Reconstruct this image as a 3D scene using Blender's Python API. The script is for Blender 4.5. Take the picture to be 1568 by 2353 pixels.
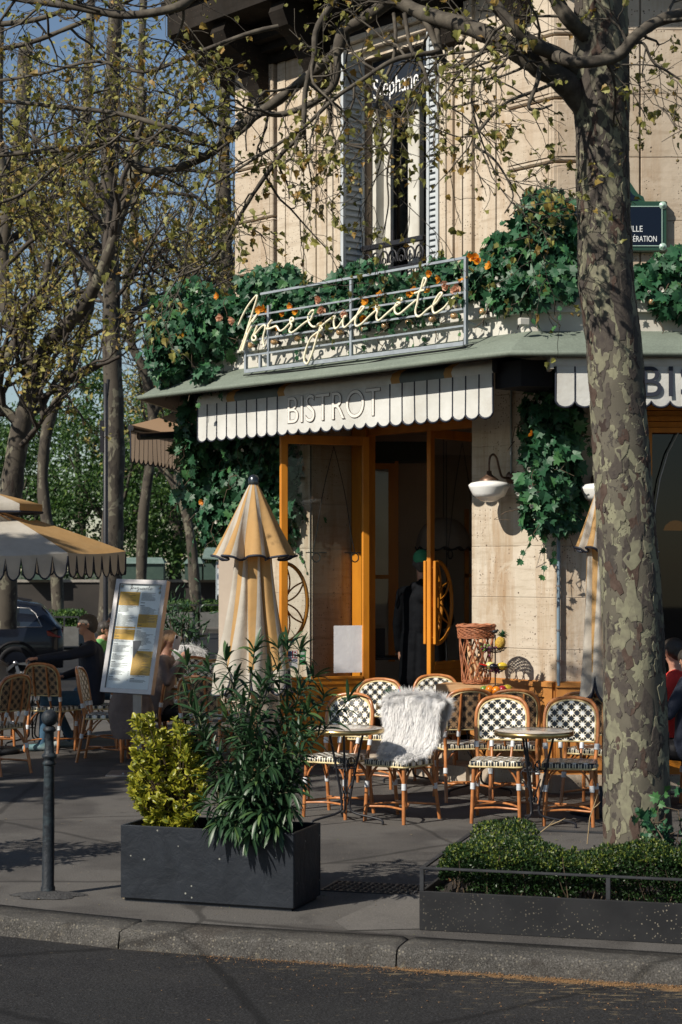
import bpy, math, random
import numpy as np
from mathutils import Vector, Matrix
R = math.radians
for o in list(bpy.data.objects):
    bpy.data.objects.remove(o)
scene = bpy.context.scene
col = scene.collection

# ------------------------------------------------------------------ camera, sky, sun, exposure
FOC, CX, HY, EYE = 4200.0, 784.0, 1300.0, 2.0      # focal length and horizon of the photograph, in 1568-px-wide units
cd = bpy.data.cameras.new('camera')
cam = bpy.data.objects.new('camera', cd)
col.objects.link(cam)
cam.location = (0, 0, EYE)
cam.rotation_euler = (R(90), 0, 0)
cd.sensor_fit = 'HORIZONTAL'
cd.sensor_width = 24
cd.lens = FOC / 1568 * 24
cd.shift_y = (HY - 2353 / 2) / 1568
cd.clip_end = 2000
cd.dof.use_dof = True
cd.dof.focus_distance = 14.5
cd.dof.aperture_fstop = 5.6
scene.camera = cam

SUN_EL = R(39)
sun_h = Vector((-0.77, -0.64, 0)).normalized()
w = bpy.data.worlds.new('World')
scene.world = w
w.use_nodes = True
nt = w.node_tree
bg = nt.nodes['Background']
sky = nt.nodes.new('ShaderNodeTexSky')
sky.sky_type = 'NISHITA'
sky.sun_disc = False
sky.sun_elevation = SUN_EL
sky.sun_rotation = math.atan2(sun_h.x, sun_h.y) % (2 * math.pi)
sky.air_density = 1.0
sky.dust_density = 0.35
sky.ozone_density = 1.3
nt.links.new(sky.outputs[0], bg.inputs[0])
bg.inputs[1].default_value = 0.068
sl = bpy.data.lights.new('sun', 'SUN')
sl.energy = 5.0
sl.angle = R(0.53)
sl.color = (1.0, 0.925, 0.81)
sun = bpy.data.objects.new('sun', sl)
col.objects.link(sun)
sdir = -(sun_h * math.cos(SUN_EL) + Vector((0, 0, math.sin(SUN_EL))))
sun.rotation_euler = sdir.to_track_quat('-Z', 'Y').to_euler()
sun.location = (-10, -10, 12)
scene.view_settings.view_transform = 'Standard'
scene.view_settings.look = 'None'
scene.view_settings.exposure = 0.38
scene.view_settings.gamma = 1
scene.cycles.max_bounces = 6
scene.cycles.transparent_max_bounces = 12
scene.cycles.caustics_reflective = False
scene.cycles.caustics_refractive = False

# ------------------------------------------------------------------ placing helpers
def P(x, y, Y):
    return Vector(((x - CX) / FOC * Y, Y, EYE - (y - HY) / FOC * Y))
def G(x, y, z=0.0):
    Y = FOC * (EYE - z) / (y - HY)
    return Vector(((x - CX) / FOC * Y, Y, z))
def V(*a): return Vector(a)

# ------------------------------------------------------------------ mesh builder
class MB:
    def __init__(s):
        s.v = []; s.l = []; s.z = []; s.m = []; s.s = []; s.r = []; s.n = 0
    def add(s, verts, faces, mat=0, smooth=False, rnd=0.5):
        verts = np.asarray([tuple(p) for p in verts] if not isinstance(verts, np.ndarray) else verts, dtype=np.float64).reshape(-1, 3)
        if isinstance(faces, np.ndarray):
            k = faces.shape[1]; s.l.append(faces.reshape(-1) + s.n); sz = np.full(len(faces), k, dtype=np.int32)
        else:
            s.l.append(np.fromiter((i for f in faces for i in f), dtype=np.int64) + s.n)
            sz = np.array([len(f) for f in faces], dtype=np.int32)
        s.z.append(sz); s.v.append(verts)
        s.m.append(np.full(len(sz), mat, dtype=np.int32) if np.isscalar(mat) else np.asarray(mat, dtype=np.int32))
        s.s.append(np.full(len(sz), smooth, dtype=bool))
        s.r.append(np.full(len(verts), rnd, dtype=np.float32) if np.isscalar(rnd) else np.asarray(rnd, dtype=np.float32))
        s.n += len(verts)
        return s
    def box(s, a, b, mat=0, M=None, bev=0.0):
        x0, y0, z0 = a; x1, y1, z1 = b
        if x0 > x1: x0, x1 = x1, x0
        if y0 > y1: y0, y1 = y1, y0
        if z0 > z1: z0, z1 = z1, z0
        if bev > 0:
            c = min(bev, (x1-x0)*.45, (y1-y0)*.45, (z1-z0)*.45)
            vs = []
            for X, sx in ((x0, 1), (x1, -1)):
                for Y, sy in ((y0, 1), (y1, -1)):
                    for Z, sz in ((z0, 1), (z1, -1)):
                        vs += [(X, Y+sy*c, Z+sz*c), (X+sx*c, Y, Z+sz*c), (X+sx*c, Y+sy*c, Z)]
            def I(i, j, k, a): return ((i*2+j)*2+k)*3+a
            fs = [(I(0,0,0,0), I(0,0,1,0), I(0,1,1,0), I(0,1,0,0)), (I(1,0,0,0), I(1,1,0,0), I(1,1,1,0), I(1,0,1,0)),
                  (I(0,0,0,1), I(1,0,0,1), I(1,0,1,1), I(0,0,1,1)), (I(0,1,0,1), I(0,1,1,1), I(1,1,1,1), I(1,1,0,1)),
                  (I(0,0,0,2), I(0,1,0,2), I(1,1,0,2), I(1,0,0,2)), (I(0,0,1,2), I(1,0,1,2), I(1,1,1,2), I(0,1,1,2))]
            for i in (0, 1):
                for j in (0, 1):
                    fs.append((I(i,j,0,0), I(i,j,0,1), I(i,j,1,1), I(i,j,1,0)))
                    fs.append((I(i,0,j,0), I(i,0,j,2), I(i,1,j,2), I(i,1,j,0)))
                    fs.append((I(0,i,j,1), I(0,i,j,2), I(1,i,j,2), I(1,i,j,1)))
            for i in (0, 1):
                for j in (0, 1):
                    for k in (0, 1): fs.append((I(i,j,k,0), I(i,j,k,1), I(i,j,k,2)))
            s._fix = True
        else:
            vs = [(x0,y0,z0),(x1,y0,z0),(x1,y1,z0),(x0,y1,z0),(x0,y0,z1),(x1,y0,z1),(x1,y1,z1),(x0,y1,z1)]
            fs = [(0,3,2,1),(4,5,6,7),(0,1,5,4),(1,2,6,5),(2,3,7,6),(3,0,4,7)]
        if M is not None: vs = [tuple(M @ Vector(p)) for p in vs]
        return s.add(vs, fs, mat)
    def tube(s, pts, r, n=6, mat=0, closed=False, cap=True, smooth=True, rnd=0.5):
        p = np.array([tuple(q) for q in pts], dtype=np.float64); m = len(p)
        rr = np.full(m, r) if np.isscalar(r) else np.asarray(r, dtype=np.float64)
        if closed: t = np.roll(p, -1, 0) - np.roll(p, 1, 0)
        else:
            t = np.empty_like(p); t[1:-1] = p[2:] - p[:-2]; t[0] = p[1] - p[0]; t[-1] = p[-1] - p[-2]
        t /= (np.linalg.norm(t, axis=1)[:, None] + 1e-12)
        a = np.array([0, 0, 1.]) if abs(t[0, 2]) < .9 else np.array([1., 0, 0])
        u = np.cross(t[0], a); u /= np.linalg.norm(u)
        ang = np.arange(n) / n * 2 * math.pi; ca, sa = np.cos(ang), np.sin(ang)
        out = np.empty((m, n, 3))
        for i in range(m):
            u = u - t[i] * u.dot(t[i]); L = math.sqrt(u.dot(u))
            if L < 1e-6: u = np.cross(t[i], np.array([.3, .5, .81])); L = math.sqrt(u.dot(u))
            u = u / L; w_ = np.cross(t[i], u)
            out[i] = p[i] + rr[i] * (ca[:, None] * u + sa[:, None] * w_)
        i = np.arange(m if closed else m - 1)[:, None]; j = np.arange(n)[None]
        i2 = (i + 1) % m; j2 = (j + 1) % n
        f = np.stack([i*n+j, i*n+j2, i2*n+j2, i2*n+j], -1).reshape(-1, 4)
        b = s.n
        s.add(out.reshape(-1, 3), f, mat, smooth, rnd)
        if cap and not closed:
            s.add(out[0], [tuple(range(n - 1, -1, -1))], mat, False, rnd)
            s.add(out[-1], [tuple(range(n))], mat, False, rnd)
        return s
    def lathe(s, prof, n=20, c=(0, 0, 0), mat=0, M=None, smooth=True, ax=None):
        m = len(prof); ang = np.arange(n) / n * 2 * math.pi
        pr = np.array(prof, dtype=float)
        vs = np.empty((m, n, 3))
        vs[:, :, 0] = pr[:, 0:1] * np.cos(ang); vs[:, :, 1] = pr[:, 0:1] * np.sin(ang); vs[:, :, 2] = pr[:, 1:2]
        vs = vs.reshape(-1, 3)
        if M is not None:
            A = np.array(M.to_3x3()); vs = vs @ A.T + np.array(M.translation)
        vs = vs + np.array(tuple(c))
        i = np.arange(m - 1)[:, None]; j = np.arange(n)[None]; j2 = (j + 1) % n
        f = np.stack([i*n+j, i*n+j2, (i+1)*n+j2, (i+1)*n+j], -1).reshape(-1, 4)
        return s.add(vs, f, mat, smooth)
    def ball(s, c, r, n=10, mat=0, sc=(1, 1, 1), M=None, rnd=.5):
        k = max(4, n // 2 + 1)
        prof = [(r * math.sin(math.pi * i / k), -r * math.cos(math.pi * i / k)) for i in range(k + 1)]
        prof[0] = (1e-5, -r); prof[-1] = (1e-5, r)
        S = Matrix.Diagonal((sc[0], sc[1], sc[2], 1))
        if M is not None: S = M @ S
        return s.lathe(prof, n, c, mat, S)
    def prism(s, poly, M, h, mat=0, smooth=False):
        """poly 2D (x,y) ccw; extruded by h along local z; M to world."""
        n = len(poly)
        vs = [tuple(M @ Vector((x, y, 0))) for x, y in poly] + [tuple(M @ Vector((x, y, h))) for x, y in poly]
        fs = [tuple(range(n - 1, -1, -1)), tuple(range(n, 2 * n))] + [(i, (i+1) % n, n + (i+1) % n, n + i) for i in range(n)]
        return s.add(vs, fs, mat, smooth)
    def quad(s, a, b, c, d, mat=0): return s.add([a, b, c, d], [(0, 1, 2, 3)], mat)
    def grid(s, pts, mat=0, smooth=True, rnd=.5):
        """pts [m][n] vectors"""
        m = len(pts); n = len(pts[0])
        vs = np.array([[tuple(q) for q in row] for row in pts]).reshape(-1, 3)
        i = np.arange(m - 1)[:, None]; j = np.arange(n - 1)[None]
        f = np.stack([i*n+j, i*n+j+1, (i+1)*n+j+1, (i+1)*n+j], -1).reshape(-1, 4)
        if not np.isscalar(mat): mat = np.asarray(mat).reshape(-1)
        return s.add(vs, f, mat, smooth, rnd)
    def mesh(s, name, mats):
        me = bpy.data.meshes.new(name)
        v = np.concatenate(s.v); l = np.concatenate(s.l).astype(np.int32); z = np.concatenate(s.z)
        me.vertices.add(len(v)); me.vertices.foreach_set('co', v.astype(np.float32).reshape(-1))
        me.loops.add(len(l)); me.loops.foreach_set('vertex_index', l)
        me.polygons.add(len(z)); st = np.concatenate(([0], np.cumsum(z)[:-1])).astype(np.int32)
        me.polygons.foreach_set('loop_start', st)
        me.polygons.foreach_set('material_index', np.concatenate(s.m))
        me.polygons.foreach_set('use_smooth', np.concatenate(s.s))
        for m in (mats if isinstance(mats, (list, tuple)) else [mats]): me.materials.append(m)
        at = me.attributes.new('rnd', 'FLOAT', 'POINT'); at.data.foreach_set('value', np.concatenate(s.r))
        me.update(calc_edges=True)
        if getattr(s, '_fix', False):
            import bmesh
            b = bmesh.new(); b.from_mesh(me); bmesh.ops.recalc_face_normals(b, faces=b.faces); b.to_mesh(me); b.free()
        return me
    def build(s, name, mats, parent=None, **kw):
        o = bpy.data.objects.new(name, s.mesh(name, mats)); col.objects.link(o)
        if parent is not None: o.parent = parent
        tag(o, **kw)
        return o

def tag(o, label=None, cat=None, group=None, kind=None):
    if label: o['label'] = label
    if cat: o['category'] = cat
    if group: o['group'] = group
    if kind: o['kind'] = kind
    return o
def empty(name, loc=(0, 0, 0), rz=0.0, label=None, cat=None, group=None):
    o = bpy.data.objects.new(name, None); col.objects.link(o)
    o.location = loc; o.rotation_euler = (0, 0, rz); o.empty_display_size = .1
    return tag(o, label, cat, group)
def kids(o): return [c for c in bpy.data.objects if c.parent == o]
def copy_tree(o, parent=None, deep=True):
    c = o.copy(); col.objects.link(c)
    c.parent = parent
    for ch in kids(o): copy_tree(ch, c)
    return c

# ------------------------------------------------------------------ materials
class NT:
    def __init__(s, m):
        m.use_nodes = True; s.t = m.node_tree; s.b = s.t.nodes['Principled BSDF']; s.out = s.t.nodes['Material Output']
    def n(s, ty, props=None, **inp):
        nd = s.t.nodes.new(ty)
        for k, v in (props or {}).items(): setattr(nd, k, v)
        for k, v in inp.items():
            key = int(k[1:]) if k[0] == '_' else k.replace('_', ' ')
            s.put(nd.inputs[key], v)
        return nd
    def put(s, sock, v):
        if hasattr(v, 'is_output') or isinstance(v, bpy.types.NodeSocket): s.t.links.new(v, sock)
        elif v is not None:
            try: sock.default_value = v
            except Exception: sock.default_value = tuple(v) + (1,)
    def m(s, op, a, b=0.0, c=0.0, clamp=False):
        return s.n('ShaderNodeMath', {'operation': op, 'use_clamp': clamp}, _0=a, _1=b, _2=c).outputs[0]
    def mix(s, f, a, b, mode='MIX'):
        nd = s.t.nodes.new('ShaderNodeMix'); nd.data_type = 'RGBA'; nd.blend_type = mode
        s.put(nd.inputs[0], f); s.put(nd.inputs[6], a if not isinstance(a, tuple) else a[:3] + (1,)); s.put(nd.inputs[7], b if not isinstance(b, tuple) else b[:3] + (1,))
        return nd.outputs[2]
    def obj(s): return s.n('ShaderNodeTexCoord').outputs['Object']
    def noise(s, vec, sc, det=4, rough=.55, out='Fac', dist=0.0):
        return s.n('ShaderNodeTexNoise', None, Vector=vec, Scale=sc, Detail=det, Roughness=rough, Distortion=dist).outputs[out]
    def ramp(s, f, lo, hi):
        return s.n('ShaderNodeMapRange', {'clamp': True}, Value=f, From_Min=lo, From_Max=hi).outputs[0]
    def scale(s, vec, v): return s.n('ShaderNodeMapping', None, Vector=vec, Scale=v).outputs[0]
    def attr(s, name='rnd'): return s.n('ShaderNodeAttribute', {'attribute_name': name}).outputs['Fac']
    def bump(s, h, st, d=.01): s.put(s.b.inputs['Normal'], s.n('ShaderNodeBump', None, Strength=st, Distance=d, Height=h).outputs[0])

def mk(name, c, c2=None, rough=.6, metal=0.0, vs=6.0, lo=.35, hi=.65, fine=0.0, fs=150., bump=0.0, bs=60., bd=.004, spec=.5, stretch=(1, 1, 1), dirt=None, ds=2.0, coat=0):
    m = bpy.data.materials.new(name); t = NT(m); b = t.b
    v = t.scale(t.obj(), stretch)
    cc = tuple(c) + (1,)
    if c2 is not None: cc = t.mix(t.ramp(t.noise(v, vs, 6), lo, hi), tuple(c), tuple(c2))
    if fine > 0:
        f = t.noise(v, fs, 2)
        cc = t.mix(t.m('MULTIPLY', t.ramp(f, .42, .62), fine), cc, tuple(x * 1.9 for x in c))
        cc = t.mix(t.m('MULTIPLY', t.ramp(t.noise(v, fs * .7, 2, dist=1), .58, .42), fine), tuple(x * .45 for x in c) if False else cc, tuple(x * .4 for x in c))
    if dirt: cc = t.mix(t.m('MULTIPLY', t.ramp(t.noise(v, ds, 8, .7), .5, .75), .8), cc, tuple(dirt))
    t.put(b.inputs['Base Color'], cc)
    b.inputs['Roughness'].default_value = rough; b.inputs['Metallic'].default_value = metal
    b.inputs['Specular IOR Level'].default_value = spec
    b.inputs['Coat Weight'].default_value = coat
    if bump > 0: t.bump(t.noise(v, bs, 5, .6), bump, bd)
    return m

def leafmat(name, ca, cb, cc=None, rough=.45, trans=.25, spec=.5):
    m = bpy.data.materials.new(name); t = NT(m); b = t.b
    r = t.attr()
    c = t.mix(t.ramp(r, 0, .7), ca, cb)
    if cc: c = t.mix(t.ramp(r, .7, .95), c, cc)
    c = t.mix(t.m('MULTIPLY', t.noise(t.obj(), 60., 2), .35), c, tuple(x * .5 for x in ca))
    t.put(b.inputs['Base Color'], c)
    b.inputs['Roughness'].default_value = rough; b.inputs['Specular IOR Level'].default_value = spec
    tr = t.n('ShaderNodeBsdfTranslucent', None, Color=c)
    mx = t.n('ShaderNodeMixShader', None, _0=trans, _1=b.outputs[0], _2=tr.outputs[0])
    t.t.links.new(mx.outputs[0], t.out.inputs[0])
    return m

def glassmat(name, tint=(.8, .85, .85), refl=1.0, rough=.02):
    m = bpy.data.materials.new(name); t = NT(m)
    t.t.nodes.remove(t.b)
    tr = t.n('ShaderNodeBsdfTransparent', None, Color=tuple(tint) + (1,))
    gl = t.n('ShaderNodeBsdfGlossy', None, Color=(1, 1, 1, 1), Roughness=rough)
    fr = t.n('ShaderNodeFresnel', None, IOR=1.5)
    f = t.m('MULTIPLY', fr.outputs[0], refl, clamp=True)
    mx = t.n('ShaderNodeMixShader', None, _0=f, _1=tr.outputs[0], _2=gl.outputs[0])
    t.t.links.new(mx.outputs[0], t.out.inputs[0])
    return m

def weave_mat(name, base, fl, tip, plane='xz', s=.088, rough=.3):
    """woven rattan: staggered eight-petal flowers"""
    m = bpy.data.materials.new(name); t = NT(m)
    sp = t.n('ShaderNodeSeparateXYZ', None, Vector=t.obj())
    u, v = sp.outputs[0], sp.outputs[2 if plane == 'xz' else 1]
    a = t.m('DIVIDE', t.m('ADD', u, v), s); b = t.m('DIVIDE', t.m('SUBTRACT', u, v), s)
    a = t.m('SUBTRACT', t.m('FRACT', t.m('ADD', a, 50.)), .5); b = t.m('SUBTRACT', t.m('FRACT', t.m('ADD', b, 50.)), .5)
    r = t.m('SQRT', t.m('ADD', t.m('MULTIPLY', a, a), t.m('MULTIPLY', b, b)))
    th = t.m('ARCTAN2', b, a)
    pet = t.m('ADD', .76, t.m('MULTIPLY', t.m('COSINE', t.m('MULTIPLY', th, 8.)), -.24))
    lim = t.m('MULTIPLY', pet, .49)
    inside = t.ramp(t.m('SUBTRACT', lim, r), -.015, .02)
    c = t.mix(t.ramp(r, .2, .42), fl, tip)
    cc = t.mix(inside, base, c)
    t.put(t.b.inputs['Base Color'], cc)
    t.b.inputs['Roughness'].default_value = rough
    h = t.n('ShaderNodeTexWave', {'wave_type': 'BANDS', 'bands_direction': 'DIAGONAL'}, Vector=t.obj(), Scale=90.).outputs[1]
    t.bump(t.m('ADD', t.m('MULTIPLY', h, .3), inside), .5, .003)
    return m

M = {}
M['rattan'] = mk('rattan', (.50, .20, .065), (.27, .095, .03), rough=.32, vs=14, stretch=(1, 1, .6), coat=.3)
M['rattan_dark'] = mk('rattan_dark', (.16, .055, .025), (.24, .09, .035), rough=.35, vs=14)
M['edge_cane'] = mk('edge_cane', (.62, .52, .28), (.45, .34, .16), rough=.5, vs=60)
M['wrap'] = mk('wrap', (.62, .64, .66), (.5, .52, .54), rough=.35, vs=80)
M['weave_back'] = weave_mat('weave_back', (.012, .016, .022), (.75, .76, .74), (.66, .58, .40), 'xz')
M['weave_seat'] = weave_mat('weave_seat', (.012, .016, .022), (.75, .76, .74), (.66, .58, .40), 'xy')
M['weave_rear'] = weave_mat('weave_rear', (.30, .19, .10), (.02, .015, .012), (.05, .03, .02), 'xz', s=.088, rough=.55)
M['brass'] = mk('brass', (.55, .40, .18), (.4, .28, .12), rough=.28, metal=1, vs=20)
M['marble'] = mk('marble', (.48, .44, .40), (.38, .34, .30), rough=.18, vs=5)
M['iron'] = mk('iron', (.012, .013, .016), (.02, .02, .025), rough=.45, vs=20, spec=.3)
M['iron_grey'] = mk('iron_grey', (.020, .021, .024), (.032, .034, .038), rough=.55, vs=12, bump=.2, bs=90, spec=.25)
M['orange'] = mk('orange', (.60, .225, .012), (.47, .165, .01), rough=.5, vs=5, bump=.12, bs=30, stretch=(1, 1, .25), dirt=(.26, .085, .01), ds=3)
M['stucco'] = mk('stucco', (.5, .42, .32), rough=.9)
M['white_paint'] = mk('white_paint', (.55, .54, .49), (.45, .43, .38), rough=.55, vs=4)
M['shutter'] = mk('shutter', (.44, .47, .48), (.37, .40, .42), rough=.55, vs=5, stretch=(1, 1, .3))
M['zinc'] = mk('zinc', (.36, .40, .43), (.28, .31, .34), rough=.45, vs=10, metal=.3)
M['canopy_green'] = mk('canopy_green', (.155, .185, .15), (.12, .145, .118), rough=.75, vs=2.5, bump=.15, bs=25, fine=.15, fs=60)
def sheer(m, k):
    t = NT(m); src = t.b.inputs['Base Color'].links[0].from_socket; tr = t.n('ShaderNodeBsdfTranslucent', None, Color=src)
    t.t.links.new(t.n('ShaderNodeMixShader', None, _0=k, _1=t.b.outputs[0], _2=tr.outputs[0]).outputs[0], t.out.inputs[0]); return m
M['cloth_white'] = mk('cloth_white', (.62, .625, .60), (.53, .53, .50), rough=.85, vs=3, bump=.35, bs=9, bd=.02, dirt=(.46, .44, .39), ds=4)
M['cloth_tan'] = mk('cloth_tan', (.52, .32, .13), (.46, .27, .10), rough=.85, vs=4, bump=.4, bs=9, bd=.02, dirt=(.40, .26, .12), ds=5)
M['cloth_cream'] = mk('cloth_cream', (.60, .56, .49), (.52, .48, .41), rough=.85, vs=4, bump=.4, bs=9, bd=.02, dirt=(.46, .42, .35), ds=5)
sheer(M['cloth_tan'], .3); sheer(M['cloth_cream'], .35); sheer(M['cloth_white'], .12)
M['piping'] = mk('piping', (.012, .016, .03), rough=.7)
M['black'] = mk('black', (.008, .008, .010), rough=.6, spec=.15)
M['dark_room'] = mk('dark_room', (.022, .016, .013), (.035, .028, .022), rough=.8, vs=2)
M['glass'] = glassmat('glass', (.90, .92, .92), .4)
M['glass_dark'] = glassmat('glass_dark', (.14, .15, .16), .8)
M['steel'] = mk('steel', (.34, .33, .33), (.27, .26, .26), rough=.38, metal=.8, vs=8)
M['skin'] = mk('skin', (.50, .27, .18), (.44, .22, .15), rough=.5, vs=20)
M['opal'] = mk('opal', (.80, .80, .78), rough=.12, spec=.6)
M['bronze'] = mk('bronze', (.10, .06, .04), (.16, .10, .07), rough=.45, metal=.6, vs=30)
M['orange_dado'] = mk('orange_dado', (.46, .20, .045), (.36, .15, .035), rough=.55, vs=5, bump=.12, bs=30, stretch=(1, 1, .25), dirt=(.22, .09, .03), ds=3)
M['wood'] = mk('wood', (.46, .27, .13), (.36, .20, .09), rough=.6, vs=8, stretch=(1, 8, 8))
M['neon'] = mk('neon', (.80, .74, .55), rough=.25)
# ------------------------------------------------------------------ ground
def ground_mat(name, c, c2, c3, agg, aggs, stain, stains, bump):
    m = bpy.data.materials.new(name); t = NT(m); o = t.obj()
    cc = t.mix(t.ramp(t.noise(o, 1.3, 6, .6), .38, .62), c, c2)
    cc = t.mix(t.m('MULTIPLY', t.ramp(t.noise(o, .45, 4), .5, .54), .85), cc, c3)
    cc = t.mix(t.m('MULTIPLY', t.ramp(t.noise(o, 2.2, 7, .75, dist=.8), .54, .66), .5), cc, tuple(x * .55 for x in c))
    g = t.noise(o, aggs, 3, .7)
    cc = t.mix(t.m('MULTIPLY', t.ramp(g, .54, .68), agg), cc, tuple(x * 3.2 for x in c))
    cc = t.mix(t.m('MULTIPLY', t.ramp(g, .46, .34), agg), cc, tuple(x * .35 for x in c))
    vo = t.n('ShaderNodeTexVoronoi', None, Vector=o, Scale=9.)
    sp = t.ramp(vo.outputs['Distance'], .10, .06)
    rn = t.n('ShaderNodeSeparateColor', None, Color=vo.outputs['Color']).outputs[0]
    cc = t.mix(t.m('MULTIPLY', t.m('MULTIPLY', sp, t.ramp(rn, .72, .78)), .55), cc, (.16, .145, .12))
    st = t.n('ShaderNodeMapping', None, Vector=o, Rotation=(0, 0, R(-17)), Scale=(4., 22., 4.)).outputs[0]
    cc = t.mix(t.m('MULTIPLY', t.ramp(t.noise(st, 1.6, 5, .7), .60, .72), stains), cc, stain)
    cr = t.n('ShaderNodeTexVoronoi', {'feature': 'DISTANCE_TO_EDGE'}, Vector=t.n('ShaderNodeMix', {'data_type': 'VECTOR'}, _0=.06, _4=o, _5=t.noise(o, 2.5, 4, out='Color')).outputs[1], Scale=.42)
    cc = t.mix(t.m('MULTIPLY', t.ramp(cr.outputs[0], .010, .004), .55), cc, tuple(x * .3 for x in c))
    t.put(t.b.inputs['Base Color'], cc)
    if stains > .3 and name == 'granite':
        v3 = t.n('ShaderNodeTexVoronoi', None, Vector=o, Scale=55.); r3 = t.n('ShaderNodeSeparateColor', None, Color=v3.outputs['Color']).outputs[0]
        cc = t.mix(t.m('MULTIPLY', t.m('MULTIPLY', t.ramp(v3.outputs['Distance'], .38, .22), t.ramp(r3, .70, .76)), .6), cc, (.21, .19, .15))
        cc = t.mix(t.m('MULTIPLY', t.ramp(t.noise(o, 7., 6, .75), .52, .66), .6), cc, (.028, .024, .021))
        t.put(t.b.inputs['Base Color'], cc)
    t.b.inputs['Roughness'].default_value = .82; t.b.inputs['Specular IOR Level'].default_value = .16
    t.bump(t.m('ADD', g, t.m('MULTIPLY', t.noise(o, 14., 4), .6)), bump, .006)
    return m
M['asphalt'] = ground_mat('asphalt', (.0165, .0165, .0175), (.0255, .025, .025), (.021, .021, .0215), 1.0, 95., (.20, .165, .10), .0, .7)
M['pavement'] = ground_mat('pavement', (.052, .049, .047), (.080, .075, .070), (.098, .093, .087), .75, 110., (.16, .13, .09), .35, .35)
M['granite'] = ground_mat('granite', (.048, .046, .043), (.082, .077, .069), (.055, .047, .040), .95, 130., (.3, .26, .18), .35, .9)
# road with pollen and dust swept in streaks along the kerb
_m = M['asphalt']; _t = NT.__new__(NT); _t.t = _m.node_tree; _t.b = _t.t.nodes['Principled BSDF']
_o = _t.obj(); _sp = _t.n('ShaderNodeSeparateXYZ', None, Vector=_o)
_d = _t.m('SUBTRACT', _t.m('ADD', _t.m('SUBTRACT', 9.675, _t.m('MULTIPLY', _sp.outputs[0], .3106)), _t.m('MULTIPLY', _t.m('MAXIMUM', _t.m('SUBTRACT', -1.22, _sp.outputs[0]), 0.), .19)), _sp.outputs[1])
_n = _t.noise(_t.n('ShaderNodeMapping', None, Vector=_o, Rotation=(0, 0, R(17)), Scale=(5., 26., 5.)).outputs[0], 1.5, 6, .75)
_k = _t.ramp(_d, 1.3, .05); _side = _t.ramp(_sp.outputs[0], -2.2, 1.2)
_f = _t.ramp(_t.m('ADD', _n, _t.m('MULTIPLY', _t.m('MULTIPLY', _k, _side), .14)), .66, .74)
_f = _t.m('MULTIPLY', _f, .65)
_edge = _t.m('MULTIPLY', _t.ramp(_t.m('SUBTRACT', _d, _t.m('MULTIPLY', _t.m('MULTIPLY', _t.ramp(_t.noise(_o, 6., 6, .75), .35, .75), _t.ramp(_sp.outputs[0], -1.3, .9)), .20)), .012, -.03), .8)
_src = _t.b.inputs['Base Color'].links[0].from_socket
_edge = _t.m('MULTIPLY', _edge, _t.ramp(_d, -.5, -.3)); _f = _t.m('MULTIPLY', _f, _t.ramp(_d, -.5, -.3))
_c = _t.mix(_f, _src, (.27, .21, .12)); _c = _t.mix(_edge, _c, (.22, .13, .06))
_t.t.links.new(_c, _t.b.inputs['Base Color'])

mb = MB(); mb.quad((-400, -60, -.108), (400, -60, -.108), (400, 700, -.108), (-400, 700, -.108))
mb.build('road', M['asphalt'], kind='structure')
kerb = [(-9.4, 26), (-9.2, 21), (-8.2, 17), (-6, 13.6), (-4, 11.75), (-2.7, 10.85), (-1.945, 10.42), (-1.219, 10.06), (-.55, 9.83), (.17, 9.62), (.95, 9.385), (1.71, 9.15), (4, 8.45), (9, 6.9)]
def off(pl, d):
    out = []
    for i, p in enumerate(pl):
        a = pl[max(0, i-1)]; b = pl[min(len(pl)-1, i+1)]
        dx, dy = b[0]-a[0], b[1]-a[1]; L = math.hypot(dx, dy)
        out.append((p[0] - dy / L * d, p[1] + dx / L * d))
    return out
inner = off(kerb, .27)
poly = inner + [(9, 29), (1, 29), (-7.5, 29)]
mb = MB(); n = len(poly)
mb.add([(x, y, 0) for x, y in poly] + [(x, y, -.2) for x, y in poly], [tuple(range(n))] + [(i, i+n, (i+1) % n+n, (i+1) % n) for i in range(n)])
mb.build('pavement', M['pavement'], kind='structure')
# far pavement across the road, on the river side
mb = MB(); mb.box((-60, 57.5, -.12), (60, 70, 0.0)); mb.build('far_pavement', mk('far_paving', (.11, .10, .085), (.075, .07, .062), rough=.9, vs=.6), kind='structure')
mb = MB(); mb.box((-60, 57.2, -.12), (60, 57.5, .02)); mb.build('far_kerb', M['granite'], kind='structure')
mb = MB(); mb.quad((-300, 72, -.3 + 1), (300, 72, -.3 + 1), (300, 400, -.3 + 1), (-300, 400, -.3 + 1))
mb.build('far_bank', mk('bank', (.03, .045, .02), (.05, .06, .03), rough=.95, vs=.3), kind='structure')
# kerb stones
rng = random.Random(4)
def interp(pl, s):
    acc = 0
    for a, b in zip(pl[:-1], pl[1:]):
        L = math.hypot(b[0]-a[0], b[1]-a[1])
        if acc + L >= s: f = (s-acc)/L; return (a[0]+(b[0]-a[0])*f, a[1]+(b[1]-a[1])*f)
        acc += L
    return pl[-1]
def arclen(pl, x):
    acc = 0
    for a, b in zip(pl[:-1], pl[1:]):
        L = math.hypot(b[0]-a[0], b[1]-a[1])
        if a[0] <= x <= b[0] and x > -9: return acc + (x-a[0])/(b[0]-a[0]+1e-9)*L
        acc += L
    return acc
J = sorted([arclen(kerb, -1.22), arclen(kerb, .29)])
tot = sum(math.hypot(b[0]-a[0], b[1]-a[1]) for a, b in zip(kerb[:-1], kerb[1:]))
joints = [0]
s_ = J[0]; back = []
while s_ > 1.6: s_ -= 1.55; back.append(s_)
fw = []; s_ = J[1]
while s_ < tot - 2.2: s_ += 2.1; fw.append(s_)
joints = sorted([0] + back + J + fw + [tot])
mb = MB()
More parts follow.
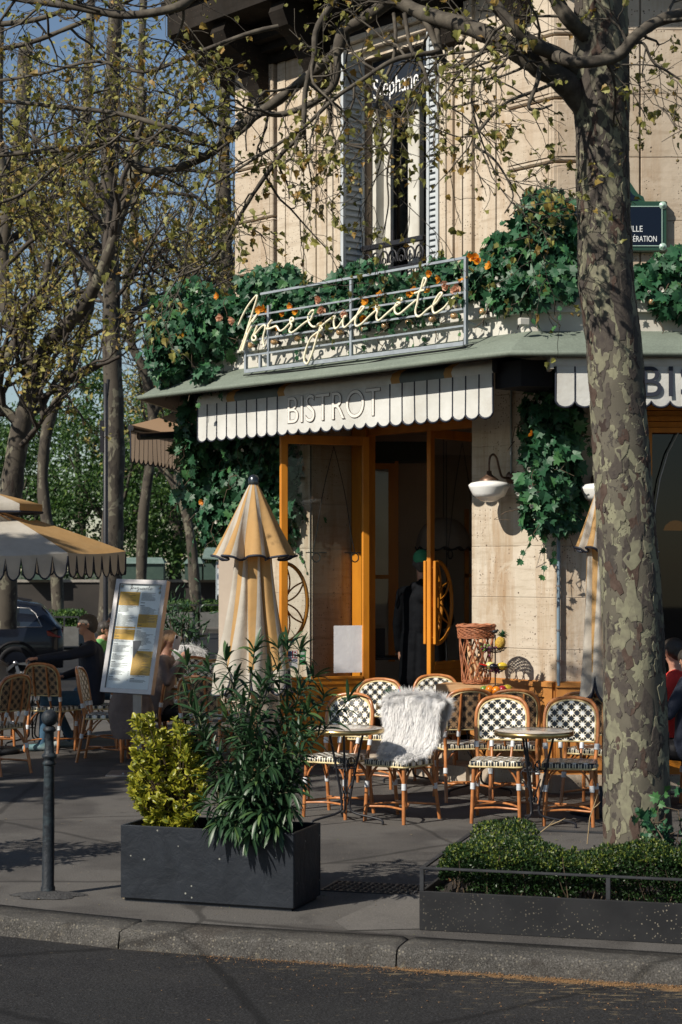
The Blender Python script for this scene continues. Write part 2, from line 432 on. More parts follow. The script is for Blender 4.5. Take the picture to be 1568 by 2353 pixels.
for a, b in zip(joints[:-1], joints[1:]):
    g = .005; a += g; b -= g
    k = max(4, int((b-a)/.03)); rows = []
    ph = rng.random()*9
    for i in range(k+1):
        s0 = a + (b-a)*i/k; p = interp(kerb, s0); q = interp(kerb, min(tot, s0+.01)); p0 = interp(kerb, max(0, s0-.01))
        dx, dy = q[0]-p0[0], q[1]-p0[1]; L = math.hypot(dx, dy) or 1; nx, ny = -dy/L, dx/L
        w1 = .006*math.sin(s0*9+ph)+.004*math.sin(s0*31)+rng.gauss(0, .0032); w2 = .005*math.sin(s0*14+1)+rng.gauss(0, .0015)
        e = 0.0
        if i == 0 or i == k: e = .012
        pr = [(.28, -.15), (.28, 0.001-e), (.16, .003-e+w2*.2), (.040+w1, .001-e), (.020+w1, -.005-e), (.006+w1, -.018), (.000+w2, -.05), (-.008+w2, -.085), (-.014, -.125), (-.014, -.2)]
        rows.append([V(p[0]+nx*u, p[1]+ny*u, z) for u, z in pr])
    mb.grid(rows, 0, True)
    for row in (rows[0], rows[-1]): mb.add([tuple(x) for x in row], [tuple(range(len(row)))])
mb.build('kerb', M['granite'], kind='structure')
mb = MB()
pts = off(kerb, .02); q = off(kerb, .29)
for i in range(len(pts)-1): mb.quad((*pts[i], -.02), (*pts[i+1], -.02), (*q[i+1], -.02), (*q[i], -.02))
mb.build('kerb_joint', M['black'], kind='structure')
# asphalt patches and paler slabs laid in the pavement
mb = MB()
def patch(pts, z, mat=0): mb.add([tuple(G(x, y)[:2]) + (z,) for x, y in pts], [tuple(range(len(pts)))][::-1], mat)
patch([(770, 2118), (965, 2030), (1010, 2135), (800, 2140)], .004, 0)
mb.build('pale_paving_slab', mk('slab', (.105, .098, .09), (.08, .075, .07), rough=.85, vs=4, fine=.4, bump=.3), kind='structure')
mb = MB(); _g = G(110, 2060); _r = random.Random(9); mb.grid([[V(_g.x+.21*q*math.cos(a)*(1+.16*math.sin(a*3)+.1*math.sin(a*7)), _g.y+.13*q*math.sin(a)*(1+.1*math.sin(a*5)), .030*(1-q)**.6+.0015+.004*_r.random()) for a in [2*math.pi*j/36 for j in range(37)]] for q in (0, .3, .55, .8, 1)], 0, True)
mb.build('bollard_footing', mk('patch', (.03, .03, .032), (.045, .045, .045), rough=.95, vs=30, bump=.9, bs=50, bd=.02), kind='structure')
# pattern-cast iron grate
gr = empty('tree_grate', (0, 0, 0), 0, 'black cast iron grate in the pavement between the slate planter and the hedge box', 'grate')
mb = MB(); mb.box((0, 0, -.03), (1.05, .42, .0055), 0)
A = G(735, 2047)
Mg = Matrix.Translation(V(A.x, A.y, 0)) @ Matrix.Rotation(R(-17), 4, 'Z')
mb2 = MB(); mb2.box((0, 0, -.02), (.62, .34, .006), 0, Mg)
mb2.build('frame', M['iron'], gr)
mb = MB()
for i in range(15):
    for j in range(8):
        mb.box((.02+i*.04, .02+j*.04, .006), (.02+i*.04+(.026 if (i+j) % 2 else .014), .02+j*.04+(.014 if (i+j) % 2 else .026), .012), 0, Mg)
mb.build('lattice', M['iron_grey'], gr)
# manhole cover
mc = empty('manhole_cover', (G(868, 1835)), 0, 'round rusty manhole cover in the pavement under the chairs', 'manhole cover')
mb = MB(); mb.lathe([(.0001, .008), (.19, .008), (.2, .004)], 28); mb.build('cover_plate', mk('rust', (.07, .04, .025), (.1, .06, .04), rough=.8, vs=30), mc)
# dry pollen and leaf litter along the gutter
rng = np.random.RandomState(7)
mb = MB(); vs = []; fs = []
N = 3600
for i in range(N):
    s0 = J[0] + .1 + rng.beta(1.9, 1.2) * 4.4
    p = interp(kerb, max(0, min(tot, s0))); q = interp(kerb, min(tot, s0+.01)); dx, dy = q[0]-p[0], q[1]-p[1]; L = math.hypot(dx, dy) or 1
    d = abs(rng.normal(0, .035)) * (1 + .8*math.sin(s0*3.1)**2) + .012 if rng.rand() < .8 else rng.exponential(.35)
    x, y = p[0]+dy/L*d, p[1]-dx/L*d; sz = rng.uniform(.002, .0055) * (1 if rng.rand() < .95 else 2.2); a = rng.rand()*6.3
    z = -.107 + rng.rand()*.008*(d < .05)
    c, s_ = math.cos(a)*sz, math.sin(a)*sz
    b = len(vs); vs += [(x-c, y-s_, z), (x+s_*.6, y-c*.6, z+.003), (x+c, y+s_, z+.002), (x-s_*.6, y+c*.6, z+.004)]; fs.append((b, b+1, b+2, b+3))
mb.add(vs, np.array(fs), rnd=np.repeat(rng.rand(N), 4)); mb.build('pollen_litter', leafmat('litter', (.26, .13, .05), (.36, .22, .10), (.16, .08, .04), rough=.9, trans=0), label=None, kind='stuff')
bpy.data.objects['pollen_litter']['label'] = 'orange brown pollen and leaf crumbs lying in the gutter along the kerb'; bpy.data.objects['pollen_litter']['category'] = 'litter'
# crumbs and scattered leaves on the pavement
mb = MB(); vs = []; fs = []; N = 1100
for i in range(N):
    x = rng.uniform(-4.5, 3); y = rng.uniform(9.6, 16); 
    if y < 9.95 - .31*x: continue
    sz = rng.uniform(.002, .006) if rng.rand() < .96 else .016; a = rng.rand()*6.3; c, s_ = math.cos(a)*sz, math.sin(a)*sz
    b = len(vs); vs += [(x-c, y-s_, .005), (x+s_*.6, y-c*.6, .008), (x+c, y+s_, .006), (x-s_*.6, y+c*.6, .009)]; fs.append((b, b+1, b+2, b+3))
mb.add(vs, np.array(fs), rnd=np.repeat(rng.rand(len(fs)), 4))
o = mb.build('pavement_litter', leafmat('litter2', (.20, .15, .08), (.30, .26, .18), (.10, .12, .04), rough=.9, trans=0), kind='stuff')
o['label'] = 'small dry crumbs and leaf bits scattered over the grey pavement'; o['category'] = 'litter'

# ------------------------------------------------------------------ building frames
C0 = V(1.89, 16.1, 0)
u1 = V(-.66, .75, 0).normalized(); n1 = V(-.75, -.66, 0).normalized()
def F1(t, p, z): return C0 + u1 * t + n1 * p + V(0, 0, z)
def F2(t, p, z): return C0 + V(t, -p, z)
CL = F1(4.49, 0, 0)
u0 = V(.218, 1, 0).normalized(); n0 = V(-1, .218, 0).normalized()
def F0(t, p, z): return CL + u0 * t + n0 * p + V(0, 0, z)
def T1(x, p=0.0):
    k = (x - CX) / FOC; X = C0.x + n1.x * p; Y = C0.y + n1.y * p
    return (k * Y - X) / (u1.x - k * u1.y)
def Z1(x, y, p=0.0):
    Yd = F1(T1(x, p), p, 0).y
    return EYE - (y - HY) / FOC * Yd
def T2(x, p=0.0): return (x - CX) / FOC * (C0.y - p) - C0.x
def Z2(y, p=0.0): return EYE - (y - HY) / FOC * (C0.y - p)
M1 = Matrix(((-u1.x, n1.x, 0, C0.x), (-u1.y, n1.y, 0, C0.y), (0, 0, 1, 0), (0, 0, 0, 1)))   # local x = -t (right), y = outward, z up
M2 = Matrix(((1, 0, 0, C0.x), (0, -1, 0, C0.y), (0, 0, 1, 0), (0, 0, 0, 1)))
M0 = Matrix(((-u0.x, n0.x, 0, CL.x), (-u0.y, n0.y, 0, CL.y), (0, 0, 1, 0), (0, 0, 0, 1)))
def b1(mb, t0, t1, p0, p1, z0, z1, mat=0, bev=0): mb.box((-t1, p0, z0), (-t0, p1, z1), mat, M1, bev); mb._fix = True
def b2(mb, t0, t1, p0, p1, z0, z1, mat=0, bev=0): mb.box((t0, p0, z0), (t1, p1, z1), mat, M2, bev); mb._fix = True
def b0(mb, t0, t1, p0, p1, z0, z1, mat=0, bev=0): mb.box((-t1, p0, z0), (-t0, p1, z1), mat, M0, bev); mb._fix = True

# limestone: courses, stains, pits
def stone(name, c, c2, joint=0.0, streak=.5, course=.42, jz=0.0):
    m = bpy.data.materials.new(name); t = NT(m); o = t.obj()
    cc = t.mix(t.ramp(t.noise(o, 1.1, 6, .65), .35, .65), c, c2)
    sx = t.scale(o, (2.2, 2.2, .22))
    cc = t.mix(t.m('MULTIPLY', t.ramp(t.noise(sx, 1.8, 6, .7), .48, .68), streak), cc, (c[0]*.72, c[1]*.56, c[2]*.42))
    cc = t.mix(t.m('MULTIPLY', t.ramp(t.noise(t.scale(o, (3, 3, .35)), 1.4, 6, .7), .56, .68), streak*.8), cc, (c[0]*1.25, c[1]*1.28, c[2]*1.3))
    hz = t.scale(o, (.9, .9, 9))
    h = t.noise(hz, 2.4, 5, .7)
    cc = t.mix(t.m('MULTIPLY', t.ramp(h, .50, .68), .45), cc, (c[0]*.60, c[1]*.54, c[2]*.48))
    cc = t.mix(t.m('MULTIPLY', t.ramp(t.noise(o, 3.2, 6, .7, dist=.6), .56, .62), .35), cc, (min(.8, c[0]*1.32), min(.8, c[1]*1.36), min(.8, c[2]*1.42)))
    vo = t.n('ShaderNodeTexVoronoi', None, Vector=o, Scale=15., Randomness=1.0)
    rn = t.n('ShaderNodeSeparateColor', None, Color=vo.outputs['Color'])
    big = t.m('MULTIPLY', t.ramp(vo.outputs['Distance'], .16, .09), t.ramp(rn.outputs[0], .80, .84))
    vo2 = t.n('ShaderNodeTexVoronoi', None, Vector=o, Scale=46., Randomness=1.0)
    rn2 = t.n('ShaderNodeSeparateColor', None, Color=vo2.outputs['Color'])
    sm = t.m('MULTIPLY', t.m('MULTIPLY', t.ramp(vo2.outputs['Distance'], .34, .2), t.ramp(rn2.outputs[0], .66, .72)), t.ramp(t.noise(o, 2.2, 4), .46, .60))
    pit = t.m('MAXIMUM', big, sm)
    cc = t.mix(t.m('MULTIPLY', pit, .82), cc, (.075, .05, .035))
    hgt = t.m('SUBTRACT', t.m('MULTIPLY', t.noise(o, 22., 5, .65), .5), pit)
    if joint > 0:
        z = t.n('ShaderNodeSeparateXYZ', None, Vector=o).outputs[2]
        zz = t.m('ADD', t.m('ADD', z, jz), t.m('MULTIPLY', t.noise(o, 6., 3), .010))
        f = t.m('ABSOLUTE', t.m('SUBTRACT', t.m('FRACT', t.m('DIVIDE', zz, course)), .5))
        jl = t.ramp(f, .5 - .007/course, .5 - .003/course)
        jl = t.m('MULTIPLY', jl, t.ramp(t.noise(o, 3., 3), .30, .5))
        cc = t.mix(t.m('MULTIPLY', jl, joint), cc, (.12, .085, .06))
        # each course a slightly different tone
        rowid = t.m('FLOOR', t.m('DIVIDE', zz, course))
        tone = t.n('ShaderNodeTexWhiteNoise', {'noise_dimensions': '1D'}, W=rowid).outputs[0]
        cc = t.mix(t.m('MULTIPLY', tone, .25), cc, (c[0]*.72, c[1]*.64, c[2]*.55))
        hgt = t.m('SUBTRACT', hgt, t.m('MULTIPLY', jl, .8))
    t.put(t.b.inputs['Base Color'], cc)
    t.b.inputs['Roughness'].default_value = .9; t.b.inputs['Specular IOR Level'].default_value = .12
    t.bump(hgt, .55, .012)
    return m
M['stone'] = stone('stone', (.46, .395, .31), (.54, .475, .385), 0.0, .6)
M['stone_block'] = stone('stone_block', (.42, .35, .27), (.50, .435, .35), .8, .6, .56, .0)
M['stone_low'] = stone('stone_low', (.43, .375, .295), (.56, .50, .42), .16, 1.0, .46, .12)
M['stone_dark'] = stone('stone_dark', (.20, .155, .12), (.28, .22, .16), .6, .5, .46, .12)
M['stone_shaded'] = stone('stone_shaded', (.014, .012, .010), (.03, .025, .021), 0, .5)  # tree shade over the cornice is put into this near-black stone colour
M['plinth'] = stone('plinth', (.42, .36, .29), (.34, .29, .23), 0, .7)

B = empty('corner_building', F1(2.2, 0, 0), 0, 'pale limestone corner building with a bistro on its ground floor and canopy along both faces', 'building')
B.location = (0, 0, 0)
def part(mb, name, mats, parent=None, **k): return mb.build(name, mats, parent or B, **k)

TW0, TW1 = T1(978), T1(838)                 # upper window
TP = T1(1085)                               # inner edge of the right pier
TLW = T1(712)                               # inner edge of the left pier
ZL = 3.42; ZB = 3.95; ZT = 7.22
# ground floor walls
mb = MB()
b1(mb, .0, TP, -.55, 0, .98, ZB)            # pier, canted face
part(mb, 'stone_pier', M['stone_low'])
mb = MB(); b2(mb, .0, T2(1478), -.5, 0, .98, ZB); part(mb, 'stone_pier', M['stone_low'])
mb = MB(); b1(mb, TLW, 4.49, -.55, 0, 0, ZB); b0(mb, 0, 9, -.5, -.002, 0, ZB); part(mb, 'stone_pier', M['stone_low'])
mb = MB(); b1(mb, TLW-.006, TLW, -.56, -.03, .12, ZL); part(mb, 'stone_reveal', M['stone_low'])
mb = MB(); b1(mb, TP, TLW, -.5, 0, ZL, ZB); b2(mb, T2(1478), 7, -.5, -.35, 3.42, ZB); part(mb, 'lintel_wall', M['stone_low'])
mb = MB(); b1(mb, -.02, TP+.03, -.56, .05, 0, .16); b2(mb, -.04, 7, -.4, .05, 0, .16); b1(mb, T1(640)-1.0, 4.5, -.6, .05, 0, .13); part(mb, 'plinth', M['plinth'])
mb = MB(); b1(mb, TP-.02, T1(640)-.9, -1.6, .10, 0, .15); b1(mb, TP, TLW, -1.6, -.3, .15, .28); part(mb, 'door_step', M['plinth'])
# orange wooden dado
mb = MB()
for fb, (a0, a1) in ((b1, (0.0, TP)), (b2, (0.0, T2(1478)))):
    fb(mb, a0, a1, -.5, .012, .16, .98)
    n = 2 if fb is b1 else 1
    for i in range(n):
        q0 = a0 + (a1-a0)*i/n; q1 = a0 + (a1-a0)*(i+1)/n
        fb(mb, q0+.01, q0+.10, .012, .035, .20, .93); fb(mb, q1-.10, q1-.01, .012, .035, .20, .93)
        fb(mb, q0+.10, q1-.10, .012, .034, .84, .93); fb(mb, q0+.10, q1-.10, .012, .034, .20, .32)
        fb(mb, q0+.17, q1-.17, .012, .022, .39, .77)
    fb(mb, a0, a1, .012, .05, .93, .972)
part(mb, 'wooden_dado', M['orange_dado'])
# right shopfront on the street face
mb = MB(); tS = T2(1478)
for i in range(5): b2(mb, tS, 7, -.30+.0, -.08-.02*(i % 2), 3.18+i*.05, 3.224+i*.05)
b2(mb, tS, tS+.09, -.3, -.05, .16, 3.18); b2(mb, tS, 7, -.3, -.02, .16, .30); b2(mb, tS+1.9, tS+2.0, -.3, -.05, .3, 3.18)
part(mb, 'shopfront_frame', M['orange'])
mb = MB(); b2(mb, tS+.09, tS+1.9, -.20, -.19, .3, 3.18); part(mb, 'shopfront_glass', M['glass_dark'])
# thin bent metal ornament rods and hooks in the right shop window
mb = MB()
X0 = T2(1508)
mb.tube([F2(T2(x), -.1, Z2(y)) for x, y in ((1568, 985), (1540, 1040), (1522, 1100), (1512, 1160), (1505, 1230), (1500, 1290))], .007, 6)
mb.tube([F2(T2(1491), -.1, Z2(1268)), F2(T2(1520), -.1, Z2(1268))], .012, 6)
mb.tube([F2(T2(1506+10*math.cos(a)), -.1, Z2(1283+10*math.sin(a))) for a in np.linspace(-1.2, 1.9, 10)], .012, 6)
part(mb, 'curtain_hook', M['steel'])

# upper floor of the canted face: strips of moulded stone
up = MB(); gro = MB()
b1(gro, 0, TW0-.001, -.4, -.03, ZB, ZT); b1(gro, TW1, 4.49, -.4, -.03, ZB, ZT)
def strip(x0, x1, p, z0=ZB, z1=ZT, g=.014, mbx=None):
    t1_, t0_ = T1(x0, p), T1(x1, p)
    b1(mbx or up, t0_+g/2, t1_-g/2, -.05, p, z0, z1, 0, .004)
EC = 'edge'
# left quoins
def quoins(fb, a0, a1, z0, n, h, p, mb_):
    for i in range(n):
        za = z0 + i*h
        fb(mb_, a0, a1, -.06, p, za+.010, za+h-.010, 0, .012)
        fb(mb_, a0+.04, a1-.04, p-.001, p+.008, za+.045, za+h-.045, 0, .006)
q = MB()
for a_ in ((b1, T1(634), 4.53, ZB, 6, .56, .045), (b1, -.0, T1(1172), ZB-.08, 6, .56, .045), (b2, -.03, T2(1335), ZB-.08, 6, .56, .040), (b0, -.04, .55, ZB, 6, .56, .045)):
    q = MB(); quoins(*a_, q); part(q, 'quoins', M['stone_block'])
for x0, x1, p in ((636, 656, .012), (656, 698, .0), (698, 726, .02), (726, 751, .0), (751, 765, .03), (765, 783, .055), (783, 792, .03),
                  (1007, 1025, .03), (1025, 1041, .055), (1041, 1063, .02), (1063, 1085, .045), (1085, 1140, .0), (1140, 1171, .012)):
    strip(x0, x1, p)
# cross joints of the wide strips
part(up, 'moulded_wall', M['stone'])
part(gro, 'wall_core', M['stone_dark'])
# rosette and console under the cornice
ro = MB(); c = F1(T1(1052, .09), .06, Z1(1052, 80, .07)); Rm = M1.to_3x3().to_4x4() @ Matrix.Rotation(R(-90), 4, 'X')
for k in range(6):
    a = k*R(60); ro.ball(c + V(0, 0, 1)*(math.sin(a)*.045) + u1*(math.cos(a)*.045), .03, 8, sc=(1, 1, 1))
ro.ball(c + n1*.01, .026, 8)
for dz, w_ in ((-.13, .055), (-.19, .045), (-.24, .03)): ro.ball(c + V(0, 0, dz), w_, 8, sc=(1, .7, .7))
part(ro, 'rosette', M['stone'])
# street face, upper wall
up2 = MB()
b2(up2, -.02, 7, -.4, -.01, ZB, ZT); 
b2(up2, T2(1337), T2(1350)-.01, -.02, .012, ZB, ZT, 0, .003)
b2(up2, T2(1350)+.005, T2(1471)-.008, -.02, .02, ZB, ZT, 0, .004)
b2(up2, T2(1471)+.008, 7, -.02, .02, ZB, ZT, 0, .004)
b0(up2, .5, 9, -.4, 0, ZB, ZT)
part(up2, 'street_wall', M['stone_block'])
# window surround, frame, glass, rail
zs, zh = Z1(908, 560, 0)-.25, Z1(838, 196, 0)+.50
zh = 6.98; zs = 4.02
mb = MB(); b1(mb, TW0-.35, TW1+.35, -.4, .07, zh+.07, zh+.16, 0, .01); b1(mb, TW0-.28, TW1+.28, -.4, .13, zh+.16, zh+.22, 0, .01); b1(mb, TW0-.02, TW1+.02, -.4, .0, zh, zh+.07)
part(mb, 'window_lintel', M['stone'])
mb = MB(); b1(mb, TW0, TW1, -.42, -.02, ZB, zs); part(mb, 'window_sill', M['stone'])
def pane(mb, t0, t1, p, z0, z1, th=.006): b1(mb, t0, t1, p-th, p, z0, z1)
W = MB(); tm = (TW0+TW1)/2
b1(W, TW0, TW0+.03, -.34, -.14, zs, zh); b1(W, TW1-.06, TW1, -.34, -.10, zs, zh); b1(W, TW0, TW1, -.34, -.14, zh-.05, zh)
b1(W, TW0+.03, TW0+.12, -.30, -.20, zs, zh-.05); b1(W, TW1-.16, TW1-.06, -.30, -.20, zs, zh-.05)
b1(W, tm-.16, tm-.06, -.30, -.17, zs, zh-.05, 0, .01); b1(W, tm-.06, tm+.02, -.30, -.20, zs, zh-.05); b1(W, TW0+.03, TW1-.06, -.30, -.2, zs, zs+.10)
Wf = part(W, 'window_frame', M['white_paint'])
G_ = MB(); pane(G_, TW0+.12, tm-.16, -.24, zs+.1, zh-.05); pane(G_, tm+.02, TW1-.16, -.24, zs+.1, zh-.05)
part(G_, 'glass', M['glass_dark'], Wf)
D_ = MB(); b1(D_, TW0-.8, TW1+.8, -2.6, -2.5, zs-.1, zh+.2); b1(D_, TW0-.8, TW1+.8, -2.5, -.4, zs-.1, zs-.05); b1(D_, TW0-.8, TW1+.8, -2.5, -.4, zh+.1, zh+.2)
b1(D_, TW0-.8, TW0-.7, -2.5, -.4, zs, zh+.1); b1(D_, TW1+.7, TW1+.8, -2.5, -.4, zs, zh+.1)
part(D_, 'upper_room', mk('upper_room_wall', (.10, .10, .11), rough=.9))
D_ = MB(); rows = []
for i in range(25):
    tt = TW0+.10+.55*i/24; rows.append([F1(tt, -.42+.03*math.sin(i*1.7), zs+.05), F1(tt, -.42+.03*math.sin(i*1.7+.4), zh-.1)])
D_.grid(rows); part(D_, 'net_curtain', mk('curtain', (.32, .38, .44), rough=.9))
D_ = MB(); D_.ball(F1(T1(868, -.6), -.6, 4.68), .13, 12, 0, (1, 1, 1.2)); D_.ball(F1(T1(868, -.6), -.6, 5.0), .10, 12, 0, (1, 1, 1.6)); part(D_, 'red_lamp', mk('red_cloth', (.65, .05, .03), rough=.7))
# name board across the head of the window
mb = MB(); b1(mb, TW0+.0, TW1-.02, -.12, -.09, zh-.50, zh-.02); nb = part(mb, 'name_board', mk('board_blue', (.008, .012, .02), rough=.4))
def text(body, size, M_, mats, name, parent, depth=.003, off_=0.0, shear=0.0, align='CENTER', spacing=1.0, sx=1.0):
    cu = bpy.data.curves.new(name, 'FONT'); cu.body = body; cu.size = size; cu.extrude = depth; cu.offset = off_; cu.shear = shear
    cu.align_x = align; cu.align_y = 'CENTER'; cu.space_character = spacing; cu.resolution_u = 8
    ob = bpy.data.objects.new('tmp', cu); col.objects.link(ob)
    dg = bpy.context.evaluated_depsgraph_get(); me = bpy.data.meshes.new_from_object(ob.evaluated_get(dg))
    bpy.data.objects.remove(ob); me.transform(M_ @ Matrix.Diagonal((sx, 1, 1, 1))); me.name = name
    me.materials.clear(); me.materials.append(mats)
    o = bpy.data.objects.new(name, me); col.objects.link(o); o.parent = parent
    return o
def face1(t, p, z, slope=0.0):        # text plane on the canted face
    return Matrix.Translation(F1(t, p, z)) @ Matrix(((-u1.x, 0, n1.x, 0), (-u1.y, 0, n1.y, 0), (0, 1, 0, 0), (0, 0, 0, 1)))
def face2(t, p, z): return Matrix.Translation(F2(t, p, z)) @ Matrix(((1, 0, 0, 0), (0, 0, -1, 0), (0, 1, 0, 0), (0, 0, 0, 1)))
text('Stéphane R', .27, face1((TW0+TW1)/2-.01, -.084, zh-.30), mk('white_letter', (.75, .75, .75)), 'lettering', nb, sx=.66)
# shutters folded against the reveals
mb = MB(); zt = zh+.02; zb_ = ZB+.02; ts = TW1+.02
b1(mb, ts-.02, ts+.02, .0, .035, zb_, zt); b1(mb, ts-.02, ts+.02, .245, .28, zb_, zt); b1(mb, ts-.019, ts+.019, .035, .245, zt-.07, zt); b1(mb, ts-.019, ts+.019, .035, .245, zb_, zb_+.07); b1(mb, ts+.008, ts+.018, .035, .245, zb_+.07, zt-.07); b1(mb, ts-.019, ts+.019, .035, .245, 5.3, 5.37)
for i in range(46):
    z = zb_+.08+(zt-zb_-.16)*i/46; vs = [F1(ts-q_, p_, z+dz) for p_ in (.035, .245) for q_, dz in ((-.006, .045), (.017, .0), (.017, .008), (-.006, .053))]
    mb.add(vs, [(0, 4, 5, 1), (1, 5, 6, 2), (2, 6, 7, 3)])
part(mb, 'shutter', M['shutter'])
for (x0, x1, lab, m_) in ((980, 1007, None, 1),):
    t1_, t0_ = T1(x0, .05), T1(x1, .05)
    mb = MB(); zt = zh+.12; zb_ = ZB+.02
    b1(mb, t0_, t0_+.035, .0, .05, zb_, zt); b1(mb, t1_-.035, t1_, .0, .05, zb_, zt)
    b1(mb, t0_+.035, t1_-.035, .0, .049, zt-.06, zt); b1(mb, t0_+.035, t1_-.035, .0, .049, zb_, zb_+.06); b1(mb, t0_+.035, t1_-.035, -.0, .012, zb_, zt)
    nsl = 52
    for i in range(nsl):
        z = zb_+.07+(zt-zb_-.14)*i/nsl
        vs = [F1(a, p_, z+dz) for a in (t0_+.035, t1_-.035) for p_, dz in ((.036, .020), (.040, .0), (.040, .017), (.036, .036))]
        mb.add(vs, [(0, 4, 5, 1), (1, 5, 6, 2), (2, 6, 7, 3)])
    part(mb, 'shutter', M['shutter'])
# wrought iron window rail
mb = MB(); zr = Z1(908, 560, .02)
b1(mb, TW0-.01, TW1+.01, .0, .05, zr-.02, zr+.03, 0, .006); b1(mb, TW0, TW1, .01, .035, zr-.24, zr-.22); b1(mb, TW0, TW1, .01, .035, ZB+.03, ZB+.06)
nb_ = 11
for i in range(nb_+1):
    t_ = TW0+.02+(TW1-TW0-.04)*i/nb_
    mb.tube([F1(t_, .022, ZB+.05), F1(t_, .022, zr-.22)], .009, 6)
    for zz in (.25, .4): mb.ball(F1(t_, .022, ZB+zz), .022, 8)
for i in range(7):
    t_ = TW0+.06+(TW1-TW0-.12)*i/6
    mb.tube([F1(t_+.055*math.cos(a), .022, zr-.13+.075*math.sin(a)) for a in np.linspace(-.6, 3.74, 12)], .010, 5)
    mb.tube([F1(t_+.025*math.cos(a), .022, zr-.15+.03*math.sin(a)) for a in np.linspace(0, 6.28, 9)], .008, 5)
mb.tube([F1(tm, .022, zr), F1(tm, .022, zr+.14)], .016, 6)
part(mb, 'window_rail', M['iron'])
# great cornice and balcony above
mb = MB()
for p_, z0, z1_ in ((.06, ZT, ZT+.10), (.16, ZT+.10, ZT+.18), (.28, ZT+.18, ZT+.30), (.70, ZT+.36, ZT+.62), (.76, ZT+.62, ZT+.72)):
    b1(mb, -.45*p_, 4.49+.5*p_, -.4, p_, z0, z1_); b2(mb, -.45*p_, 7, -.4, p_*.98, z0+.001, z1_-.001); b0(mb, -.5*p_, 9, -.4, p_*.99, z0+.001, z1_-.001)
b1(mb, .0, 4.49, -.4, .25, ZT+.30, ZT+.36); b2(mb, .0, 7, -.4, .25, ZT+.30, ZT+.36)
part(mb, 'cornice', M['stone_shaded'])
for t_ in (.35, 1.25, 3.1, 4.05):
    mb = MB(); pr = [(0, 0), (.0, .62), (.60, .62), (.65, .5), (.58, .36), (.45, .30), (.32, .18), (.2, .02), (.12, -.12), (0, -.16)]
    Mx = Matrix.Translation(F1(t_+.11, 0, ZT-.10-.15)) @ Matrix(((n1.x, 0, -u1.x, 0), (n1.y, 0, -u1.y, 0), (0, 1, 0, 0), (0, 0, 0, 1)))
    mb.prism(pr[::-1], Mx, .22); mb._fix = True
    part(mb, 'corbel', M['stone_shaded'])
mb = MB(); b1(mb, 0, 4.49, -.4, -.01, ZT+.7, 10.2); b2(mb, 0, 7, -.4, -.01, ZT+.7, 10.2); b0(mb, 0, 9, -.4, -.01, ZT+.7, 10.2)
part(mb, 'upper_storey_wall', M['stone'])
mb = MB(); b2(mb, -.5, 7, -9, -8.9, 0, 10.2); b2(mb, 6.9, 7, -9, -.4, .0, 10.2)
mb.add([F1(0, -.1, 10.2), F2(7, .1, 10.2), F2(7, -9, 10.2), F0(9, -.1, 10.2), F1(4.49, -.1, 10.2)], [(0, 1, 2, 3, 4)])
part(mb, 'rear_shell', M['dark_room'])
# interior room
mb = MB()
mb.add([F1(0, -.3, .28), F2(7, -.2, .28), F2(7, -6, .28), F0(7, -.4, .28), F1(4.49, -.3, .28)], [(0, 1, 2, 3, 4)])
part(mb, 'interior_floor', mk('floor_tile', (.22, .17, .13), (.15, .11, .09), rough=.4))
mb = MB(); mb.add([F1(0, -.3, 3.6), F2(7, -.2, 3.6), F2(7, -6, 3.6), F0(7, -.4, 3.6), F1(4.49, -.3, 3.6)], [(4, 3, 2, 1, 0)])
mb.box((-1.5, 22.4, .2), (9, 22.5, 3.7)); 
part(mb, 'interior_wall', mk('int_wall', (.58, .50, .42), (.46, .39, .32), rough=.9, vs=1.5))
# ------------------------------------------------------------------ canopy, fascia, awnings
PC = 1.12; PF = .66
zE, zI = 3.755, 3.99
def miter(p): # corner point between canted face and street face at offset p
    return C0 + V(-.453*p, -p, 0)
def miterL(p): # corner between canted face and left face
    return F1(4.49+p*.232, p, 0)
    A_ = Matrix(((n1.x, n1.y), (n0.x, n0.y))); s_ = A_.inverted() @ Vector((p, p)); return CL + V(s_.x, s_.y, 0)
def run(p, z, tR=6.9, tL=5): # polyline street end -> corner -> left corner -> left street end
    return [F2(tR, p, z), miter(p)+V(0, 0, z), miterL(p)+V(0, 0, z), F0(tL, p, z)]
mb = MB()
a, b, c, d = run(PC, zE), run(PF-.02, zI), run(PF-.1, zI+.0), run(PC-.02, zE-.035)
e = run(.0, 3.86)
def sub(rows, k=14):
    out = []
    for r in rows:
        o_ = []
        for p, q in zip(r[:-1], r[1:]):
            for i in range(k): o_.append(p.lerp(q, i/k))
        o_.append(r[-1]); out.append(o_)
    return out
mb.grid(sub([b, [x.lerp(y, .5)+V(0, 0, .02) for x, y in zip(b, a)], a]), 0, False)
mb.grid(sub([d, e]), 1, False)
rng = random.Random(2)
hem = sub([a])[0]
mb.tube([p + V(0, 0, rng.uniform(-.004, .004)-.012) for p in hem], .026, 8, 0)
cp = part(mb, 'canopy_roof', [M['canopy_green'], M['black']])
mb = MB()
f0, f1, f2, f3 = run(PF, zI-.02), run(PF, 4.135), run(PF+.05, 4.14), run(PF+.05, 4.30)
mb.grid([f0, f1], 0, False); mb.grid([f1, f2], 0, False); mb.grid([f2, f3], 0, False); mb.grid([f3, run(0, 4.30)], 0, False)
part(mb, 'fascia', M['white_paint'])
